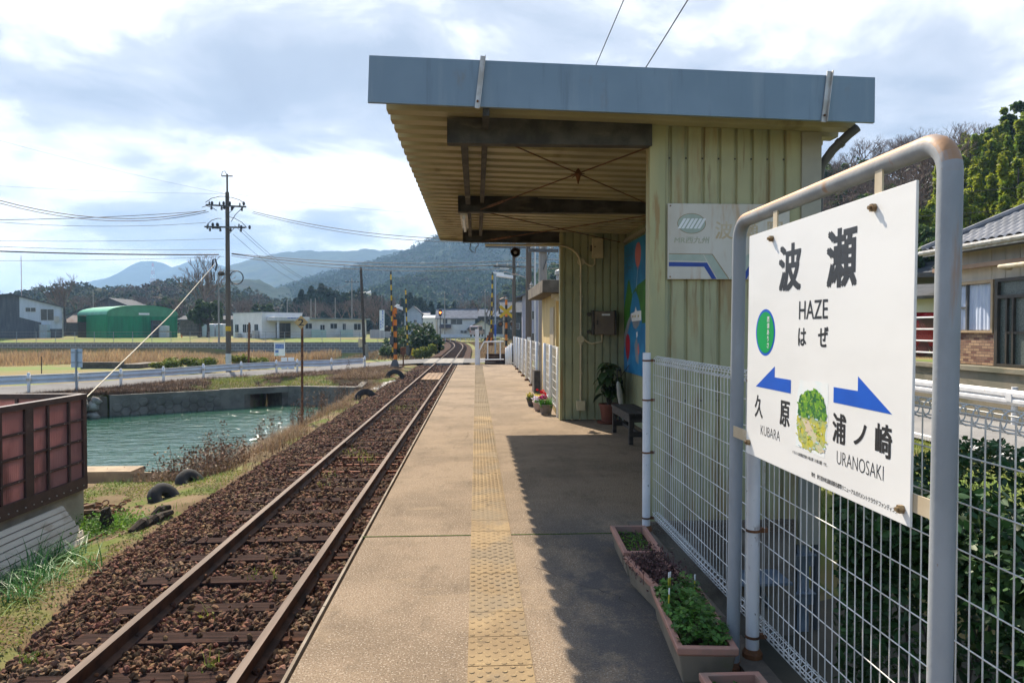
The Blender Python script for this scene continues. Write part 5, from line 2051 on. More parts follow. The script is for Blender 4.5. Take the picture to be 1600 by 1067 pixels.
# sun patch weeds behind the far end: dry vegetation along the track beyond the crossing
x, y = rng.uniform(-11, 7, 26000), rng.uniform(55.8, 125, 26000)
d = np.abs(x - track_x(y))
k = (d > 2.4) & (rng.random(len(x)) < .8)
x, y = x[k], y[k]
V, F = blades(np.stack([x, y, np.maximum(ground_h(x, y), -1.05) - .02], 1), .45, .05, .7, rng)
stuff_mesh('dry_trackside_grass', V, F, M['grass_dry'], 'dry brown grass on both sides of the curving track', 'grass')

# ------------------------------------------------------------------ canal walls
wall = thing('canal_wall', 'grey honeycomb block wall along the far side of the canal with a square culvert', 'retaining wall', (-8.6, 31.9, 0))
WL = Vector((-8.6, 31.9, 0))


def seg_wall(mb, a, b, z0, z1a, z1b, t=.55, mi=0, front=0.0):
    a, b = Vector((*a, 0)), Vector((*b, 0))
    d = (b - a).normalized()
    nr = Vector((-d.y, d.x, 0))
    if nr.y < 0:
        nr = -nr
    a0, b0 = a - nr * front, b - nr * front
    mb.hexa([(a0.x, a0.y, z0), (b0.x, b0.y, z0), ((b + nr * t).x, (b + nr * t).y, z0), ((a + nr * t).x, (a + nr * t).y, z0),
             (a0.x, a0.y, z1a), (b0.x, b0.y, z1b), ((b + nr * t).x, (b + nr * t).y, z1b), ((a + nr * t).x, (a + nr * t).y, z1a)], mi)
    return a, d, nr


def hexes(mb, a, d, nr, ln, z0, z1, r_=.20, x0=.0):
    h_ = r_ * math.sqrt(3)
    col = 0
    s = x0
    while s < ln:
        zz = z0 + (h_ / 2 if col % 2 else 0)
        while zz < z1 - h_ * .4:
            pts, pts2 = [], []
            for q_ in range(6):
                an = math.pi / 3 * q_
                for rr_, dd, L_ in ((r_ * .93, 0.0, pts), (r_ * .78, .035, pts2)):
                    p = a + d * (s + rr_ * math.cos(an)) - nr * (.002 + dd)
                    L_.append((p.x, p.y, min(z1 - .01, zz + rr_ * math.sin(an))))
            mb.add(pts + pts2, [(q_, (q_ + 1) % 6, 6 + (q_ + 1) % 6, 6 + q_) for q_ in range(6)] + [tuple(range(6, 12))])
            zz += h_
        s += r_ * 1.5
        col += 1


mb = MB()
A1, A2 = (-14.48, 28.58), (-11.0, 30.84)
CU0, CU1 = (-10.15, 31.35), (-8.55, 32.42)
a, d, nr = seg_wall(mb, A1, A2, -2.4, -1.08, -1.08)
hexes(mb, a, d, nr, (Vector((*A2, 0)) - a).length, -1.95, -1.12, .21, .25)
seg_wall(mb, A2, CU0, -2.4, -1.05, -1.05, .55, 0, .03)
seg_wall(mb, CU0, CU1, -1.32, -1.05, -1.05, .55, 0, .03)
a, d, nr = seg_wall(mb, CU1, (-5.4, 31.6), -2.4, -1.05, -1.05)
hexes(mb, a, d, nr, (Vector((-5.4, 31.6, 0)) - a).length, -1.95, -1.12, .21, .35)
seg_wall(mb, (-5.42, 31.75), (-5.6, 39.6), -2.2, -1.05, -.80, .3)
o = mb.build('block_face', M['honeycomb'], wall)
o.location = -WL
mb = MB()   # culvert tunnel behind the opening
dv = (Vector((*CU1, 0)) - Vector((*CU0, 0))).normalized()
nv = Vector((-dv.y, dv.x, 0))
c0_, c1_ = Vector((*CU0, 0)), Vector((*CU1, 0))
for (p, q) in ((c0_, c0_ + dv * .25), (c1_ - dv * .25, c1_)):
    mb.hexa([(p.x, p.y, -2.4), (q.x, q.y, -2.4), (q + nv * 6).to_tuple()[:2] + (-2.4,), (p + nv * 6).to_tuple()[:2] + (-2.4,),
             (p.x, p.y, -1.33), (q.x, q.y, -1.33), (q + nv * 6).to_tuple()[:2] + (-1.33,), (p + nv * 6).to_tuple()[:2] + (-1.33,)])
p, q = c0_ + nv * .56, c1_ + nv * .56
mb.hexa([(p.x, p.y, -1.32), (q.x, q.y, -1.32), (q + nv * 6).to_tuple()[:2] + (-1.32,), (p + nv * 6).to_tuple()[:2] + (-1.32,),
         (p.x, p.y, -1.15), (q.x, q.y, -1.15), (q + nv * 6).to_tuple()[:2] + (-1.15,), (p + nv * 6).to_tuple()[:2] + (-1.15,)])
p, q = c0_ + nv * 5.2, c1_ + nv * 5.2
mb.hexa([(p.x, p.y, -2.4), (q.x, q.y, -2.4), (q + nv * .3).to_tuple()[:2] + (-2.4,), (p + nv * .3).to_tuple()[:2] + (-2.4,),
         (p.x, p.y, -1.2), (q.x, q.y, -1.2), (q + nv * .3).to_tuple()[:2] + (-1.2,), (p + nv * .3).to_tuple()[:2] + (-1.2,)])
o = mb.build('culvert', M['concrete_dark'], wall)
o.location = -WL
# stone wall piece
sw = thing('stone_wall', 'short wall of pale rough boulders between enclosure and honeycomb wall', 'stone wall', (-15.5, 26.8, 0))
mb = MB()
seg_wall(mb, (-17.9, 25.2), (-14.5, 28.5), -2.4, -1.14, -1.14, .5, 0, -.12)
o = mb.build('backing', M['concrete_dark'], sw)
o.location = (15.5, -26.8, 0)
rng2 = np.random.default_rng(3)
cc = []
for zz in (-1.85, -1.5, -1.22):
    for s in np.arange(0, 4.4, .52):
        t = s / 4.53
        cc.append((-17.9 + 3.35 * t + rng2.uniform(-.1, .1), 25.2 + 3.25 * t - .02, zz + rng2.uniform(-.06, .06)))
V, F = stones(np.array(cc), rng2.uniform(.22, .33, len(cc)), rng2)
o = link('boulder', np_mesh('boulder', V, F, mat('pale_boulder', (.36, .34, .30), (.22, .20, .17), sc=3, rough=.9, bump=.4, isl=.3)), sw)
o.location = (15.5, -26.8, 0)
mb = MB()
mb.box(-9.4, -6.45, 13.45, 14.0, -2.6, -1.10)
mb.hexa([(-6.9, 13.4, -2.6), (-6.4, 13.4, -2.6), (-6.2, 16.0, -2.6), (-6.75, 16.0, -2.6), (-6.9, 13.4, -1.12), (-6.4, 13.4, -1.12), (-6.2, 16.0, -1.6), (-6.75, 16.0, -1.75)])
tag(mb.build('quay_edge', mat('tan_concrete', (.40, .30, .19), (.27, .20, .13), sc=2, rough=.9, bump=.3, bsc=20)), 'low tan concrete edge where the near bank meets the canal', 'quay edge')

# ------------------------------------------------------------------ left road: guard rail, verge, signs
gl = thing('guard_rail', 'white steel guard rail on white posts along the canal road', 'guard rail', (-11, 36, -.9))
GLO = Vector((-11, 36, -.9))
posts_px = [(45, 614), (120, 610), (189, 605), (255.5, 600), (318, 594), (377, 588.7), (432, 585), (464.6, 583), (518, 581), (570, 576.5)]
pp = [G(u, v, -.90) for u, v in posts_px]
st0 = pp[0] - (pp[1] - pp[0]).normalized() * 2.0
pp = [st0 - (pp[1] - pp[0]).normalized() * 2, st0] + pp
mb = MB()
prof = [(-.02, .35), (.02, .41), (.02, .46), (-.02, .50), (-.02, .54), (.02, .58), (.02, .63), (-.02, .69)]
vs, n = [], len(prof)
for i_, p in enumerate(pp):
    d_ = (pp[min(i_ + 1, len(pp) - 1)] - pp[max(i_ - 1, 0)]).normalized()
    nr = Vector((d_.y, -d_.x, 0))
    for (q_, z_) in prof:
        w_ = p - nr * (q_ + .09)
        vs.append((w_.x, w_.y, -.9 + z_))
mb.add(vs, [(i_ * n + j, i_ * n + j + 1, (i_ + 1) * n + j + 1, (i_ + 1) * n + j) for i_ in range(len(pp) - 1) for j in range(n - 1)])
M['rail_white'] = mat('pale_blue_white_rail', (.60, .645, .70), (.52, .56, .62), sc=2, rough=.5, layers=[dict(c=RUST, sc=1.6, lo=.68, hi=.74, amt=.5)])
o = mb.build('rail_beam', M['rail_white'], gl)
o.location = -GLO
so = o.modifiers.new('thick', 'SOLIDIFY')
so.thickness = .012
pm_ = MB()
pm_.tube([(0, 0, -.15), (0, 0, .74)], .055, 12)
pm_.lathe([(.058, .74), (.05, .77), (.02, .785)], (0, 0, 0), 12)
pmm = pm_.mesh('rail_post', M['white_post'])
pmm.shade_smooth()
bk = MB()
bk.box(-.05, .05, -.10, .06, .46, .56)
bkm = bk.mesh('rail_bracket', M['cream_bar'])
for p in pp[1:]:
    o = link('rail_post', pmm, gl)
    o.location = (p.x - GLO.x, p.y - GLO.y, 0)
    o2 = link('rail_bracket', bkm, o)
    o2.location = (0, .03, 0)
# dry verge between wall and road
x = rng.uniform(-22, -4.6, 60000)
t = rng.random(len(x))
y = wall_y(x) + .3 + t * np.maximum(road_y(x) - wall_y(x) - .5, .1)
y = np.where(x > -6.6, 32.5 + rng.random(len(x)) * (road_y(x) - 33), y)
k = (y < 46) & (y > wall_y(x) + .25) & (y < road_y(x) - .15)
x, y = x[k], y[k]
gr = fbm(x * .45, y * .45, 3, 71) > .045
gz = np.maximum(ground_h(x, y), -1.1)
V, F = blades(np.stack([x, y, gz - .02], 1)[~gr], .26, .020, 1.0, rng)
stuff_mesh('dry_verge', V, F, M['weed_brown'], 'brown withered grass on the verge above the canal wall', 'grass')
V, F = blades(np.stack([x, y, gz - .02], 1)[gr], .17, .018, .9, rng)
stuff_mesh('green_verge', V, F, M['leaf_yellow'], 'yellow green grass patches on the verge above the canal wall', 'grass')
# bushes by the pole, reeds, concrete channel
x = rng.uniform(-60, -13, 90000)
y = rng.uniform(56.0, 86.5, len(x))
front = 60 + 6 * fbm(x * .12, x * 0, 2, 8) * 2 + sst(-22, -15, x) * 10
k = (y > front) & ~((x > -20) & (y > 88)) & (x < -13.5 - .10 * (y - 60))
k &= (rng.random(len(x)) < np.where(y < front + 5, 1, .35))
x, y = x[k], y[k]
V, F = blades(np.stack([x, y, np.full(len(x), -1.75)], 1), np.clip((1.30 - (y - 60) * .022) * (.75 + 2.2 * fbm(x * .25, y * .12, 3, 17)), .3, 2), .075, .32, rng, 3)
stuff_mesh('reed_bed', V, F, M['reed'], 'wide bed of tan dry reeds in front of the block wall', 'reeds')
mb = MB()
a, b = G(128, 575, -1.15), G(198, 574, -1.15)
mb.box(a.x, b.x, 49.5, 50.0, -1.4, -.75)
mb.box(b.x, b.x + 1.2, 49.6, 53, -1.5, -.9)
mb.box(a.x + 1, b.x - .5, 49.4, 49.49, -.92, -.86)
tag(mb.build('concrete_channel', M['concrete_dark']), 'low dark concrete channel block between the grass and the reeds', 'channel')
mb = MB()
mb.box(-90, -10.9, 88.8, 89.3, -2.4, -.165)
mb.hexa([(-10.9, 88.8, -2.4), (-10.5, 88.8, -2.4), (-10.0, 96, -2.4), (-10.9, 96, -2.4), (-10.9, 88.8, -.17), (-10.5, 88.8, -.17), (-10.0, 96, -.17), (-10.9, 96, -.17)])
tag(mb.build('revetment_wall', mat('revetment_block', (.20, .185, .165), (.13, .12, .105), sc=1, rough=.95,
                                   brick=dict(w=.62, h=.36, mortar=.035, c1=(.20, .185, .165), c2=(.15, .14, .125), cm=(.40, .38, .34), rot=(R(90), 0, 0), amt=.8, dist=.05))),
    'long grey concrete block wall behind the reeds and the far grass strip', 'retaining wall')


# bushes made of leaves
def leafy(name, label, cat, loc, rad, n, size, m_, group=None, seed=0, dense=.5, stem=True):
    r_ = np.random.default_rng(seed)
    t = thing(name, label, cat, loc, 0, group)
    k_ = max(5, int(n / 260))
    cen = r_.normal(0, .38, (k_, 3))
    cen[:, 2] = np.abs(cen[:, 2]) * .9 + .25
    w_ = r_.uniform(.22, .42, k_)
    idx = r_.integers(0, k_, n)
    dd = r_.normal(size=(n, 3))
    dd /= np.linalg.norm(dd, axis=1, keepdims=True)
    p = cen[idx] + dd * (w_[idx] * (dense + (1 - dense) * r_.random(n)))[:, None]
    p = p * np.array(rad)
    p = p[p[:, 2] > 0]
    V, F = leaf_quads(p, size, r_, .2)
    link('foliage', np_mesh('foliage', V, F, m_), t)
    if stem:
        mb = MB()
        for q_ in range(6):
            e = Vector(cen[q_ % k_] * np.array(rad)) * .8
            mb.tube([(e.x * .2, e.y * .2, -.1), (e.x * .5, e.y * .5, e.z * .5), e], [.03 * rad[2], .02 * rad[2], .008 * rad[2]], 5)
        mb.build('stem', M['bark'], t)
    return t


bl = [(262, 578, 1.5, .7, 'yellow green shrub by the road, left end of the row beside the pole'), (292, 577, 1.7, .8, 'yellow green shrub by the road, second from the left of the row'), (322, 576, 1.6, .8, 'yellow green shrub by the road just left of the pole'),
      (378, 571, 1.6, .9, 'yellow green shrub by the road just right of the pole'), (398, 570, 1.2, .7, 'small yellow green shrub near the leaning rusty post')]
for k_, (u, v_, w_, h_, lab) in enumerate(bl):
    g_ = G(u, v_, -.95)
    leafy('roadside_shrub', lab, 'shrub', (g_.x, g_.y, -1.0), (w_ * .9, .9, h_), 1500, .085, M['leaf_yellow'], 'shrubs beside the canal road', 40 + k_)
g_ = P(655, 545, 64)
leafy('trackside_bush', 'big dark green bush left of the track just beyond the crossing', 'bush', (g_.x, 64, -1.0), (2.6, 2.2, 2.5), 4200, .17, M['leaf_dark'], 'bushes beyond the crossing', 51)
g_ = P(632, 550, 61)
leafy('trackside_bush', 'dark olive bush at the foot of the striped barrier arm beyond the crossing', 'bush', (g_.x - .6, 60, -1.0), (1.7, 1.6, 1.6), 2200, .15, M['leaf_dark'], 'bushes beyond the crossing', 52)
g_ = P(662, 550, 57.5)
leafy('trackside_bush', 'low bright yellow green bush at the crossing edge', 'bush', (g_.x, 57.6, -1.0), (1.2, 1.0, 1.2), 1500, .13, M['leaf_yellow'], 'bushes beyond the crossing', 53)


# ------------------------------------------------------------------ small road signs
def post_sign(name, label, cat, foot, parts):
    return thing(name, label, cat, foot)


t = thing('road_sign', 'back of a pale blue grey road sign on a grey pole behind the guard rail', 'road sign', (pp[3].x + .05, pp[3].y - .12, -1.0))
mb = MB()
mb.tube([(0, 0, 0), (0, 0, 1.75)], .038, 10)
mb.build('pole', M['galv'], t, smooth=True)
mb = MB()
mb.box(-.22, .22, .04, .05, 1.02, 1.76)
mb.build('sign_panel', mat('grey_blue_panel', (.50, .56, .64), (.46, .52, .6), sc=2, rough=.45), t)
for zz in (1.2, 1.6):
    mb = MB()
    mb.box(-.2, .2, .02, .04, zz, zz + .04)
    mb.build('sign_clamp', M['galv'], t)

f = G(472, 668, -1.5)
t = thing('speed_marker', 'yellow diamond marker with a black 2 on a rusty post by the canal', 'railway sign', (f.x, f.y, -1.55))
k_ = f.y / 1100
mb = MB()
mb.tube([(0, 0, 0), (.02, 0, 166 * k_)], .038, 10)
mb.build('post', M['rust'], t, smooth=True)
mb = MB()
zc = 164 * k_ + .02
r_ = 10.5 * k_
mb.prism([(0, zc - r_), (r_, zc), (0, zc + r_), (-r_, zc)], 'Y', -.06, -.045)
pl = mb.build('diamond_plate', mat('ochre_plate', (.55, .38, .15), (.45, .30, .12), sc=6, rough=.5, layers=[dict(c=RUST, sc=5, lo=.62, hi=.72, amt=.5)]), t, bevel=.003)
mb = MB()
text_into(mb, '2', (-.42 * r_, .42 * r_, zc - .50 * r_, zc + .50 * r_), lambda s, t_: (s, -.0605, t_), .03)
mb.build('numeral', M['ink'], pl)

f = P(437, 560, 45)
t = thing('notice_board', 'white notice board with blue pictures on two thin legs beyond the road', 'notice board', (f.x, 45, -1.0))
zt_, zb_ = P(437, 535, 45).z + 1.0, P(437, 556, 45).z + 1.0
mb = MB()
mb.box(-.33, .33, -.02, .02, zb_, zt_)
bp2 = mb.build('board', M['white'], t)
mb = MB()
mb.box(-.27, .27, -.024, -.021, zt_ - .40, zt_ - .10, 0)
mb.box(-.27, -.06, -.024, -.021, zt_ - .66, zt_ - .47, 0)
mb.box(-.22, -.08, -.024, -.021, zt_ - .84, zt_ - .70, 1)
mb.box(-.30, .30, -.023, -.021, zt_ - .06, zt_ - .03, 2)
mb.build('printed_picture', [mat('print_blue', (.10, .18, .42), (.2, .28, .5), sc=9, rough=.5), mat('print_mint', (.4, .6, .55), (.5, .65, .6), rough=.5), M['concrete']], bp2)
for s in (-.28, .28):
    mb = MB()
    mb.tube([(s, .03, 0), (s, .03, zb_ + .1)], .02, 8)
    mb.build('leg', M['rust'], t)
# white marker boards behind the rail
for u in (444, 455):
    f = P(u, 575, 43.5)
    mb = MB()
    mb.box(-.18, .18, -.02, .02, .05, .75)
    mb.box(-.03, .03, .02, .06, 0, .7)
    o = mb.build('white_marker', M['white'])
    o.location = (f.x, 43.5, -.95)
    tag(o, 'small white marker plate standing behind the guard rail', 'marker', 'white marker plates by the road')
f = P(388, 562, 48)
mb = MB()
mb.tube([(0, 0, -.2), (.08, 0, 3.0)], .07, 8)
o = mb.build('leaning_post', M['rust'])
o.location = (f.x, 48, -1.05)
tag(o, 'bare rusty brown post leaning slightly right of the utility pole', 'post')
f = P(65, 585, 42)
mb = MB()
mb.tube([(0, 0, 0), (0, 0, 1.0)], .03, 6)
o = mb.build('field_stake', M['bark'])
o.location = (f.x, 42, -1.05)
tag(o, 'thin dark stake standing in the green field', 'stake')
# ------------------------------------------------------------------ utility poles and wires
M['pole'] = mat('brown_grey_pole', (.13, .105, .085), (.095, .078, .065), sc=3, stretch=(2, 2, .2), rough=.85)
M['pole_light'] = mat('pale_concrete_pole', (.30, .28, .25), (.24, .22, .20), sc=3, stretch=(2, 2, .3), rough=.85)
M['insul'] = mat('porcelain', (.5, .5, .48), (.35, .33, .3), sc=9, rough=.3)
M['black_cable'] = mat('black_cable', (.02, .02, .022), (.03, .03, .032), sc=3, rough=.6)
M['steel_dark'] = mat('dark_steel', (.10, .10, .10), (.07, .07, .07), sc=5, rough=.6)
M['yellow'] = mat('safety_yellow', (.62, .40, .012), (.52, .32, .012), sc=5, rough=.5)
M['orange'] = mat('signal_orange', (.70, .20, .015), (.58, .16, .015), sc=5, rough=.5)
M['black'] = mat('matt_black', (.018, .018, .018), (.028, .026, .024), sc=5, rough=.6)


def pole(label, loc, h, r, arms=(), m_=None, extras=True, group='utility poles'):
    t = thing('utility_pole', label, 'utility pole', loc, 0, group)
    mb = MB()
    mb.tube([(0, 0, -.4), (0, 0, h * .5), (0, 0, h)], [r, r * .86, r * .7], 12)
    mb.build('shaft', m_ or M['pole'], t, smooth=True)
    for (z, w, off, kind, rz_) in arms:
        mb = MB()
        mb.box(-w / 2 + off, w / 2 + off, -.06 - r, -r + .02, z - .05, z + .05)
        mb.bar((off * .5 + w * .2, -r, z - .04), (0, -r, z - .6), .04, .03)
        a = mb.build('crossarm', M['steel_dark'], t)
        mb = MB()
        for k_ in range(3 if w < 2 else 4):
            x = off - w / 2 + w * (k_ + .35) / (3 if w < 2 else 4)
            mb.lathe([(.03, 0), (.06, .03), (.03, .06), (.065, .10), (.03, .14), (.02, .2)], (x, -.02 - r, z + .05), 8)
            if kind == 'd':
                mb.lathe([(.05, 0), (.08, .05), (.05, .1), (.08, .15), (.03, .22)], (x + .12, -.04 - r, z - .28), 8)
        mb.build('insulator', M['insul'] if kind != 'd' else M['steel_dark'], a)
        a.rotation_euler = (0, 0, rz_)
    return t


pz = -.95
pt = Vector((P(357, 560, 46).x, 46, pz))
t = pole('tall brown utility pole with crossarms, yellow band and white foot by the canal road', pt, 11.2, .17,
         ((10.3, 2.4, -.05, 'd', .25), (8.95, 2.5, -.1, 'd', .1)), M['pole'])
mb = MB()
mb.tube([(0, 0, 11.1), (0, 0, 12.35)], .06, 8)
mb.box(-.35, .35, -.04, .04, 12.2, 12.26)
mb.tube([(-.35, 0, 12.25), (-.3, 0, 12.5), (-.15, 0, 12.55), (0, 0, 12.3)], .02, 5)
mb.build('pole_top', M['pole'], t)
mb = MB()
mb.lathe([(.172, 0), (.172, .30)], (0, 0, 2.35), 14)
mb.build('yellow_band', M['yellow'], t)
mb = MB()
mb.lathe([(.179, -.2), (.176, .9)], (0, 0, .0), 14)
mb.build('white_sleeve', mat('white_sleeve', (.6, .6, .6), (.5, .5, .5), sc=3, rough=.5), t)
mb = MB()
for (x0_, z0_, x1_, z1_) in ((-1.3, 10.5, 0, 10.9), (1.2, 10.4, 0, 10.85), (-1.2, 9.1, -.3, 9.5), (1.3, 8.9, .2, 9.6), (-1.5, 10.2, -.6, 10.0), (.3, 9.3, 1.2, 10.3)):
    a, b = Vector((x0_, -.2, z0_)), Vector((x1_, -.2, z1_))
    mb.tube([a, a.lerp(b, .3) + Vector((0, 0, .15)), a.lerp(b, .7) + Vector((0, 0, .12)), b], .022, 5)
for k_ in range(12):
    rr_ = random.Random(k_)
    mb.lathe([(.05, -.12), (.09, 0), (.05, .12)], (rr_.uniform(-1.6, 1.6), -.22, rr_.choice((8.95, 9.1, 10.2, 10.45))), 7)
mb.box(-.75, -.45, -.3, -.1, 8.85, 8.95)
mb.build('jumper_wire', M['black_cable'], t)
mb = MB()
mb.tube([(.62 + .42 * math.cos(a), -.25, 5.75 + .42 * math.sin(a)) for a in [6.2832 * q / 24 for q in range(24)]], .035, 6, closed=True)
mb.tube([(.0, -.15, 6.2), (.62, -.25, 6.18)], .02, 5)
mb.build('cable_coil', M['black_cable'], t)
mb = MB()
mb.lathe([(.06, -.2), (.15, -.1), (.15, .1), (.06, .2)], (-.35, -.2, 6.0), 10, 0, 'X')
mb.tube([(-1.0, -.2, 6.2), (-.9, -.2, 5.6), (-.78, -.2, 5.55), (-.8, -.2, 6.1)], .04, 6)
mb.build('cable_joint', M['bark'], t)


def wire(a, b, sag=.4, r=.014, label=None, m_=None, n=14, group='power lines'):
    a, b = Vector(a), Vector(b)
    pts = []
    for k_ in range(n + 1):
        s_ = k_ / n
        p = a.lerp(b, s_)
        p.z -= sag * 4 * s_ * (1 - s_)
        pts.append(p)
    mb = MB()
    mb.tube(pts, r, 5)
    o = mb.build('power_line', m_ or M['black_cable'])
    return tag(o, label, 'power line', group)


def PT(u, v):   # a point on the left pole's plane
    return P(u, v, 45.8)


for (v0, u0_, v1, u1, sag, r, Y0, lab) in (
        (292, -70, 329, 322, 1.0, .026, 38, 'thick dark power line sagging steeply to the left pole upper arm'),
        (296, -70, 331, 326, 1.05, .022, 38, 'second thick dark power line just under the steepest one on the left'),
        (344, -70, 330, 320, .15, .020, 44, 'dark power line rising gently to the upper arm of the left pole'),
        (341, -70, 348, 322, .35, .014, 44, 'thin power line running to the lower arm of the left pole'),
        (286, -70, 303, 352, .15, .007, 50, 'hair thin wire running flat to the top of the left pole'),
        (200, -70, 303, 352, .2, .007, 40, 'hair thin wire coming down steeply to the top of the left pole'),
        (375, -70, 373, 350, .12, .012, 44, 'thin cable above the thick telephone bundle left of the pole'),
        (382, -70, 390, 350, .15, .014, 44, 'middle cable above the telephone bundle left of the pole'),
        (390, -70, 398, 342, .10, .045, 44, 'thick telephone cable bundle left of the utility pole'),
        (407, -70, 401, 350, .10, .012, 44, 'lowest thin cable left of the utility pole')):
    wire(P(u0_, v0, Y0), PT(u1, v1), sag, r, lab)
polA = Vector((P(803, 500, 44).x, 44, -.6))
polB = Vector((P(826, 500, 28).x, 28, -.8))
polC = Vector((P(851, 420, 22).x, 22.6, -.9))
for (u, v, u2, v2, Y2, sag, r, lab) in (
        (396, 331, 800, 372, 44, .6, .022, 'upper dark power line from the left pole towards the shelter roof'),
        (394, 333, 800, 377, 44, .65, .018, 'second dark power line from the left pole towards the shelter roof'),
        (362, 303, 800, 342, 44, .2, .007, 'hair thin top wire from the left pole towards the shelter roof'),
        (362, 396, 800, 408, 44, .35, .022, 'upper telephone cable crossing in front of the mountains'),
        (362, 397, 800, 413, 44, .45, .030, 'thick telephone cable crossing in front of the mountains'),
        (362, 400, 800, 419, 44, .5, .020, 'lowest telephone cable crossing in front of the mountains')):
    wire(PT(u, v), P(u2, v2, Y2), sag, r, lab)
for (u, v, u2, v2, lab) in ((366, 352, 548, 441, 'upper thin wire slanting down to the grey far pole'), (372, 352, 551, 440, 'thin wire slanting down to the grey far pole'), (364, 366, 545, 444, 'lowest thin wire slanting down to the grey far pole')):
    wire(PT(u, v), P(u2, v2, 112), 2.2, .012, lab)
# guy wire with pale sleeve
mb = MB()
ga, gb = PT(336, 412), Vector((-7.9, 12.0, -1.0))
mb.tube([ga, ga.lerp(gb, .5) - Vector((0, 0, .25)), gb], .016, 6)
tag(mb.build('guy_wire', mat('cream_guy_sleeve', (.55, .49, .35), (.48, .42, .3), sc=3, rough=.5)), 'pale cream guy wire slanting from the left pole cables down to the canal bank', 'guy wire')
mb = MB()
mb.tube([ga + Vector((.05, -.1, .3)), ga + Vector((.16, -.1, -.1)), ga + Vector((.05, -.1, -.45)), ga + Vector((-.12, -.1, -.2)), ga + Vector((-.08, -.1, .25))], .05, 7, closed=True)
tag(mb.build('guy_insulator', M['black']), 'black loop insulator at the top end of the cream guy wire', 'insulator')

# poles by the crossing
pole('brown utility pole by the crossing, leftmost of the three beside the toilet building', polA, 8.6, .13, ((6.0, 2.6, 0, 's', .1), (7.2, 3.0, -.3, 's', .1)), M['pole'])
tB = pole('dark brown utility pole with a white number plate behind the white mesh fence', polB, 8.2, .135, ((6.1, 1.9, -.1, 's', .2),), M['pole'])
mb = MB()
mb.box(-.07, .07, -.15, -.135, 1.85, 2.02)
mb.build('number_plate', M['white'], tB)
mb = MB()
mb.tube([(.25, 0, -.3), (.25, 0, 7.4)], .035, 8)
mb.build('cable_pipe', M['white_post'], tB)
tC = pole('thick pale concrete pole rising behind the cream toilet building', polC, 8.0, .155, ((4.95, .95, 0, 's', 0), (3.7, 1.0, 0, 's', 0)), M['pole_light'])


def street_lamp(loc, rz, label):
    t = thing('street_lamp', label, 'street lamp', loc, rz, 'street lamps on the poles')
    mb = MB()
    mb.tube([(0, 0, 0), (-.3, 0, .1), (-.55, 0, .12)], .02, 6)
    mb.build('lamp_arm', M['galv'], t)
    mb = MB()
    mb.hexa([(-1.15, -.09, .02), (-.5, -.07, -.06), (-.5, .07, -.06), (-1.15, .09, .02), (-1.15, -.06, .13), (-.5, -.05, .06), (-.5, .05, .06), (-1.15, .06, .13)])
    mb.build('lamp_head', M['white'], t, bevel=.02)
    return t


street_lamp((polB.x - .14, 27.9, P(826, 432, 28).z - .05), .15, 'white street lamp on the dark pole behind the fence')
street_lamp((polA.x - .14, 43.9, P(803, 428, 44).z), -.1, 'white street lamp on the brown pole left of the others')
q = P(785, 418, 62)
t = thing('lamp_post', 'slim pale blue grey lamp post with a double head beyond the crossing', 'lamp post', (P(774, 530, 62).x, 62, -.3))
mb = MB()
mb.tube([(0, 0, -.4), (0, 0, P(774, 420, 62).z + .3)], .07, 8)
mb.build('post', mat('blue_grey_post', (.36, .42, .5), (.3, .36, .44), sc=2, rough=.5), t)
mb = MB()
hz = P(774, 421, 62).z + .3
mb.tube([(0, 0, hz), (.5, 0, hz + .05)], .03, 6)
mb.box(.4, 1.2, -.1, .1, hz, hz + .12)
mb.build('lamp_head', M['white'], t)
mb = MB()
mb.lathe([(.09, 0), (.09, 1.0)], (0, 0, P(774, 525, 62).z + .3), 10)
mb.build('blue_wrap', mat('blue_wrap', (.03, .10, .4), (.03, .09, .35), rough=.5), t)
# wires above the shelter
wire(polB + Vector((0, 0, 7.0)), P(1000, -60, 9.5), .15, .008, 'thin black wire rising over the shelter roof, left of the two', n=20)
wire(polC + Vector((0, 0, 5.9)), P(1112, -60, 7.8), .12, .008, 'thin black wire rising over the shelter roof, right of the two', n=20)
for k_, (v1, v2) in enumerate(((404, 402), (411, 410), (418, 417))):
    wire(P(803, v1 - 2, 44), P(1010, v2 - 10, 40), .3, .016, ('upper', 'middle', 'lower')[k_] + ' dark cable running right behind the shelter from the brown pole')

# loudspeaker under the roof end
sp_ = thing('horn_speaker', 'dark round horn loudspeaker hanging under the far end of the shelter roof', 'loudspeaker', (P(805, 395, 13.3).x, 13.3, P(805, 395, 13.3).z))
mb = MB()
mb.lathe([(.030, .16), (.035, .05), (.065, -.02), (.092, -.085), (.086, -.088), (.055, -.02), (.03, .02)], (0, 0, 0), 18, 0, 'Y')
mb.build('horn', mat('dark_brown_horn', (.05, .032, .02), (.035, .024, .017), sc=5, rough=.5), sp_, smooth=True)
mb = MB()
mb.lathe([(.034, -.03), (.03, -.05), (.01, -.06)], (0, 0, 0), 12, 0, 'Y')
mb.build('driver', M['insul'], sp_)
mb = MB()
mb.tube([(-.08, .05, .0), (-.085, .05, .15), (-.085, .0, .26)], .008, 5)
mb.tube([(.08, .05, .0), (.085, .05, .15), (.085, .0, .26)], .008, 5)
mb.build('hanger', M['steel_dark'], sp_)
a = P(745, 374, 13.15)
mb = MB()
mb.tube([a, a + Vector((.03, 0, -.1)), a + Vector((-.02, 0, -.17)), a + Vector((-.03, 0, -.25)), a + Vector((-.09, 0, -.23)), a + Vector((-.13, 0, -.18)), a + Vector((-.10, 0, -.02))], .009, 5)
tag(mb.build('loose_cable', M['steel_dark']), 'loose bent cable end dangling under the far roof edge', 'cable')

# ------------------------------------------------------------------ level crossing equipment


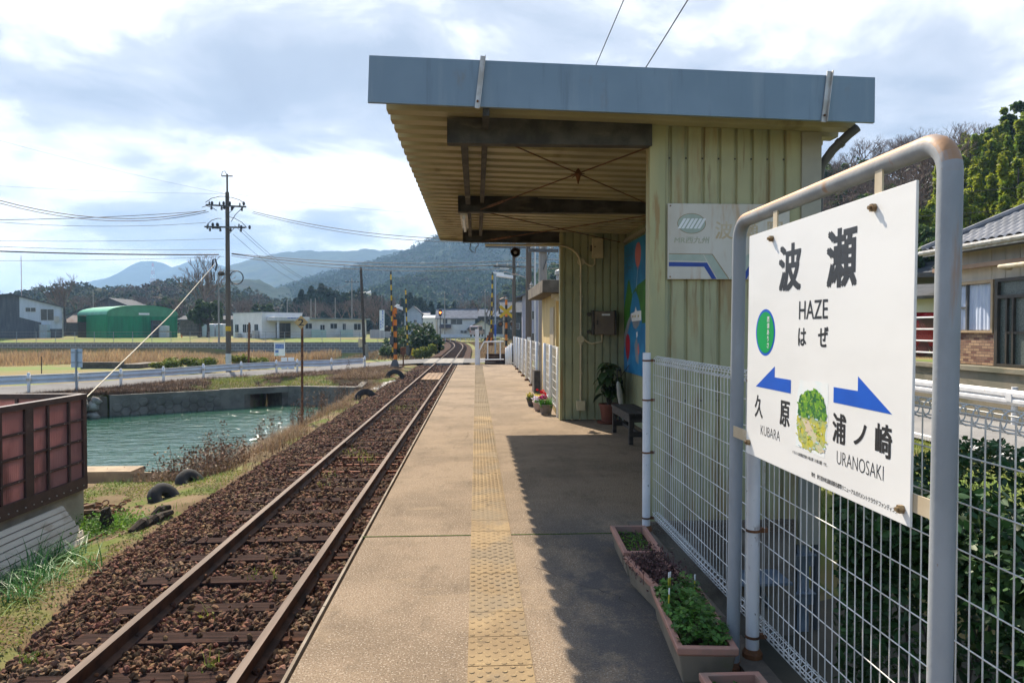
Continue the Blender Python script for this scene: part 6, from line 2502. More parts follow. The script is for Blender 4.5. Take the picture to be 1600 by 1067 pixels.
def striped(mb, x, y, z0, z1, r_, band, mi0=0, mi1=1, lean=(0, 0), n=10):
    z, k_ = z0, 0
    while z < z1 - 1e-4:
        zz = min(z + band, z1)
        t0_, t1_ = (z - z0) / (z1 - z0), (zz - z0) / (z1 - z0)
        mb.tube([(x + lean[0] * t0_, y + lean[1] * t0_, z), (x + lean[0] * t1_, y + lean[1] * t1_, zz)], r_, n, mi=(mi0, mi1)[k_ % 2])
        z, k_ = zz, k_ + 1


Yc = 44.0
g_ = P(617, 573, Yc)
t = thing('crossing_barrier', 'orange and black crossing barrier post with its striped arm raised, nearest left of the track', 'crossing barrier', (g_.x, Yc, g_.z), 0, 'raised crossing barriers')
s1 = Yc / 1100
mb = MB()
mb.box(-.42, .42, -.3, .3, -.45, .05)
mb.build('concrete_foot', M['concrete_dark'], t, bevel=.03)
mb = MB()
mb.hexa([(-.26, -.2, .05), (.26, -.2, .05), (.26, .2, .05), (-.26, .2, .05), (-.12, -.1, .45), (.12, -.1, .45), (.12, .1, .45), (-.12, .1, .45)])
mb.build('base', M['steel_dark'], t)
mb = MB()
striped(mb, .03, 0, .4, 92 * s1, .105, .36)
mb.build('mast', [M['orange'], M['black']], t)
mb = MB()
striped(mb, -.12, -.12, .9, 147 * s1, .05, .32, 0, 1, (-.1, 0), 8)
mb.build('barrier_arm', [M['yellow'], M['black']], t)
mb = MB()
mb.box(-.28, -.06, -.25, .05, 1.4, 1.9)
mb.build('drive_box', M['steel_dark'], t, bevel=.03)
mb = MB()
mb.bar((-.15, -.1, 2.2), (-.13, -.1, 3.5), .09, .09)
mb.bar((-.15, -.1, 3.5), (.05, -.1, 3.1), .09, .09)
mb.build('arm_bracket', M['orange'], t)
mb = MB()
mb.box(-.62, -.28, -.12, .12, 1.95 + .25, 2.55)
mb.lathe([(.13, -.2), (.15, -.12)], (-.45, 0, 2.38), 14, 0, 'Y')
lb = mb.build('warning_light', M['black'], t)
mb = MB()
mb.lathe([(.10, -.135), (.06, -.16)], (-.45, 0, 2.38), 14, 0, 'Y')
mb.build('red_lens', mat('dark_red_glass', (.10, .008, .008), (.08, .006, .006), rough=.2), lb)
mb = MB()
mb.tube([(.0, 0, 3.72), (.15, 0, 3.85), (.3, 0, 3.8)], .03, 6)
mb.hexa([(.1, -.12, 3.66), (.5, -.08, 3.5), (.5, .08, 3.5), (.1, .12, 3.66), (.1, -.12, 3.80), (.48, -.1, 3.7), (.48, .1, 3.7), (.1, .12, 3.80)])
mb.build('floodlight', M['white'], t)
mb = MB()
mb.box(.3, .62, -.2, .2, .75, 1.2)
mb.box(.42, .5, -.05, .05, 0, .75)
tag(mb.build('relay_box', M['rust']), None)
o = bpy.data.objects['relay_box']
o.location = (g_.x, Yc + .6, g_.z)
tag(o, 'rusty brown relay box standing right of the near barrier post', 'relay box')

Y2 = 58.0
g_ = P(637, 540, Y2)
t = thing('crossing_barrier', 'raised yellow and black barrier arm on a striped stand left beyond the crossing', 'crossing barrier', (g_.x, Y2, -.9), 0, 'raised crossing barriers')
s2 = Y2 / 1100
mb = MB()
striped(mb, 0, 0, .9, P(634, 451, Y2).z + .9, .06, .36, 0, 1, (-.16, 0), 8)
mb.build('barrier_arm', [M['yellow'], M['black']], t)
mb = MB()
mb.box(-.12, .12, -.12, .12, .3, 1.1)
mb.tube([(.3, -.4, -.1), (.35, -.4, .55)], .05, 6)
mb.build('stand', M['steel_dark'], t)
mb = MB()
for k_ in range(4):
    x = .12 + k_ * .17
    mb.hexa([(x, -.45, .3), (x + .16, -.45, .3), (x + .16, -.4, .3), (x, -.4, .3), (x + .1, -.45, .85), (x + .26, -.45, .85), (x + .26, -.4, .85), (x + .1, -.4, .85)], k_ % 2)
mb.build('striped_board', [M['black'], M['yellow']], t)
Y3 = 57.0
g_ = P(767, 538, Y3)
t = thing('crossing_barrier', 'raised yellow and black barrier arm with dark weights, right of the track beyond the crossing', 'crossing barrier', (g_.x, Y3, g_.z), 0, 'raised crossing barriers')
mb = MB()
striped(mb, .02, -.1, .9, P(770, 426, Y3).z - g_.z, .065, .36, 0, 1, (.12, 0), 8)
mb.build('barrier_arm', [M['yellow'], M['black']], t)
mb = MB()
mb.box(-.18, .2, -.2, .15, -.1, 1.0)
mb.box(-.32, -.1, -.1, .1, .4, .75)
mb.tube([(0, 0, .9), (.12, 0, 1.6)], .13, 8)
mb.build('drive_box', M['rust'], t, bevel=.03)
mb = MB()
for k_ in range(4):
    x = -.62 + k_ * .16
    mb.hexa([(x, -.3, .15), (x + .15, -.3, .15), (x + .15, -.25, .15), (x, -.25, .15), (x + .12, -.3, .55), (x + .27, -.3, .55), (x + .27, -.25, .55), (x + .12, -.25, .55)], k_ % 2)
mb.build('striped_board', [M['black'], M['orange']], t)
Y4 = 50.0
g_ = P(791, 548, Y4)
t = thing('crossing_signal', 'orange and black level crossing mast with a yellow X board and round black lamps', 'crossing signal', (g_.x, Y4, g_.z - .1))
s4 = Y4 / 1100
mb = MB()
striped(mb, 0, 0, 0, 82 * s4, .085, .42)
mb.build('mast', [M['orange'], M['black']], t)
zc = P(790, 487, Y4).z - g_.z + .1
mb = MB()
for s in (-1, 1):
    a = R(40) * s
    d_ = Vector((math.cos(a), 0, math.sin(a))) * .60
    mb.bar(Vector((0, -.13 - .015 * (s > 0), zc)) - d_, Vector((0, -.13 - .015 * (s > 0), zc)) + d_, .012, .21, up=(-math.sin(a), 0, math.cos(a)))
mb.build('cross_board', M['yellow'], t)
mb = MB()
mb.box(-.5, .5, -.03, .03, zc - .72, zc - .66)
for s in (-.42, .42):
    mb.lathe([(.21, -.22), (.22, -.10), (.10, .1)], (s, 0, zc - .88), 16, 0, 'Y')
lb = mb.build('warning_light', M['black'], t)
mb = MB()
for s in (-.42, .42):
    mb.lathe([(.11, -.224), (.05, -.25)], (s, 0, zc - .88), 14, 0, 'Y')
mb.build('lens', mat('amber_glass', (.16, .06, .02), (.12, .04, .015), rough=.2), lb)
mb = MB()
mb.tube([(0, 0, 82 * s4), (-.2, 0, 82 * s4 + .12), (-.45, 0, 82 * s4 + .02)], .04, 6)
mb.lathe([(.08, -.1), (.1, 0), (.04, .1)], (0, 0, 82 * s4 + .1), 8)
mb.build('bell', M['galv'], t)
# track signal
f = P(688, 528, 120)
t = thing('railway_signal', 'slim dark signal post with a lit orange lamp beyond the curve', 'railway signal', (f.x, 120, -.8))
mb = MB()
hz = P(688, 488, 120).z + .8
mb.tube([(0, 0, 0), (0, 0, hz)], .08, 8)
mb.build('post', M['steel_dark'], t)
mb = MB()
mb.box(-.26, .26, -.1, .15, hz - .65, hz + .55)
hd_ = mb.build('signal_head', M['black'], t, bevel=.05)
mb = MB()
mb.lathe([(.17, -.14), (.10, -.16)], (0, 0, hz - .05), 14, 0, 'Y')
mb.build('lit_lamp', mat('lit_lamp', (.9, .2, .05), (.9, .2, .05), emit=((1, .17, .02), 4.0)), hd_)
# wooden pole with floodlight at left of crossing
f = P(570, 556, 60)
t = pole('dark leaning wooden pole with a white floodlight at the crossing approach', (f.x, 60, -1.2), P(563, 418, 60).z + 1.2, .15, (), M['bark'])
t.rotation_euler = (0, R(-2.2), 0)
mb = MB()
zf = P(570, 458, 60).z + 1.2
mb.tube([(0, 0, zf), (.35, 0, zf + .1)], .03, 6)
mb.lathe([(.06, -.15), (.1, 0), (.2, .25)], (.5, 0, zf - .02), 12, 0, 'X')
mb.build('floodlight', M['white'], t)
mb = MB()
mb.box(-.45, -.12, -.2, .1, 1.2, 1.9)
mb.build('meter_box', M['cream_bar'], t)
mb = MB()
mb.lathe([(.16, 0), (.16, 1.4)], (.18, 0, 0), 8)
mb.build('pole_stub', M['pole_light'], t)
# white ramp railing at the platform end
t = thing('ramp_railing', 'white pipe railing with a thick white post at the end of the platform', 'railing', (.0, 30.6, -.02))
mb = MB()
mb.box(-.05, .12, -.06, .06, 0, 1.55)
mb.build('thick_post', M['white_post'], t, bevel=.01)
mb = MB()
mb.tube([(.14, 0, .0), (.14, 0, .62), (.34, .0, 1.0), (1.2, .1, 1.02)], .03, 8)
for x in (.5, 1.05):
    mb.tube([(x, .05, .2), (x, .05, 1.0)], .028, 8)
mb.tube([(.14, .02, .22), (1.2, .1, .24)], .025, 8)
mb.build('rail', M['white_post'], t, smooth=True)
mb = MB()
for k_ in range(5):
    mb.box(-.9 + .02 * k_, .9 - .05 * k_, -.12, .12, k_ * .16, k_ * .16 + .14)
o = mb.build('stacked_sleepers', M['sleeper'])
o.location = (1.35, 39, -.62)
tag(o, 'dark stack of old sleepers behind the white ramp railing', 'sleeper stack')
# white mesh fences along the far platform
pm2 = fence_panel_mesh(1.9, .06, 1.22, .11, .15, .0032, .03).mesh('wire_panel', M['white_wire'])
pst = MB()
pst.tube([(-.03, 0, -.2), (-.03, 0, 1.24)], .033, 10)
pstm = pst.mesh('fence_post', M['white_post'])
pstm.shade_smooth()


def fence_run(label, x, y0, n, L_=1.9, dx=0.0):
    t = thing('mesh_fence', label, 'fence', (x, y0, 0))
    for k_ in range(n + 1):
        o = link('fence_post', pstm, t)
        o.location = (dx * k_, L_ * k_, 0)
        if k_ < n:
            o = link('wire_panel', pm2, t)
            o.location = (dx * k_, L_ * k_, 0)
            o.rotation_euler = (0, 0, -math.atan2(dx, L_))
    return t


fence_run('short white mesh fence panels against the far end of the shelter', 1.47, 12.32, 2, 1.7, .045)
fence_run('long white mesh fence along the far platform edge beyond the toilet building', 1.52, 17.3, 6, 1.92, .012)
t = fence_run('low white mesh fence going down beside the ramp', 1.56, 30.6, 3, 1.9, -.0)
t.rotation_euler = (R(-3.5), 0, 0)
t.scale = (1, 1, .75)
for k_ in range(6):
    o = mb = MB()
    mb.box(-.06, .06, -.07, .07, -.06, .05)
    o = mb.build('rusty_base', M['rust'], bpy.data.objects['mesh_fence.002'])
    o.location = (-.03 + .012 * k_, 1.92 * k_, 0)

# ------------------------------------------------------------------ toilet building
tb = thing('toilet_building', 'small cream building with an overhanging concrete slab roof beside the platform', 'building', (1.95, 17.2, 0))
mb = MB()
mb.box(0, 2.6, 0, 3.6, -1.0, 2.42)
mb.build('wall', mat('cream_render', (.56, .42, .20), (.50, .37, .17), sc=1.5, rough=.85, layers=[dict(c=(.42, .33, .2), sc=2, lo=.56, hi=.7, amt=.6)]), tb)
mb = MB()
mb.box(-.38, 2.9, -.55, 4.1, 2.42, 2.72)
mb.build('roof_slab', M['concrete_dark'], tb, bevel=.01)
mb = MB()
mb.box(-.03, -.002, .25, 1.15, -.1, 2.1)
mb.build('door', mat('tan_door', (.42, .34, .22), (.36, .29, .19), sc=2, rough=.5), tb)
mb = MB()
mb.box(.02, .26, -.012, -.002, -.5, 2.35)
mb.build('door_panel', mat('ochre_panel', (.58, .36, .12), (.52, .32, .10), sc=2, rough=.6), tb)
mb = MB()
mb.box(.08, .20, -.02, -.013, 1.25, 1.75)
mb.build('notice', M['insul'], tb)
mb = MB()
mb.lathe([(.10, 2.72), (.10, 2.9), (.14, 2.91), (.14, 3.0), (.08, 3.03)], (.15, .3, 0), 12)
mb.build('roof_vent', M['insul'], tb)
mb = MB()
mb.box(-.12, .12, -.28, -.08, 2.3, 2.40)
mb.lathe([(.06, 2.24), (.06, 2.3)], (0, -.18, 0), 8)
mb.build('porch_lamp', M['cream_bar'], tb)
mb = MB()
mb.box(-.55, -.40, -.25, .35, -.9, .55)
mb.build('side_post', M['bark'], tb)

# flower pots
rng = np.random.default_rng(14)


def flower_pot(loc, label, rx_, ry_, h, m_, petals, leaf, n_leaf, lh):
    t = thing('flower_pot', label, 'flower pot', loc, 0, 'flower pots by the far fence')
    mb = MB()
    vs = []
    n = 20
    for (k_, z) in ((.72, .02), (.9, h * .6), (1.0, h - .02), (1.05, h - .015), (1.05, h), (.95, h), (.9, h - .05)):
        for j in range(n):
            a = 6.2832 * j / n
            vs.append((rx_ * k_ * math.cos(a), ry_ * k_ * math.sin(a), z))
    fs = [(i_ * n + j, i_ * n + (j + 1) % n, (i_ + 1) * n + (j + 1) % n, (i_ + 1) * n + j) for i_ in range(6) for j in range(n)]
    fs += [tuple(range(n - 1, -1, -1)), tuple(6 * n + j for j in range(n))]
    mb.add(vs, fs)
    for (a, b) in ((-.5, -.5), (.5, -.5), (.5, .5), (-.5, .5)):
        mb.box(a * rx_ - .025, a * rx_ + .025, b * ry_ - .025, b * ry_ + .025, 0, .03)
    mb.build('pot', m_, t, smooth=True)
    c_ = np.stack([rng.uniform(-rx_ * .8, rx_ * .8, n_leaf), rng.uniform(-ry_ * .8, ry_ * .8, n_leaf), np.full(n_leaf, h - .05)], 1)
    V, F = blades(c_, lh, .022, .55, rng, 3)
    link('leaf_tuft', np_mesh('leaf_tuft', V, F, leaf), t)
    for (mm_, n_, cx_, cy_, cz_) in petals:
        p = np.stack([rng.normal(cx_, rx_ * .25, n_), rng.normal(cy_, ry_ * .25, n_), rng.normal(cz_, .02, n_)], 1)
        V, F = leaf_quads(p, .028, rng, .3, .8)
        link('blossom', np_mesh('blossom', V, F, mm_), t)
    return t


M['petal_red'] = mat('red_petal', (.65, .01, .015), (.5, .01, .02), rough=.5, isl=.2, trans=.2)
M['petal_pink'] = mat('magenta_petal', (.55, .03, .22), (.45, .03, .2), rough=.5, isl=.25, trans=.2)
M['petal_white'] = mat('white_petal', (.8, .76, .8), (.7, .6, .75), rough=.5, trans=.2)
M['petal_yellow'] = mat('yellow_petal', (.7, .5, .03), (.6, .42, .02), rough=.5, isl=.2, trans=.2)
M['leaf_fresh'] = mat('fresh_leaf', (.09, .26, .03), (.06, .2, .025), rough=.5, isl=.3, trans=.3)
flower_pot((1.27, 12.75, .0), 'grey plastic flower pot with red and magenta flowers over bright green leaves', .13, .12, .19, mat('grey_pot', (.17, .14, .12), (.13, .11, .095), sc=4, rough=.6),
           ((M['petal_red'], 26, -.05, .1, .40), (M['petal_pink'], 40, -.06, .0, .32)), M['leaf_fresh'], 150, .19)
flower_pot((1.2, 13.45, .0), 'pale pink oblong pot with white and yellow pansies, middle of three', .12, .30, .17, mat('dusty_pink_pot', (.36, .25, .20), (.28, .2, .16), sc=4, rough=.6),
           ((M['petal_white'], 50, -.05, -.15, .25), (M['petal_yellow'], 46, -.02, .08, .26)), M['leaf_fresh'], 60, .10)
flower_pot((1.15, 14.2, .0), 'dark round pot with yellow green foliage, farthest of three', .14, .16, .17, mat('dark_pot', (.07, .06, .055), (.06, .05, .05), sc=4, rough=.6),
           ((M['petal_yellow'], 18, -.08, -.05, .24),), M['leaf_yellow'], 240, .15)
# potted rubber plant and umbrellas in the corner
rp = thing('potted_plant', 'tall potted rubber plant with big drooping dark leaves in the shelter corner', 'potted plant', (2.20, 11.55, .004))
mb = MB()
mb.lathe([(.12, 0), (.16, .26), (.175, .26), (.175, .3), (.15, .3), (.14, .25)], (0, 0, .02), 18)
mb.lathe([(.19, 0), (.2, .03), (.18, .035)], (0, 0, 0), 18)
mb.build('pot', mat('red_clay_pot', (.15, .045, .025), (.12, .035, .02), sc=4, rough=.7), rp, smooth=True)
mb = MB()
rnl = random.Random(6)
tips = []
for k_ in range(7):
    a = k_ * .9
    e = Vector((.17 * math.cos(a), .17 * math.sin(a), .72 + .10 * (k_ % 3)))
    mb.tube([(0, 0, .2), (e.x * .4, e.y * .4, .5), e], [.012, .010, .006], 6)
    tips.append(e)
mb.tube([(0, 0, .3), (.2, -.05, .8), (.36, -.08, 1.02)], [.01, .008, .004], 6)
mb.build('stem', M['bark'], rp)
vs, fs = [], []
for k_ in range(46):
    e = tips[k_ % 7]
    st_ = Vector((e.x * rnl.uniform(.3, 1), e.y * rnl.uniform(.3, 1), e.z * rnl.uniform(.62, 1.08)))
    a = rnl.uniform(0, 6.28)
    L_ = rnl.uniform(.18, .30)
    d0 = Vector((math.cos(a), math.sin(a), rnl.uniform(-.1, .6))).normalized()
    sd = Vector((-math.sin(a), math.cos(a), rnl.uniform(-.3, .3)))
    w_ = L_ * .26
    pts = []
    p = st_.copy()
    dd = d0.copy()
    for q_ in range(5):
        pts.append(p.copy())
        dd = (dd + Vector((0, 0, -.38))).normalized()
        p = p + dd * L_ / 4
    b0 = len(vs)
    for q_, k2 in enumerate((.15, .85, 1.0, .75, .05)):
        vs += [pts[q_] - sd * w_ * k2 + Vector((0, 0, .02 * k2)), pts[q_], pts[q_] + sd * w_ * k2 + Vector((0, 0, .02 * k2))]
    for q_ in range(4):
        fs += [(b0 + 3 * q_, b0 + 3 * q_ + 1, b0 + 3 * q_ + 4, b0 + 3 * q_ + 3), (b0 + 3 * q_ + 1, b0 + 3 * q_ + 2, b0 + 3 * q_ + 5, b0 + 3 * q_ + 4)]
lm = np_mesh('leaf_crown', np.array([tuple(v) for v in vs]), np.array(fs), M['leaf_pot'])
lm.shade_smooth()
link('leaf_crown', lm, rp)


def umbrella(loc, tilt, label, m_):
    t = thing('umbrella', label, 'umbrella', loc, 0, 'umbrellas leaning in the corner')
    mb = MB()
    n = 12
    mb.lathe([(.006, .02), (.03, .25), (.045, .5), (.035, .68), (.015, .72)], (0, 0, 0), n)
    mb.build('folded_canopy', m_, t)
    mb = MB()
    mb.tube([(0, 0, 0), (0, 0, .82)], .006, 6)
    mb.tube([(0, 0, .80)] + [(-.04 + .04 * math.cos(a), 0, .86 + .045 * math.sin(a)) for a in (0, .6, 1.2, 1.8, 2.4, 3.0, 3.6)], .010, 6)
    mb.build('handle', M['black'], t)
    t.rotation_euler = tilt
    return t


umbrella((2.42, 11.75, .01), (R(-6), R(5), R(20)), 'folded dark blue umbrella with a hooked handle behind the potted plant', mat('navy_cloth', (.015, .03, .09), (.012, .025, .07), rough=.6))
umbrella((2.40, 11.35, .01), (R(-4), R(11), R(200)), 'folded clear plastic umbrella leaning on the back wall', mat('clear_plastic', (.4, .4, .36), (.32, .32, .3), rough=.25))
# ------------------------------------------------------------------ hills and mountains
def worley(x, y, seed=0):
    xi, yi = np.floor(x).astype(np.int64), np.floor(y).astype(np.int64)
    best = np.full(x.shape, 9.0)
    for dx in (-1, 0, 1):
        for dy in (-1, 0, 1):
            cx_, cy_ = xi + dx, yi + dy
            n = (cx_ * 374761393 + cy_ * 668265263 + seed * 974634777) & 0x7fffffff
            n = ((n ^ (n >> 13)) * 1274126177) & 0x7fffffff
            jx = ((n ^ (n >> 16)) & 0xff) / 255.0
            jy = ((n >> 8) & 0xff) / 255.0
            d = (x - cx_ - jx) ** 2 + (y - cy_ - jy) ** 2
            best = np.minimum(best, d)
    return np.sqrt(best)


M['wood_far'] = mat('far_blue_green_wood', (.030, .050, .026), (.018, .032, .020), sc=.018, rough=1, spec=.05,
                    layers=[dict(c=(.055, .072, .028), sc=.012, lo=.55, hi=.68, amt=.8), dict(c=(.02, .036, .022), sc=.07, lo=.52, hi=.66, amt=.8), dict(c=(.065, .05, .038), sc=.02, lo=.60, hi=.7, amt=.5)])
M['wood_mid'] = mat('mixed_hill_wood', (.042, .066, .024), (.022, .038, .018), sc=.05, rough=1, spec=.05,
                    layers=[dict(c=(.09, .105, .03), sc=.03, lo=.55, hi=.66, amt=.8), dict(c=(.11, .075, .055), sc=.045, lo=.58, hi=.68, amt=.6), dict(c=(.02, .034, .018), sc=.16, lo=.52, hi=.64, amt=.8)])


M['wood_leaf_far'] = mat('far_wood_leaf', (.058, .098, .036), (.036, .066, .028), sc=.012, rough=1, spec=.03, isl=.35, layers=[dict(c=(.075, .085, .03), sc=.018, lo=.54, hi=.66, amt=.7)])
M['wood_leaf_mid'] = mat('mid_wood_leaf', (.066, .104, .032), (.036, .064, .025), sc=.03, rough=1, spec=.03, isl=.4, layers=[dict(c=(.11, .125, .035), sc=.035, lo=.54, hi=.64, amt=.8), dict(c=(.10, .07, .05), sc=.05, lo=.57, hi=.66, amt=.7)])
M['wood_leaf_brown'] = mat('brown_wood_leaf', (.088, .100, .040), (.054, .070, .032), sc=.06, rough=1, spec=.03, isl=.45, layers=[dict(c=(.15, .11, .08), sc=.055, lo=.48, hi=.58, amt=.9)])


def mountain(name, sil, Y0, front, back, res, m_, seed, tree=5.0, cell=9.0, base=-2.0, spur=.16, wood=None):
    us = np.array([p[0] for p in sil], float)
    pts = [P(u, v, Y0) for u, v in sil]
    X0, X1 = pts[0].x, pts[-1].x
    xs_ = np.arange(X0, X1, res)
    ys_ = np.concatenate([np.arange(Y0 - front, Y0 + res * 3, res), np.linspace(Y0 + res * 4, Y0 + back, 12)])
    X_, Y_ = np.meshgrid(xs_, ys_)
    rz = np.interp(X_ * 1.0 * (Y0 / np.clip(Y_, Y0 * .6, None)) ** 0, [p.x for p in pts], [p.z for p in pts])
    t = np.where(Y_ < Y0, (Y_ - (Y0 - front)) / front, 1 - (Y_ - Y0) / back)
    t = np.clip(t, 0, 1)
    prof = np.where(Y_ < Y0, t ** 1.15, t)
    sp2 = fbm(X_ / (front * .32), Y_ / (front * .8), 4, seed) * 2
    rough_ = fbm(X_ / 60, Y_ / 60, 4, seed + 7) * 2
    Z_ = rz * np.clip(prof + sp2 * spur * 4 * prof * (1 - prof), 0, 1.02) + rough_ * rz * .05 * (1 - np.abs(prof - .5) * 2)
    w_ = worley(X_ / cell, Y_ / cell, seed)
    Z_ = Z_ + tree * np.clip(1 - w_ * w_ * 1.3, -.3, 1) * np.clip(t * 8, 0, 1) - tree * .55 + base * (1 - np.clip(t * 6, 0, 1))
    i_ = np.arange(X_.size).reshape(X_.shape)
    F_ = np.stack([i_[:-1, :-1].ravel(), i_[:-1, 1:].ravel(), i_[1:, 1:].ravel(), i_[1:, :-1].ravel()], 1)
    me = np_mesh(name, np.stack([X_.ravel(), Y_.ravel(), Z_.ravel()], 1), F_, m_)
    me.shade_smooth()
    if wood:   # crowns of the trees that cover the slope
        r_ = np.random.default_rng(seed)
        sp_, npl, size, mw, label = wood
        nx_, ny_ = int((X1 - X0) / sp_), int(front / sp_)
        cx_ = X0 + (np.arange(nx_)[None] + r_.uniform(0, 1, (ny_, nx_))) * sp_
        cy_ = Y0 - front * .97 + (np.arange(ny_)[:, None] + r_.uniform(0, 1, (ny_, nx_))) * sp_
        cx_, cy_ = cx_.ravel(), cy_.ravel()
        uu = 744 + 1100 * cx_ / cy_
        k_ = (uu > -40) & (uu < 900)
        cx_, cy_ = cx_[k_], cy_[k_]
        ix = np.clip(((cx_ - X0) / res).astype(int), 0, len(xs_) - 1)
        iy = np.clip(((cy_ - (Y0 - front)) / res).astype(int), 0, len(ys_) - 1)
        cz_ = Z_[iy, ix]
        R_ = sp_ * r_.uniform(.45, .72, len(cx_))
        d_ = r_.normal(size=(len(cx_), npl, 3))
        d_ /= np.linalg.norm(d_, axis=2, keepdims=True)
        d_[:, :, 2] = np.abs(d_[:, :, 2]) * 1.15
        p_ = np.stack([cx_, cy_, cz_ - .1 * R_], 1)[:, None, :] + d_ * (R_[:, None] * r_.uniform(.75, 1.1, (len(cx_), npl)))[:, :, None]
        V_, F2_ = leaf_quads(p_.reshape(-1, 3), size, r_, .1, .7)
        tag(link('hillside_wood', np_mesh('hillside_wood', V_, F2_, mw)), label, 'wood', kind='stuff')
    return tag(link(name, me), kind='structure')


mountain('mountain', [(-500, 478), (-100, 470), (60, 462), (121, 444.5), (150, 438), (177, 432), (192, 423), (207.5, 413), (218, 409), (228, 408), (248, 409), (258, 413), (268, 418), (280, 415), (290, 410.5), (300, 408), (315, 406), (330, 408), (345, 414), (380, 425), (450, 440), (560, 452)],
         2400, 700, 900, 9, M['wood_far'], 3, 4, 22)
mountain('mountain', [(250, 470), (300, 448), (340, 426), (357, 416), (367, 413), (380, 409.5), (388, 407), (400, 402), (411, 400), (425, 397.5), (440, 395), (462, 392.5), (482, 391.6), (509, 393), (536, 392.5), (555, 391), (571, 389), (589, 391), (610, 390), (640, 392), (700, 392), (780, 400), (1000, 430)],
         1650, 550, 700, 6.5, M['wood_far'], 13, 4.5, 16)
mountain('mountain', [(380, 478), (410, 466), (440, 456), (470, 443), (500, 432), (535, 424), (560, 417), (585, 410), (611, 403), (628, 396), (642, 390), (663, 379), (690, 366), (730, 350), (780, 338), (850, 335), (920, 345), (1000, 370), (1100, 400), (1250, 440)],
         850, 380, 450, 4.0, M['wood_far'], 23, 3, 10, spur=.22, wood=(8.5, 52, 1.05, M['wood_leaf_far'], 'dense woodland covering the steep mountain behind the shelter'))
mountain('hill', [(290, 466), (330, 449), (350, 444), (372, 440), (390, 437.5), (405, 440), (425, 449), (470, 455), (520, 462), (560, 468)],
         640, 220, 200, 3.6, M['wood_far'], 29, 5, 9)
mountain('hill', [(560, 470), (590, 452), (620, 441), (645, 434), (672, 428), (700, 425.5), (730, 427), (760, 431), (800, 430), (850, 436), (930, 450), (1000, 470)],
         470, 190, 160, 2.6, M['wood_mid'], 33, 2.5, 7, wood=(6.0, 40, .95, M['wood_leaf_mid'], 'mixed green woodland on the rounded hill above the distant houses'))
mountain('hill', [(-420, 470), (-200, 462), (-60, 466), (0, 472), (30, 470), (70, 461), (110, 451), (140, 449.5), (165, 455), (190, 462), (215, 458), (240, 452), (262, 448), (290, 443.5), (320, 449), (345, 455), (380, 462), (430, 474), (500, 490)],
         270, 90, 90, 1.8, mat('brown_green_wood', (.060, .062, .030), (.034, .040, .022), sc=.07, rough=1, spec=.05, layers=[dict(c=(.115, .082, .06), sc=.05, lo=.5, hi=.62, amt=.8), dict(c=(.022, .03, .016), sc=.2, lo=.54, hi=.64, amt=.8)]), 43, 2, 6, wood=(4.6, 60, .55, M['wood_leaf_brown'], 'dark brown green winter woodland on the low hill at the left'))

# right hand hill behind the house
RYS = [-30, 20, 60, 90, 150, 210, 260, 300, 335, 360]
RIDGE = [48, 46, 44, 43, 36, 26, 15, 7, 1, -3]
FOOT = [22, 21, 20, 20, 18, 11, 4, 0, -5, -8]
RH = [13, 13.5, 15, 16.5, 20, 19, 14, 9, 4, 0]


def hill_h(x, y):
    rx_, fx_, hh = np.interp(y, RYS, RIDGE), np.interp(y, RYS, FOOT), np.interp(y, RYS, RH)
    t = np.clip((x - fx_) / (rx_ - fx_), 0, 1)
    prof = t ** .85
    return -3.2 + 2.9 * np.clip(t * 25, 0, 1) + hh * prof * (1 + fbm(x * .09, y * .09, 3, 3) * .5) + .3 * t


xs_ = np.arange(-8, 130, 1.6)
ys_ = np.arange(-30, 362, 1.9)
rh = link('hill', grid_mesh('hill', xs_, ys_, hill_h, mat('hill_floor', (.075, .07, .03), (.045, .05, .022), sc=.3, rough=1, spec=.05, bump=.5, bsc=2)))
tag(rh, kind='structure')


# ------------------------------------------------------------------ trees
def crown_mesh(name, n_clump, n_leaf, size, rad, m_, seed, kind='round'):
    r_ = np.random.default_rng(seed)
    if kind == 'cone':
        t = r_.random(n_clump) ** .75
        a = r_.uniform(0, 6.28, n_clump)
        q = (1 - t) * r_.uniform(.55, 1.05, n_clump)
        cen = np.stack([np.cos(a) * q, np.sin(a) * q, t * 2 - 1], 1)
        w_ = .10 + .20 * (1 - t)
        squash = .55
    elif kind == 'plume':
        k2 = max(6, n_clump // 7)
        a = r_.uniform(0, 6.28, k2)
        q = r_.uniform(0, .55, k2)
        base_ = np.stack([np.cos(a) * q, np.sin(a) * q], 1)
        hh = r_.uniform(.35, 1.0, k2)
        idx = r_.integers(0, k2, n_clump)
        tt = r_.random(n_clump) ** .7
        cen = np.stack([base_[idx, 0] * (1 + .5 * tt), base_[idx, 1] * (1 + .5 * tt), tt * 2 * hh[idx] - 1], 1)
        w_ = .22 - .13 * tt
        squash = .9
    else:
        d = r_.normal(size=(n_clump, 3))
        d /= np.linalg.norm(d, axis=1, keepdims=True)
        cen = d * (r_.uniform(.25, .92, n_clump) ** .6)[:, None]
        cen[:, 2] = cen[:, 2] * .9
        w_ = r_.uniform(.16, .34, n_clump)
        squash = .75
    idx = r_.integers(0, n_clump, n_leaf)
    dd = r_.normal(size=(n_leaf, 3))
    dd /= np.linalg.norm(dd, axis=1, keepdims=True)
    dd[:, 2] *= squash
    p = cen[idx] + dd * (w_[idx] * (.35 + .65 * r_.random(n_leaf) ** .5))[:, None]
    p = p * np.array(rad)
    V, F = leaf_quads(p, size, r_, .15)
    return np_mesh(name, V, F, m_), cen * np.array(rad)


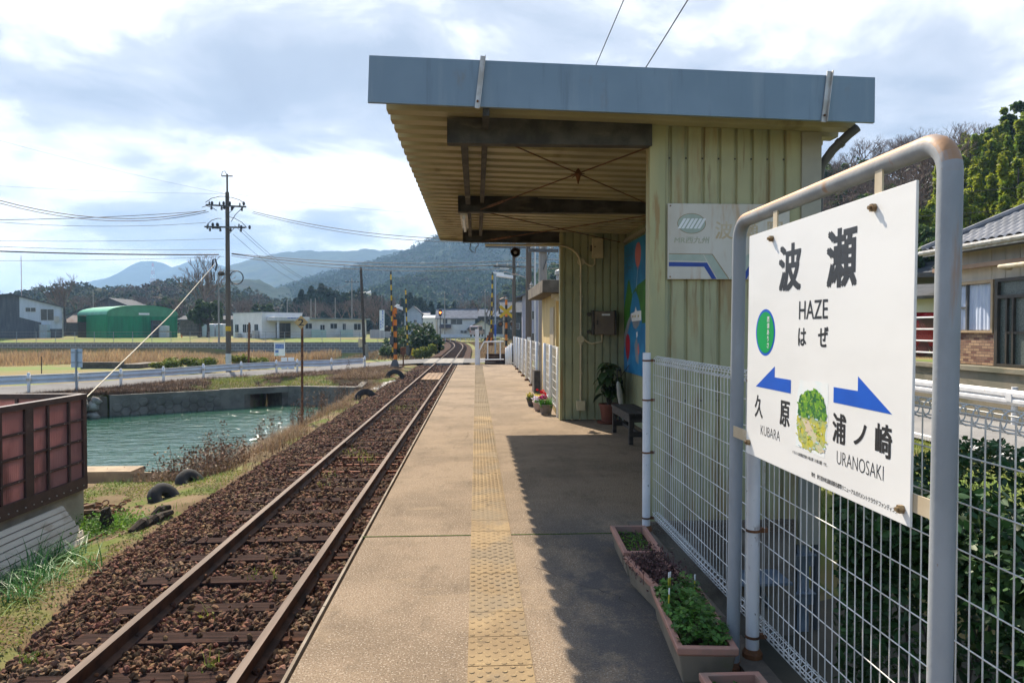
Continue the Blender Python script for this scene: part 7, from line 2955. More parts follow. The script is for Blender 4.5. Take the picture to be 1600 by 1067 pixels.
def tree(name, label, loc, H_, rad, zc, n_clump, n_leaf, size, m_, seed, kind='round', group=None, trunk_r=.14, m_trunk=None):
    t = thing(name, label, 'tree', loc, 0, group)
    me, cen = crown_mesh('crown', n_clump, n_leaf, size, rad, m_, seed, kind)
    o = link('crown', me, t)
    o.location = (0, 0, zc)
    mb = MB()
    top = H_ * (.92 if kind == 'cone' else .75)
    mb.tube([(0, 0, -.4), (.05, .02, top * .3), (-.03, .05, top * .65), (0, 0, top)], [trunk_r * 1.3, trunk_r, trunk_r * .7, trunk_r * .2], 8)
    if kind != 'cone':
        for k_ in range(0, min(len(cen), 26), 3):
            e = Vector(cen[k_]) + Vector((0, 0, zc))
            s_ = Vector((0, 0, max(.8, min(e.z * .55, top * .7))))
            mb.tube([s_, s_.lerp(e, .5) + Vector((0, 0, -.08 * H_ * .1)), e], [trunk_r * .5, trunk_r * .3, trunk_r * .1], 5)
    mb.build('trunk', m_trunk or M['bark'], t)
    return t


def bare_tree(name, label, loc, H_, seed, group=None, depth=6, spread=.5, r0=.16, m_=None, lean=0.0, fine=0, twig_scale=1.0):
    rr = random.Random(seed)
    t = thing(name, label, 'tree', loc, 0, group)
    trunk, tw = MB(), MB()
    ends = []

    def grow(p, d, L_, r, k_):
        q = p + d * L_ * .5 + Vector((rr.gauss(0, .06), rr.gauss(0, .06), 0)) * L_
        e = p + d * L_ + Vector((rr.gauss(0, .08), rr.gauss(0, .08), rr.gauss(0, .03))) * L_
        (trunk if k_ < 2 else tw).tube([p, q, e], [r, r * .85, r * .66], 7 if k_ < 2 else (5 if k_ < 4 else 3), caps=False)
        if k_ >= depth:
            ends.append(e)
            return
        n = 3 if k_ in (1, 2) else (2 if rr.random() < .65 else 3)
        for j in range(n):
            ax = Vector((rr.gauss(0, 1), rr.gauss(0, 1), rr.gauss(0, .35)))
            dd = (d + ax.normalized() * spread * rr.uniform(.6, 1.35)).normalized()
            dd = (dd + Vector((0, 0, .10))).normalized()
            grow(e, dd, L_ * rr.uniform(.62, .86), r * .64, k_ + 1)
    grow(Vector((0, 0, -.3)), Vector((lean, 0, 1)).normalized(), H_ * .26, r0, 0)
    # clamp the height by scaling
    allv = trunk.v + tw.v
    zmax = max(p[2] for p in allv)
    s_ = H_ / zmax
    for mb in (trunk, tw):
        mb.v = [(p[0] * s_ * twig_scale, p[1] * s_ * twig_scale, p[2] * s_) for p in mb.v]
    trunk.build('trunk', m_ or M['bark'], t)
    tw.build('crown', m_ or M['twig'], t)
    return t


def put(root, u, Yd, z0, label, scale=1.0, rz=0.0, first=[]):
    loc = (P(u, 520, Yd).x, Yd, z0)
    if root.name not in first:
        first.append(root.name)
        root.location, root['label'] = loc, label
        root.rotation_euler = (0, 0, rz)
        root.scale = (scale,) * 3
        return root
    return dup(root, loc, rz, label, scale)


# big bare trees on the left
bt = bare_tree('bare_tree', 'x', (0, 0, 0), 8.9, 4, 'bare trees on the left', 7, .48, .30)
put(bt, 312, 112, .2, 'tall bare tree with wide branches left of the utility pole, behind the green shed', 1.5, .4)
bt2 = bare_tree('bare_tree', 'x', (0, 0, 0), 8.6, 9, 'bare trees on the left', 7, .55, .28)
put(bt2, 101, 118, .1, 'bare tree with a flat spreading crown just right of the grey workshop', 1.22, 1.0)
put(bt, 590, 98, .1, 'stout pollarded bare tree beside the leaning pole, left of the white sign', .62, 2.4)
# bushy bare trees, brownish
bb = bare_tree('leafless_tree', 'x', (0, 0, 0), 7.5, 15, 'bushy leafless trees behind the buildings', 7, .62, .20)
bb2 = bare_tree('leafless_tree', 'x', (0, 0, 0), 7.0, 22, 'bushy leafless trees behind the buildings', 7, .7, .20)
desc = ['behind the grey workshop', 'above the low grey roof left of the green shed', 'behind the left half of the green shed', 'above the middle of the green shed', 'right of the green shed', 'just left of the tall utility pole',
        'just right of the tall utility pole', 'above the left corner of the white clinic', 'above the clinic entrance', 'behind the right end of the clinic front', 'above the long clinic wing', 'above the right end of the clinic wing', 'behind the grey far pole', 'behind the leaning dark pole', 'behind the tall white sign']
for k_, (u, Yd, s_) in enumerate(((70, 150, 1.0), (125, 150, 1.15), (160, 140, 1.1), (215, 150, 1.15), (285, 135, 1.1), (340, 150, 1.25), (385, 145, 1.3), (372, 128, .9), (478, 140, .95), (498, 150, 1.0), (525, 150, 1.05), (548, 140, 1.0), (568, 150, 1.1), (585, 135, 1.1), (612, 150, 1.15))):
    put(bb if k_ % 2 else bb2, u, Yd, .2, 'brownish leafless tree ' + desc[k_], s_, k_ * 1.3)
# round evergreens on the left
ev = tree('evergreen_tree', 'x', (0, 0, 0), 6.5, (2.6, 2.4, 2.3), 4.3, 26, 5200, .20, M['leaf_dark'], 61, 'round', 'evergreen trees on the left', .22)
put(ev, 325, 104, .1, 'dark dense evergreen with two trunks in front of the utility pole, right of the shed', .92, .3)
put(ev, 312, 106, .0, 'smaller dark evergreen touching the dense one right of the shed', .72, 2.0)
for k_, (u, Yd, s_, l_) in enumerate(((270, 150, 1.3, 'olive round evergreen behind the right end of the green shed'), (244, 165, 1.2, 'round evergreen behind the middle of the green shed'), (130, 190, 1.2, 'dark round evergreen left of the flat crowned bare tree'),
                                      (412, 135, 1.0, 'round dark evergreen behind the clinic front, right of the utility pole'), (398, 150, 1.05, 'round dark evergreen close to the utility pole, above the clinic'), (5, 150, 1.0, 'dark evergreen above the roof of the grey workshop'))):
    put(ev, u, Yd, .1, l_, s_, k_ * 1.1)
# dark conifer grove
cf = tree('conifer_tree', 'x', (0, 0, 0), 13, (3.9, 3.6, 5.2), 6.3, 80, 7500, .36, M['leaf_conifer'], 71, 'round', 'conifers behind the clinic', .22)
cf2 = tree('conifer_tree', 'x', (0, 0, 0), 12, (4.2, 3.8, 5.4), 5.9, 90, 7500, .36, M['leaf_conifer'], 72, 'cone', 'conifers behind the clinic', .22)
rnc = random.Random(12)
for k_, u in enumerate(range(446, 800, 7)):
    Yd = 172 + rnc.uniform(-8, 34)
    s_ = rnc.uniform(.80, 1.02)
    s_ *= 1.02 if 462 < u < 565 else (.86 if u < 660 else .70)
    if u < 470:
        s_ *= .9
    lab = 'dark conifer in the dense grove between the clinic roof and the mountains'
    if u > 600:
        lab = 'dark conifer in the row behind the distant houses'
    o = put(cf if k_ % 2 else cf2, u + rnc.uniform(-4, 4), Yd, .2, lab, s_, k_ * .7)
    o['group'] = 'conifers behind the clinic' if u <= 600 else 'conifers behind the distant houses'
# round wood mass at the right of the grove (beyond houses)
for k_, (u, Yd, s_, l_) in enumerate(((700, 190, 1.25, 'round dark tree above the white house roof'), (720, 180, 1.1, 'round olive tree behind the distant houses, left of the raised right arm'), (745, 175, 1.2, 'round dark tree behind the distant dark roofs'), (665, 185, 1.15, 'round dark tree left of the white house'))):
    put(ev, u, Yd, .2, l_, s_, k_ * .9)
for k_, (u, Yd, s_, l_) in enumerate(((735, 150, 1.1, 'above the far white house'), (760, 145, 1.15, 'left of the yellow X board'), (790, 140, 1.1, 'behind the yellow X board'))):
    put(bb if k_ % 2 else bb2, u, Yd, .5, 'brownish leafless tree ' + l_, s_, k_ * 2.3)

M['leaf_hill'] = mat('hill_leaf', (0.085, 0.135, 0.028), (0.045, 0.085, 0.022), sc=.6, rough=.6, isl=.55, trans=.4)
# trees of the right hand hill
bam = tree('bamboo_clump', 'x', (0, 0, 0), 6.5, (2.6, 2.6, 3.4), 3.2, 120, 10500, .17, M['leaf_bright'], 81, 'plume', 'bamboo clumps on the right hill', .10)
bam2 = tree('bamboo_clump', 'x', (0, 0, 0), 6.0, (2.8, 2.6, 3.1), 3.0, 110, 10000, .17, M['leaf_bright'], 82, 'plume', 'bamboo clumps on the right hill', .10)
hev = tree('hill_tree', 'x', (0, 0, 0), 6.0, (2.7, 2.6, 2.6), 3.6, 30, 5200, .22, M['leaf_hill'], 83, 'round', 'evergreen trees on the right hill', .16)
hbt = bare_tree('hill_bare_tree', 'x', (0, 0, 0), 6.2, 84, 'bare grey brown trees on the right hill', 7, .62, .13)
hbt2 = bare_tree('hill_bare_tree', 'x', (0, 0, 0), 5.8, 85, 'bare grey brown trees on the right hill', 7, .7, .13)


def put_xy(root, x, y, label, s_, rz, first=[]):
    z = float(hill_h(np.array([x]), np.array([y]))[0]) - .2
    if root.name not in first:
        first.append(root.name)
        root.location, root['label'], root.rotation_euler, root.scale = (x, y, z), label, (0, 0, rz), (s_,) * 3
        return root
    return dup(root, (x, y, z), rz, label, s_)


rnh = random.Random(77)
placed = []
tries = 0
while len(placed) < 270 and tries < 9000:
    tries += 1
    y = rnh.uniform(32, 330)
    rx_, fx_ = np.interp(y, RYS, RIDGE), np.interp(y, RYS, FOOT)
    x = rnh.uniform(fx_ + .5, rx_ + 3)
    u = 744 + 1100 * x / y
    if u > 1690 or (880 < u < 1255) or y > 320:
        continue
    sep = 2.3 if y < 120 else 4.0
    if any((x - a) ** 2 + (y - b) ** 2 < sep ** 2 for a, b in placed):
        continue
    t = (x - fx_) / (rx_ - fx_)
    placed.append((x, y))
    if u < 900:
        put_xy(hev, x, y, 'evergreen tree on the wooded slope seen past the toilet roof', rnh.uniform(.8, 1.15), rnh.uniform(0, 6.28))['group'] = 'evergreen trees on the far slope'
    elif u > 1440 + t * 110 + rnh.uniform(-35, 35) and t > .12:
        if rnh.random() < .9:
            put_xy(rnh.choice((bam, bam2)), x, y, 'bright yellow green bamboo clump on the hill behind the tiled house', rnh.uniform(.8, 1.05), rnh.uniform(0, 6.28))
        else:
            put_xy(hev, x, y, 'dark evergreen tree on the hill behind the name sign', rnh.uniform(.7, 1.05), rnh.uniform(0, 6.28))
    elif t > .35 and rnh.random() < .92:
        put_xy(rnh.choice((hbt, hbt2)), x, y, 'grey brown bare tree on the hill behind the name sign', rnh.uniform(.75, 1.1), rnh.uniform(0, 6.28))
    else:
        put_xy(hev, x, y, 'dark evergreen tree on the hill behind the name sign', rnh.uniform(.7, 1.05), rnh.uniform(0, 6.28))
# undergrowth of that hill
rng = np.random.default_rng(90)
n = 60000
y = rng.uniform(25, 300, n)
rx_, fx_ = np.interp(y, RYS, RIDGE), np.interp(y, RYS, FOOT)
x = fx_ + rng.random(n) * (rx_ + 3 - fx_)
z = hill_h(x, y) + rng.gamma(2, .45, n)
V, F = leaf_quads(np.stack([x, y, z], 1), .30, rng, .2)
stuff_mesh('hill_undergrowth', V, F, M['leaf_dark'], 'dense dark green undergrowth covering the right hill', 'undergrowth')

# ------------------------------------------------------------------ buildings on the left
M['glass_dark'] = mat('dark_window_glass', (.03, .035, .04), (.05, .055, .06), sc=2, rough=.12, spec=.6)
M['grey_board'] = mat('grey_board_wall', (.115, .12, .13), (.085, .09, .10), sc=1.2, stretch=(3, 3, .3), rough=.9, layers=[dict(c=(.19, .195, .2), sc=.6, st=(3, 3, .6), lo=.55, hi=.7, amt=.6)])
M['pale_board'] = mat('pale_blue_board_wall', (.52, .57, .64), (.45, .50, .57), sc=1.2, stretch=(3, 3, .3), rough=.8)
M['roof_grey'] = mat('grey_roof', (.10, .105, .115), (.075, .08, .085), sc=1.5, stretch=(1, 3, 1), rough=.85, spec=.1)
M['roof_tile'] = mat('silver_roof_tile', (.16, .17, .195), (.11, .12, .14), sc=1.5, rough=.6, spec=.25)
M['roof_far'] = mat('matt_grey_roof_tile', (.17, .18, .205), (.12, .13, .15), sc=1.5, rough=.95, spec=.05)
M['wall_white'] = mat('white_plaster', (.74, .72, .67), (.66, .64, .60), sc=.8, rough=.85, layers=[dict(c=(.42, .40, .36), sc=1, st=(2, 2, .4), lo=.58, hi=.72, amt=.6)])
M['window_frame'] = mat('pale_window_frame', (.55, .56, .57), (.48, .49, .5), sc=4, rough=.5)


def window(parent, x, z, w, h, y=-.02, m_=None, n=2):
    mb = MB()
    f = .05
    mb.box(x, x + w, y - .04, y, z, z + f)
    mb.box(x, x + w, y - .04, y, z + h - f, z + h)
    for q in range(n + 1):
        xx = x + (w - f) * q / n
        mb.box(xx, xx + f, y - .039, y - .001, z + f, z + h - f)
    o = mb.build('window', m_ or M['window_frame'], parent)
    mb = MB()
    mb.box(x + f, x + w - f, y - .02, y - .01, z + f, z + h - f)
    mb.build('pane', M['glass_dark'], o)
    return o


def gable_box(parent, w, d, h, hr, m_wall, m_roof, over=.4, axis='x', thick=.14, y0=0.0, rname='roof'):
    """walls + pitched roof; ridge runs along axis; front face at y = y0"""
    mb = MB()
    mb.box(0, w, y0, y0 + d, -.3, h)
    if axis == 'x':
        mb.prism([(y0, h), (y0 + d, h), (y0 + d / 2, h + hr)], 'X', .001, w - .001)
    else:
        mb.prism([(0, h), (w, h), (w / 2, h + hr)], 'Y', y0 + .001, y0 + d - .001)
    wl = mb.build('wall', m_wall, parent)
    mb = MB()
    if axis == 'x':
        s_ = hr / (d / 2)
        for sg in (-1, 1):
            ya, yb = y0 + d / 2, y0 + d / 2 + sg * (d / 2 + over)
            za, zb = h + hr + .02, h - over * s_ + .02
            mb.hexa([(-over, ya, za), (w + over, ya, za), (w + over, yb, zb), (-over, yb, zb), (-over, ya, za + thick), (w + over, ya, za + thick), (w + over, yb, zb + thick), (-over, yb, zb + thick)])
        mb.box(-over, w + over, y0 + d / 2 - .14, y0 + d / 2 + .14, h + hr + .08, h + hr + .28)
    else:
        s_ = hr / (w / 2)
        for sg in (-1, 1):
            xa, xb = w / 2, w / 2 + sg * (w / 2 + over)
            za, zb = h + hr + .02, h - over * s_ + .02
            mb.hexa([(xa, y0 - over, za), (xb, y0 - over, zb), (xb, y0 + d + over, zb), (xa, y0 + d + over, za), (xa, y0 - over, za + thick), (xb, y0 - over, zb + thick), (xb, y0 + d + over, zb + thick), (xa, y0 + d + over, za + thick)])
    rf = mb.build(rname, m_roof, parent)
    return wl, rf


# grey workshop
k = 100 / 1100
x0_ = P(-60, 520, 100).x
WKR = R(30)
wk = thing('workshop', 'grey and pale blue boarded workshop with a low gable at the left edge', 'building', (x0_, 100, .15))
wd = P(97, 520, 100).x - x0_
wk.rotation_euler = (0, 0, WKR)
wk.location = (x0_ + wd - wd * math.cos(WKR), 100 - wd * math.sin(WKR), .15)
pk = P(30, 461, 100)
mb = MB()
ze = 4.35
xp = pk.x - x0_
prof = [(0, -.3), (wd, -.3), (wd, ze), (xp, pk.z - .25), (0, ze + .6)]
mb.prism(prof, 'Y', 0, 11)
mb.build('wall', M['grey_board'], wk)
mb = MB()
xa = P(41, 520, 100).x - x0_
zr = ze + (pk.z - .25 - ze) * (wd - xa) / (wd - xp)
mb.prism([(xa, 2.9), (wd - .001, 2.9 - 1.4), (wd - .001, ze - .02), (xa, zr - .02)], 'Y', -.06, -.001)
mb.prism([(xa + 2.4, 1.35), (wd - .001, 1.35), (wd - .001, 1.5), (xa + 2.4, 2.3)], 'Y', -.055, -.002)
mb.build('pale_cladding', M['pale_board'], wk)
mb = MB()
for (a, b) in (((xp, pk.z - .22), (wd + .35, ze - .15)), ((xp, pk.z - .22), (-.5, ze + .45))):
    v = []
    for yy in (-.35, 11.2):
        v += [(a[0], yy, a[1]), (b[0], yy, b[1]), (b[0], yy, b[1] + .16), (a[0], yy, a[1] + .16)]
    mb.add(v, [(0, 1, 2, 3), (7, 6, 5, 4), (0, 4, 5, 1), (1, 5, 6, 2), (2, 6, 7, 3), (3, 7, 4, 0)])
mb.build('roof', M['roof_grey'], wk)
for (u0_, u1_, v0, v1) in ((48, 62, 481, 488), (68, 86, 483, 501)):
    a, b = P(u0_, v1, 100), P(u1_, v0, 100)
    window(wk, a.x - x0_, a.z - .15, b.x - a.x, b.z - a.z, -.07)
mb = MB()
mb.box(wd - .9, wd - .3, -.5, -.1, 2.3, 3.1)
mb.build('air_unit', M['insul'], wk)
mb = MB()
mb.tube([(wd + .1, -.2, 0), (wd + .1, -.2, ze)], .06, 6)
mb.build('drain_pipe', M['insul'], wk)
mb = MB()
a = P(30, 461, 100)
mb.tube([(a.x, 100.5, a.z - .5), (a.x, 100.5, P(30, 399, 100).z)], .045, 6)
tag(mb.build('antenna_mast', mat('red_white_mast', (.5, .35, .3), (.45, .3, .27), rough=.5)), 'thin tall antenna mast standing on the grey workshop roof', 'antenna')


def ibc(u, v0, v1, Yd, label):
    a, b = P(u, v1, Yd), P(u, v0, Yd)
    t = thing('water_tank', label, 'water tank', (a.x, Yd, a.z - .1), 0, 'white caged water tanks')
    hh = b.z - a.z
    mb = MB()
    mb.box(-.5, .5, -.5, .5, .15, hh)
    mb.build('tank', mat('milky_plastic', (.52, .60, .64), (.46, .55, .6), sc=2, rough=.4), t, bevel=.06)
    mb = MB()
    for q in range(6):
        x = -.53 + q * .212
        mb.tube([(x, -.53, .1), (x, -.53, hh + .01)], .02, 5)
    for q in range(5):
        z = .15 + q * (hh - .15) / 4
        mb.tube([(-.53, -.53, z), (.53, -.53, z)], .02, 5)
    mb.box(-.55, .55, -.55, .55, 0, .1)
    mb.build('cage', M['silver'], t)


ibc(71, 516, 529, 99, 'white caged water tank in front of the grey workshop, lower of two')
ibc(71, 506, 517, 99.1, 'white caged water tank in front of the grey workshop, upper of two')
# low sheds between workshop and green shed
t = thing('storage_shed', 'low shed with a pale rusty roof between the workshop and the green shed', 'building', (P(100, 520, 122).x, 122, .1))
gable_box(t, 9, 7, 2.4, 1.3, M['girder'], mat('pale_rusty_roof', (.20, .17, .15), (.15, .11, .09), sc=1, rough=.9, spec=.1), .3)
t = thing('storage_shed', 'long grey roofed shed partly hidden behind the bare tree and green shed', 'building', (P(105, 520, 140).x, 140, .1))
gable_box(t, 16, 9, 4.0, 3.2, M['grey_board'], M['roof_grey'], .4, 'y')
t = thing('storage_shed', 'low grey storage shed with open bays right of the green shed', 'building', (P(282, 520, 122).x, 122, .1))
gable_box(t, 15, 6, 2.9, .7, M['concrete_dark'], M['roof_grey'], .4)
# green shed
gs = thing('green_shed', 'green tarpaulin storage shed with a rounded roof', 'building', (-49.9, 98, .1), R(45))
W_, D_, hs, ha = 9.2, 12.0, 3.35, 1.35
arc = [(W_ / 2 - (W_ / 2 + .12) * math.cos(math.pi * q / 16), hs + ha * math.sin(math.pi * q / 16) ** .8) for q in range(17)]
M['tarp_roof'] = mat('light_green_tarp', (.10, .44, .27), (.08, .37, .22), sc=.8, rough=.45, trans=.15, layers=[dict(c=(.12, .38, .26), sc=1.2, lo=.55, hi=.7, amt=.5)])
M['tarp'] = mat('green_tarp', (.006, .25, .105), (.006, .19, .08), sc=.9, stretch=(2, 2, .3), rough=.5, trans=.1)
mb = MB()
o_, i_ = arc, [(W_ / 2 + (x - W_ / 2) * .985, z - .06) for x, z in arc]
v = [(x, -.15, z) for x, z in o_] + [(x, D_, z) for x, z in o_] + [(x, -.15, z) for x, z in i_] + [(x, D_, z) for x, z in i_]
n = 17
f = []
for q in range(16):
    f += [(q, q + 1, n + q + 1, n + q), (2 * n + q + 1, 2 * n + q, 3 * n + q, 3 * n + q + 1), (q + 1, q, 2 * n + q, 2 * n + q + 1), (n + q, n + q + 1, 3 * n + q + 1, 3 * n + q)]
mb.add(v, f)
mb.build('roof', M['tarp_roof'], gs, smooth=True)
mb = MB()
mb.prism([(x, z - .07) for x, z in arc] + [(W_, 3.15), (0, 3.15)], 'Y', .0, .08)
mb.build('gable_sheet', mat('faded_green_sheet', (.08, .30, .16), (.07, .25, .13), sc=1, rough=.5), gs)
mb = MB()
n = 40
v = []
for q in range(n + 1):
    x = W_ * q / n
    v += [(x, .02 + .05 * math.sin(q * 2.1), -.2), (x, .02 + .02 * math.sin(q * 2.1), 3.15)]
mb.add(v, [(2 * q, 2 * q + 2, 2 * q + 3, 2 * q + 1) for q in range(n)])
mb.box(W_ * .52, W_ * .52 + .06, -.08, -.04, -.2, 3.15)
mb.build('curtain', M['tarp'], gs)
mb = MB()
mb.box(-.06, .0, .05, 8.2, -.2, 3.3)
mb.box(W_, W_ + .06, .05, D_, -.2, 3.3)
mb.box(0, W_, D_ - .1, D_ - .02, -.2, 3.3)
mb.build('side_sheet', mat('ribbed_green_sheet', (.008, .27, .115), (.007, .21, .09), sc=1.5, stretch=(1, 3, .5), rough=.5), gs)
mb = MB()
mb.box(-.05, .0, 8.25, D_, -.2, 2.4)
mb.build('dark_doorway', M['girder'], gs)
mb = MB()
for (x, y) in ((0, -.1), (W_, -.1), (0, D_)):
    mb.tube([(x, y, -.2), (x, y, hs)], .06, 6)
mb.build('frame_pole', M['tarp'], gs)
mb = MB()
mb.box(4.0, 5.4, -.16, -.13, 3.35, 3.62)
mb.build('name_board', M['white'], gs)
e2 = gs.matrix_basis
for k_, (a, z, w, h, mm) in enumerate(((5.7, 0, 1.0, 2.5, 'steel_dark'),)):
    p = Vector((-49.9, 98, 0)) + Vector((math.cos(R(45)), math.sin(R(45)), 0)) * a
    t = thing('steel_locker', 'tall dark grey storage locker in front of the green shed', 'locker', (p.x + .4, p.y - .8, .1), R(45))
    mb = MB()
    mb.box(0, 1.3, -.3, .3, 0, 2.6)
    mb.build('case', mat('slate_grey', (.09, .10, .12), (.07, .08, .09), sc=2, rough=.6), t, bevel=.03)
    mb = MB()
    for q in range(4):
        mb.box(.1, 1.2, -.33, -.301, .1 + q * .65, .6 + q * .65)
    mb.build('drawer', M['girder'], t)
for k_ in range(2):
    ibc(257, (511, 520)[1 - k_] if False else (518, 508)[k_], (527.5, 517.5)[k_], 101.2, ('lower of the two white caged tanks beside the green shed', 'upper of the two white caged tanks beside the green shed')[k_])
p = P(284, 524, 100)
mb = MB()
mb.lathe([(.2, 0), (.2, .04), (.12, .05), (.03, .7)], (p.x, 100, .05), 10)
tag(mb.build('traffic_cone', M['orange']), 'tiny orange traffic cone right of the green shed', 'traffic cone')
for k_, (u0_, u1_, lb_) in enumerate(((315, 335, 'left of two white covered stacks under the low shed'), (337, 349, 'right of two white covered stacks under the low shed'))):
    a, b = P(u0_, 522, 112), P(u1_, 506, 112)
    mb = MB()
    mb.box(a.x, b.x, 112, 113.5, -.1, b.z)
    tag(mb.build('covered_stack', mat('pale_blue_cover', (.5, .55, .62), (.42, .47, .54), sc=1, rough=.5), None, bevel=.15), lb_, 'covered stack')

# white clinic
cl = thing('clinic', 'low white clinic with a flat roof and a rounded entrance canopy', 'building', (-28.4, 95, .1), R(45))
mb = MB()
mb.box(0, 6.0, 0, 8, -.3, 3.5)
mb.build('wall', mat('clinic_white', (.76, .75, .72), (.70, .69, .66), sc=1, rough=.85, bump=.1), cl)
mb = MB()
mb.box(-.06, 6.06, -.06, 8.06, 3.5, 3.62)
mb.build('parapet', M['window_frame'], cl)
mb = MB()
mb.box(6.01, 17.7, 1.2, 8, -.3, 2.75)
mb.build('wing_wall', mat('wing_cream', (.70, .68, .62), (.62, .60, .55), sc=1, rough=.85), cl)
mb = MB()
mb.box(6.07, 18.1, .7, 8.2, 2.75, 2.95)
mb.build('wing_roof', mat('wing_roof_mint', (.25, .29, .27), (.2, .24, .22), sc=1, rough=.6), cl)
for y0_ in (1.0, 3.0, 4.2, 6.4):
    mb = MB()
    mb.box(-.05, .0, y0_, y0_ + .9, .9, 2.0)
    o = mb.build('window', M['glass_dark'], cl)
    mb = MB()
    mb.box(-.055, -.051, y0_ + .42, y0_ + .48, .9, 2.0)
    mb.build('frame', M['window_frame'], o)
for x, w, h in ((7.2, 1.1, .8), (9.6, .8, 1.6), (11.3, 1.2, .8), (13.4, .6, 1.2), (15.4, 1.3, 1.0)):
    window(cl, x, 2.2 - h if h < 1.5 else .4, w, h, 1.19)
mb = MB()
for (x0_, x1_) in ((7.6, 10.0), (12.4, 14.6)):
    mb = MB()
    mb.box(x0_, x1_, .2, .26, 0, 1.25)
    mb.build('mint_fence', mat('mint_panel', (.42, .55, .50), (.38, .5, .46), sc=1, rough=.6), cl)
mb = MB()
prof = [(x_, -1.9 + (0 if 0.35 < x_ - .6 < 4.6 else .25)) for x_ in (.6, 5.6)]
mb.prism([(.9, -1.9), (5.9, -1.9), (6.2, -1.6), (6.2, 0), (.6, 0), (.6, -1.6)], 'Z', 2.45, 3.0)
cp = mb.build('entrance_canopy', M['window_frame'], cl, bevel=.05)
mb = MB()
text_into(mb, '波瀬診療所', (2.6, 4.9, 2.76, 2.92), lambda s, t_: (s, -1.905, t_), .02)
mb.build('lettering', M['ink_blue'], cp)
mb = MB()
for x in (1.5, 5.2):
    mb.lathe([(.17, -.1), (.17, 2.46)], (x, -1.5, 0), 12)
mb.build('canopy_column', M['window_frame'], cl, smooth=True)
window(cl, 2.0, 0.0, 2.2, 2.2, -.01, M['steel_dark'], 3)
mb = MB()
for y0_, h in ((.6, 1.2), (1.9, .8), (5.3, .8)):
    mb.box(-.7, -.2, y0_, y0_ + .8, 0, h)
mb.build('air_unit', M['insul'], cl)

# tall white sign on two posts, plain fence wall, far signal
f = P(597, 533, 93)
t = thing('tall_sign', 'tall white vertical sign with dark writing on two thin posts', 'sign', (f.x, 93, -.1))
k_ = 93 / 1100
zt_, zb_ = 48 * k_, 16.5 * k_
mb = MB()
mb.box(-.32, .32, -.03, .03, zb_, zt_)
sg_ = mb.build('sign_panel', M['white'], t)
mb = MB()
for i__, ch in enumerate('伊万里市立'):
    text_into(mb, ch, (.0, .2, zt_ - .62 - i__ * .40, zt_ - .32 - i__ * .40), lambda s, t_: (s, -.034, t_), .02)
for i__, ch in enumerate('診療所'):
    text_into(mb, ch, (-.24, -.06, zb_ + 1.0 - i__ * .38, zb_ + 1.28 - i__ * .38), lambda s, t_: (s, -.034, t_), .02)
mb.lathe([(.09, -.036), (.09, -.031)], (.1, 0, zt_ - .17), 12, 0, 'Y')
mb.build('lettering', M['ink_blue'], sg_)
for s in (-.27, .27):
    mb = MB()
    mb.box(s - .04, s + .04, -.03, .03, -.1, zb_)
    mb.build('leg', M['window_frame'], t)
a, b = P(578, 530, 95), P(611, 530, 95)
mb = MB()
mb.box(a.x, b.x, 95, 95.15, -.2, P(590, 515, 95).z)
tag(mb.build('panel_fence', mat('pale_grey_panel', (.36, .36, .38), (.3, .3, .32), sc=1, stretch=(4, 1, .2), rough=.7)), 'plain pale grey panel fence behind the tall white sign', 'fence')
# thin wire fence along the block wall
wf = thing('wire_fence', 'thin grey wire fence along the top of the block wall', 'fence', (-50, 90.0, -.1))
mb = MB()
for zz in (.3, .75, 1.15):
    mb.tube([(-45, 0, zz + .05), (38, 0, zz + .05)], .012, 4)
mb.build('wire', M['galv'], wf)
pm3 = MB()
pm3.tube([(0, 0, -.3), (0, 0, 1.25)], .03, 6)
pm3m = pm3.mesh('fence_post', M['galv'])
for k_ in range(36):
    o = link('fence_post', pm3m, wf)
    o.location = (-44 + k_ * 2.33, 0, 0)
# grey far poles
for (u, Yd, vt, lab, arms) in ((550, 112, 435, 'slim grey far pole with insulators near the long clinic wing', ((8.2, 2.2, 0, 's', .3),)), (493, 118, 466, 'short thin grey pole above the clinic roof, right of its entrance', ()), (486, 116, 467, 'thin bare grey pole above the clinic roof', ()),
                               (449, 122, 468, 'thin grey pole rising above the clinic entrance', ()), (342, 80, 427, 'slim grey pole just left of the tall utility pole', ()), (146, 130, 452, 'short grey pole above the storage roof left of the green shed', ()), (524, 125, 465, 'faint thin pole behind the clinic wing', ()), (597, 140, 460, 'faint far pole above the tall white sign', ((6.6, 1.5, 0, 's', 0),)),
                               (695, 128, 455, 'grey pole with a small crossarm in front of the white house', ((7.2, 1.6, 0, 's', .1),)), (758, 120, 452, 'grey pole with a crossarm before the dark roofed houses', ((7.4, 1.6, 0, 's', 0),))):
    z1 = P(u, vt, Yd).z
    arms = tuple((z1 - .5, a[1], a[2], a[3], a[4]) for a in arms)
    pole(lab, (P(u, 520, Yd).x, Yd, -.1), z1 + .1, .11, arms, M['pole_light'], True, 'far utility poles')
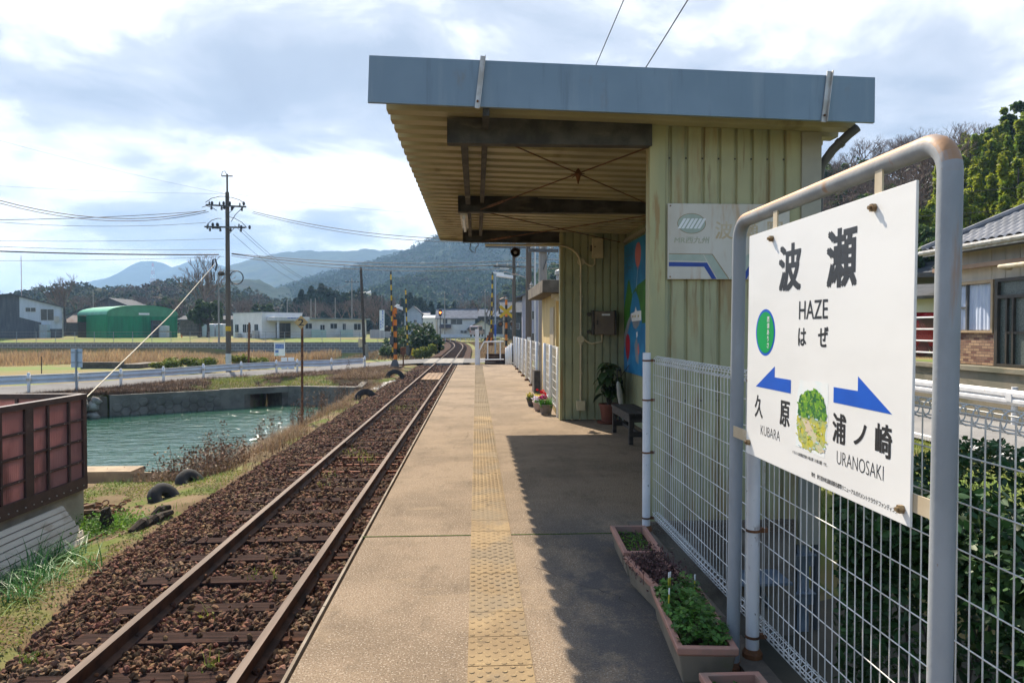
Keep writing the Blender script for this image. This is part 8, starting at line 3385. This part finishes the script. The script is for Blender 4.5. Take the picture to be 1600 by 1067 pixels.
# lattice tower far away, red and white
t = thing('lattice_tower', 'tiny red and white lattice pylon on the far mountain', 'pylon', (P(239, 440, 1500).x, 1500, P(239, 447, 1500).z - 8))
mb = MB()
hh = P(239, 411, 1500).z - P(239, 447, 1500).z + 8
for k_ in range(7):
    z0, z1 = hh * k_ / 7, hh * (k_ + 1) / 7
    w0, w1 = 4.5 * (1 - z0 / hh * .75), 4.5 * (1 - z1 / hh * .75)
    for (a, b) in ((-1, -1), (1, -1), (1, 1), (-1, 1)):
        mb.bar((a * w0, b * w0, z0), (a * w1, b * w1, z1), .45, .45, mi=k_ % 2)
    mb.bar((-w0, -w0, z0), (w1, -w1, z1), .35, .35, mi=k_ % 2)
    mb.bar((w0, -w0, z0), (-w1, -w1, z1), .35, .35, mi=k_ % 2)
mb.build('lattice', [mat('pylon_red', (.6, .08, .06), (.5, .07, .05), rough=.5), M['white']], t)
# ------------------------------------------------------------------ distant houses right of the track


def house(name, label, loc, rz, w, d, h, hr, m_wall, m_roof, axis='x', wins=(), over=.6, extra=None):
    t = thing(name, label, 'house', loc, rz)
    gable_box(t, w, d, h, hr, m_wall, m_roof, over, axis)
    for (x, z, ww, hh) in wins:
        window(t, x, z, ww, hh, -.015)
    return t


def hx(u, Yd):
    return P(u, 520, Yd).x


Yh = 138
kk = Yh / 1100
hw = house('distant_house', 'two storey white house with a silver grey roof behind the curve of the track', (hx(684, Yh), Yh, .0), .0, 58 * kk, 7, 24 * kk + .6, 1.6, M['wall_white'], M['roof_far'], 'x',
           ((1.0, 2.4, .9, 1.1), (20 * kk, 2.3, 2.3, 1.1), (35 * kk, .6, 1.3, .6)), .5)
mb = MB()
mb.prism([(0, .0), (0, -1.6), (2.2, -1.9), (2.6, 0)], 'X', 3 * kk, 21 * kk)
mb.v = [(p[0], p[1] * 1.0 if False else (p[1] - 0.0), p[2]) for p in mb.v]
mb2 = MB()
mb2.hexa([(3 * kk, -1.6, 1.6), (21 * kk, -1.6, 1.6), (21 * kk, -.02, 2.2), (3 * kk, -.02, 2.2), (3 * kk, -1.6, 1.72), (21 * kk, -1.6, 1.72), (21 * kk, -.02, 2.35), (3 * kk, -.02, 2.35)])
mb2.build('lean_to_roof', mat('brown_lean_to', (.06, .045, .045), (.045, .035, .035), sc=1, rough=.7), hw)
h2 = house('distant_house', 'low house with a broad grey gable roof, right of the two storey white house', (hx(735, 134), 134, 0), 0, 35 * 134 / 1100, 8, 1.75, 1.35, M['wall_white'], M['roof_grey'], 'y', ((1.4, .3, 1.4, 1.1),), .7)
h3 = house('distant_house', 'dark boarded house with a pale grey roof behind the low gabled house', (hx(748, 152), 152, .2), 0, 9.5, 8, 4.0, 1.5, M['girder'], M['roof_far'], 'x', ((2, 2.2, 2.4, 1.0),), .6)
h4 = house('distant_house', 'pale blue house with a dark roof between the raised barrier arms and the signal', (hx(632, 150), 150, .0), 0, 3.6, 7, 4.7, 1.5, mat('pale_blue_wall', (.36, .42, .50), (.31, .37, .45), sc=1, rough=.8), M['roof_grey'], 'y', ((1.9, 2.6, .7, .8),), .5)
h5 = house('distant_house', 'pale blue wing under a dark ridge roof right of the pale blue gable', (hx(645, 151), 151.5, .0), 0, 3.2, 5, 3.6, 1.4, mat('pale_blue_wing', (.34, .40, .48), (.29, .35, .43), sc=1, rough=.8), mat('blue_grey_tile', (.09, .105, .14), (.07, .08, .11), sc=1, rough=.5), 'x', ((1.0, 2.2, .6, .7),), .4)
h6 = house('distant_house', 'small cream white house left of the red lit signal', (hx(661, 143), 143, .0), 0, 2.6, 5, 3.6, .5, M['wall_white'], M['window_frame'], 'x', ((.7, 2.4, .35, .5), (1.7, 2.4, .35, .5)), .1)
h7 = house('distant_house', 'little tan gabled shed in front of the pale blue house', (hx(645, 132), 132, -.2), 0, 2.0, 3, 1.7, .8, mat('tan_wall', (.40, .33, .24), (.34, .28, .2), rough=.8), M['roof_grey'], 'y', ((.6, .4, .5, .6),), .3)
h8 = house('distant_house', 'dark roofed house hidden behind the yellow X board', (hx(788, 118), 118, .2), 0, 10, 8, 4.2, 1.7, M['girder'], M['roof_grey'], 'x', ((1, 1.2, 1.6, 1.0), (4, 1.2, 1.6, 1.0)), .7)
h9 = house('distant_house', 'pale lilac house with a grey roof just left of the toilet building', (hx(838, 60) - 1.2, 60, -.3), -.06, 8, 8, 4.6, 1.5, mat('lilac_wall', (.44, .42, .48), (.38, .36, .42), sc=1, rough=.8), M['roof_far'], 'y', ((.5, 2.6, .6, .8), (.5, .3, .6, 1.2)), .6)
mb = MB()
a, b = P(664, 528, 122), P(830, 528, 122)
mb.box(a.x, b.x, 122, 122.1, P(700, 525, 122).z - .2, P(700, 520.5, 122).z - .2)
for q in range(22):
    x = a.x + (b.x - a.x) * q / 21
    mb.box(x - .05, x + .05, 122.11, 122.2, -.6, P(700, 521, 122).z - .2)
tag(mb.build('road_barrier', M['rail_white']), 'long white road barrier in front of the distant houses', 'guard rail')


# ------------------------------------------------------------------ vehicles
def car(label, cat, loc, rz, m_body, L_=3.5, W_=1.5, H_=1.6, van=True, name='parked_car'):
    t = thing(name, label, cat, loc, rz)
    if van:
        side = [(-L_ / 2, .32), (L_ / 2, .32), (L_ / 2, .85), (L_ / 2 - .35, .95), (L_ / 2 - .75, H_ - .08), (L_ / 2 - .95, H_), (-L_ / 2 + .15, H_), (-L_ / 2, H_ - .2)]
    else:
        side = [(-L_ / 2, .32), (L_ / 2, .32), (L_ / 2, .75), (L_ / 2 - .9, .92), (L_ / 2 - 1.5, H_), (-L_ / 2 + .7, H_), (-L_ / 2, .95)]
    mb = MB()
    mb.prism(side, 'Y', -W_ / 2, W_ / 2)
    mb.build('body', m_body, t, bevel=.07)
    mb = MB()
    mb.box(-L_ / 2 + .35, L_ / 2 - 1.0, -W_ / 2 - .004, W_ / 2 + .004, .98, H_ - .2)
    mb.box(-L_ / 2 - .006, -L_ / 2 + .03, -W_ / 2 + .18, W_ / 2 - .18, 1.0, H_ - .28)
    mb.bar((L_ / 2 - .36, 0, .99), (L_ / 2 - .74, 0, H_ - .14), W_ - .3, .03)
    mb.build('window', M['glass_dark'], t)
    for sx__ in (-1, 1):
        for sy in (-1, 1):
            mb = MB()
            mb.lathe([(.2, -.09), (.28, -.08), (.28, .08), (.2, .09)], (sx__ * (L_ / 2 - .6), sy * (W_ / 2 - .08), .28), 16, 0, 'Y')
            mb.build('wheel', M['rubber'], t)
    for sy in (-1, 1):
        mb = MB()
        mb.box(-L_ / 2 - .01, -L_ / 2 + .02, sy * (W_ / 2 - .14) - .07, sy * (W_ / 2 - .14) + .07, .72, .95)
        mb.build('tail_light', mat('tail_red', (.3, .01, .01), (.25, .01, .01), rough=.3), t)
    return t


q = P(742, 527, 112)
car('small pale pink van on the road in front of the distant houses', 'van', (q.x + .3, 112, q.z + .1), R(75), mat('pale_pink_paint', (.55, .40, .36), (.5, .36, .33), sc=1, rough=.35), 3.3, 1.45, 1.75)

# ------------------------------------------------------------------ tiled house, wall and guard rail on the right
XH, YH0, ZH = 12.6, 18.0, .66
hs_ = thing('tiled_house', 'single storey house with grey roof tiles, curtained window and patterned brick base', 'house', (XH, YH0, ZH), R(-90))
LH, DH = 13.5, 8.0
M['house_wall'] = mat('beige_grey_siding', (.64, .57, .48), (.56, .50, .42), sc=2, stretch=(2, 1, .4), rough=.7)
mb = MB()
mb.box(0, LH, .0, DH, -.9, 2.98)
for q in range(30):
    x = q * .45
    if x > .9 and x < LH:
        mb.box(x, x + .02, -.012, -.001, 2.12, 2.95)
mb.build('wall', M['house_wall'], hs_)
mb = MB()
mb.box(.0, 1.56, -.06, -.001, .0, .80)
mb.build('brick_base', mat('two_tone_brick', (.14, .06, .045), (.12, .05, .04), sc=3, rough=.7,
                           brick=dict(w=.19, h=.068, mortar=.006, c1=(.13, .052, .042), c2=(.44, .29, .18), cm=(.10, .08, .07), rot=(R(90), 0, 0), amt=.95, dist=.006)), hs_)
M['tan_frame'] = mat('tan_window_frame', (.42, .31, .19), (.36, .26, .16), sc=4, rough=.5)
mb = MB()
for (a, b, c_, d_) in ((.10, 1.56, .80, .86), (.10, 1.56, 2.02, 2.10), (.10, .16, .86, 2.02), (1.49, 1.56, .86, 2.02)):
    mb.box(a, b, -.12, -.002, c_, d_)
wf_ = mb.build('window', M['tan_frame'], hs_)
mb = MB()
mb.box(.58, .64, -.09, -.03, .86, 2.02)
mb.box(.16, .58, -.09, -.03, 1.42, 1.46)
mb.build('sash', M['steel_dark'], wf_)
mb = MB()
n = 60
v = []
for q in range(n + 1):
    x = .17 + 1.31 * q / n
    v += [(x, -.022 + .010 * math.sin(q * 1.05) - .006 * math.sin(q * .37), .87), (x, -.022 + .006 * math.sin(q * 1.05), 2.01)]
mb.add(v, [(2 * q, 2 * q + 2, 2 * q + 3, 2 * q + 1) for q in range(n)])
mb.build('curtain', mat('pale_blue_curtain', (.48, .55, .68), (.40, .47, .62), sc=2, stretch=(3, 3, .5), rough=.8), wf_, smooth=True)
mb = MB()
for (a, b, c_, d_) in ((1.62, 1.72, 0, 2.10), (3.8, 3.9, 0, 2.10), (1.72, 3.8, 1.62, 1.70), (1.72, 3.8, 2.02, 2.10), (1.72, 3.8, .0, .07)):
    mb.box(a, b, -.12, -.002, c_, d_)
for x in (1.95, 2.15, 2.75, 3.4):
    mb.box(x, x + .05, -.10, -.03, .07, 1.62)
mb.box(2.0, 2.75, -.09, -.04, .78, .84)
dr = mb.build('door', mat('dark_bronze_door', (.06, .05, .042), (.045, .04, .035), sc=4, rough=.45), hs_)
mb = MB()
mb.box(1.72, 3.8, -.035, -.012, .07, 2.03)
mb.build('frosted_glass', mat('frosted_glass', (.13, .155, .145), (.075, .09, .085), sc=26, rough=.25, spec=.5, bump=.3, bsc=40), dr)
mb = MB()
mb.box(-.35, LH, -.34, -.001, 2.42, 2.47)
mb.box(-.35, LH, -.36, -.30, 2.40, 2.50)
mb.build('awning', mat('rosy_awning', (.36, .24, .17), (.30, .19, .13), sc=2, rough=.6), hs_)
mb = MB()
mb.tube([(2.35, -.3, 2.30), (2.6, -.75, 2.30), (8, -.75, 2.30)], .055, 10)
mb.build('awning_roller', M['cream_bar'], hs_, smooth=True)
# hip roof with tiles: front slope as a wavy sheet
SL = .56
na_, nb_ = 480, 66
A_, B_ = np.meshgrid(np.linspace(-.25, LH + .5, na_), np.linspace(-.72, DH / 2, nb_))
dist = np.minimum(B_ + .72, A_ + .25)
fr_ = ((B_ + .72) / .22) % 1.0
Z_ = 2.92 + .40 * 0 + SL * (B_ + .72) + .055 * np.abs(np.sin(np.pi * A_ / .27)) - .05 * fr_ + .05
keep = (A_ + .28 >= (B_ + .72))
i_ = np.arange(A_.size).reshape(A_.shape)
F_ = np.stack([i_[:-1, :-1], i_[:-1, 1:], i_[1:, 1:], i_[1:, :-1]], -1)
km = keep[:-1, :-1] & keep[1:, :-1]
V_ = np.stack([A_.ravel(), B_.ravel(), Z_.ravel()], 1)
ro = link('roof', np_mesh('roof', V_, F_[km], M['roof_tile']), hs_, True)
mb = MB()
zt_ = 2.95 + SL * (DH / 2 + .72)
e = .75 + DH / 2
mb.add([(-.28, -.72, 2.95), (-.28, DH + .72, 2.95), (e - .28, DH / 2, zt_)], [(0, 1, 2)])
mb.add([(-.28, DH + .72, 2.95), (LH + .5, DH + .72, 2.95), (LH + .5, DH / 2, zt_), (e - .28, DH / 2, zt_)], [(0, 1, 2, 3)])
mb.box(-.20, LH + .5, -.66, -.001, 2.86, 2.90)
mb.tube([(-.25, -.70, 3.0), (e - .3, DH / 2, zt_ + .05)], .10, 8)
mb.tube([(e - .3, DH / 2, zt_ + .08), (LH + .5, DH / 2, zt_ + .08)], .14, 8)
mb.build('roof_back', M['roof_tile'], hs_)
mb = MB()
mb.tube([(-.28, -.76, 2.90), (LH + .5, -.76, 2.93)], .06, 8)
mb.box(-.24, LH + .5, -.70, -.67, 2.80, 2.93)
mb.build('gutter', M['insul'], hs_)
# retaining wall and guard rail
mb = MB()
mb.box(11.45, 11.75, -15, 34, -.9, .60)
mb.box(11.38, 11.80, -15, 34, .60, .70)
tag(mb.build('retaining_wall', mat('mossy_tan_wall', (.25, .22, .16), (.19, .18, .13), sc=1.2, rough=.9, bump=.2, bsc=20, layers=[dict(c=(.11, .11, .07), sc=1.0, st=(1, 1, 3), lo=.5, hi=.65, amt=.7), dict(c=(.34, .24, .14), sc=2, st=(1, .4, 4), lo=.55, hi=.7, amt=.6)])),
    'mossy tan retaining wall under the tiled house', 'retaining wall')
gr = thing('guard_rail', 'white steel guard rail with rust in front of the tiled house', 'guard rail', (11.05, 16, -.42))
mb = MB()
prof = [(.0, .40), (-.05, .46), (-.05, .52), (.0, .555), (-.05, .59), (-.05, .66), (.0, .72)]
v = []
for y in (-28, 20):
    v += [(x, y, z) for x, z in prof]
mb.add(v, [(j, j + 1, 7 + j + 1, 7 + j) for j in range(6)])
o = mb.build('rail_beam', M['white_post'], gr)
so = o.modifiers.new('thick', 'SOLIDIFY')
so.thickness = .012
for k_ in range(12):
    mb = MB()
    mb.tube([(.08, -26 + k_ * 4, -.1), (.08, -26 + k_ * 4, .78)], .06, 10)
    mb.box(-.06, .05, -26.08 + k_ * 4, -25.92 + k_ * 4, .48, .64)
    mb.build('rail_post', M['white_post'], gr, smooth=True)
# carport, red car, net fence left of the house
cpt = thing('carport', 'old carport with a dark tiled roof and bamboo poles left of the tiled house', 'carport', (17.2, 26.5, .62))
mb = MB()
mb.hexa([(-3.2, -4, 2.6), (3, -4, 2.9), (3, 3, 2.9), (-3.2, 3, 2.6), (-3.2, -4, 2.75), (3, -4, 3.05), (3, 3, 3.05), (-3.2, 3, 2.75)])
mb.box(-3.4, -3.2, -4, 3, 2.5, 2.65)
mb.build('roof', M['roof_grey'], cpt)
for (x, y) in ((-3, -3.8), (-3, 2.8), (2.8, -3.8), (2.8, 2.8)):
    mb = MB()
    mb.tube([(x, y, 0), (x, y, 2.62)], .07, 8)
    mb.build('post', M['bark'], cpt)
for k_ in range(2):
    mb = MB()
    mb.tube([(-3.3 + k_ * .3, -4.1, 0), (-3.6 + k_ * .5, -4.0, 2.5)], .04, 6)
    mb.build('bamboo_pole', M['cream_bar'], cpt)
car('dark red car parked under the carport, only its roof showing above the fence', 'car', (16.2, 24.4, .62), R(20), mat('dark_red_paint', (.28, .012, .015), (.24, .01, .012), sc=1, rough=.25), 3.9, 1.6, 1.5, False)
sh2 = house('back_house', 'small house with a dark tiled roof behind the carport', (19.0, 33, .5), R(-75), 9, 6, 2.6, 1.4, M['wall_white'], M['roof_grey'], 'x', ((1, .8, 1.5, 1.1),), .6)
nf = thing('net_fence', 'white pipe fence with red netting on the wall left of the tiled house', 'fence', (11.6, 16.9, .70))
mb = MB()
for zz in (.25, .55, .85, 1.15):
    mb.tube([(0, 0, zz), (0, 9, zz)], .022, 6)
for k_ in range(7):
    mb.tube([(0, k_ * 1.5, 0), (0, k_ * 1.5, 1.17)], .028, 6)
mb.build('rail', M['white_post'], nf)
mb = MB()
for k_ in range(90):
    y = k_ * .1
    mb.tube([(.03, y, .1), (.03, min(9, y + 1.0), 1.1)], .005, 3)
    mb.tube([(.03, y, 1.1), (.03, min(9, y + 1.0), .1)], .005, 3)
mb.build('netting', mat('brick_red_net', (.25, .06, .05), (.2, .05, .04), rough=.8), nf)
for k_, (v0, v1) in enumerate(((300, 288), (332, 322), (466, 462))):
    wire(P(1290, v0 + 12, 34), P(1700, v1 - 6, 26), .12, .010, ('upper', 'middle', 'lowest')[k_] + ' dark wire crossing in front of the green hill behind the sign')

# ------------------------------------------------------------------ haze
hm = bpy.data.materials.new('haze_air')
hm.use_nodes = True
hn = hm.node_tree
hn.nodes.clear()
ho = hn.nodes.new('ShaderNodeOutputMaterial')
hv_ = hn.nodes.new('ShaderNodeVolumePrincipled')
hv_.inputs['Color'].default_value = (0.38, 0.63, 1.0, 1)
hv_.inputs['Density'].default_value = HAZE
hv_.inputs['Anisotropy'].default_value = 0.2
hn.links.new(hv_.outputs[0], ho.inputs['Volume'])
mb = MB()
mb.box(-3620, 3620, -120, 3620, -4.2, 252)
hz_ = mb.build('haze', hm)
tag(hz_, kind='stuff')
hz_.display_type = 'WIRE'
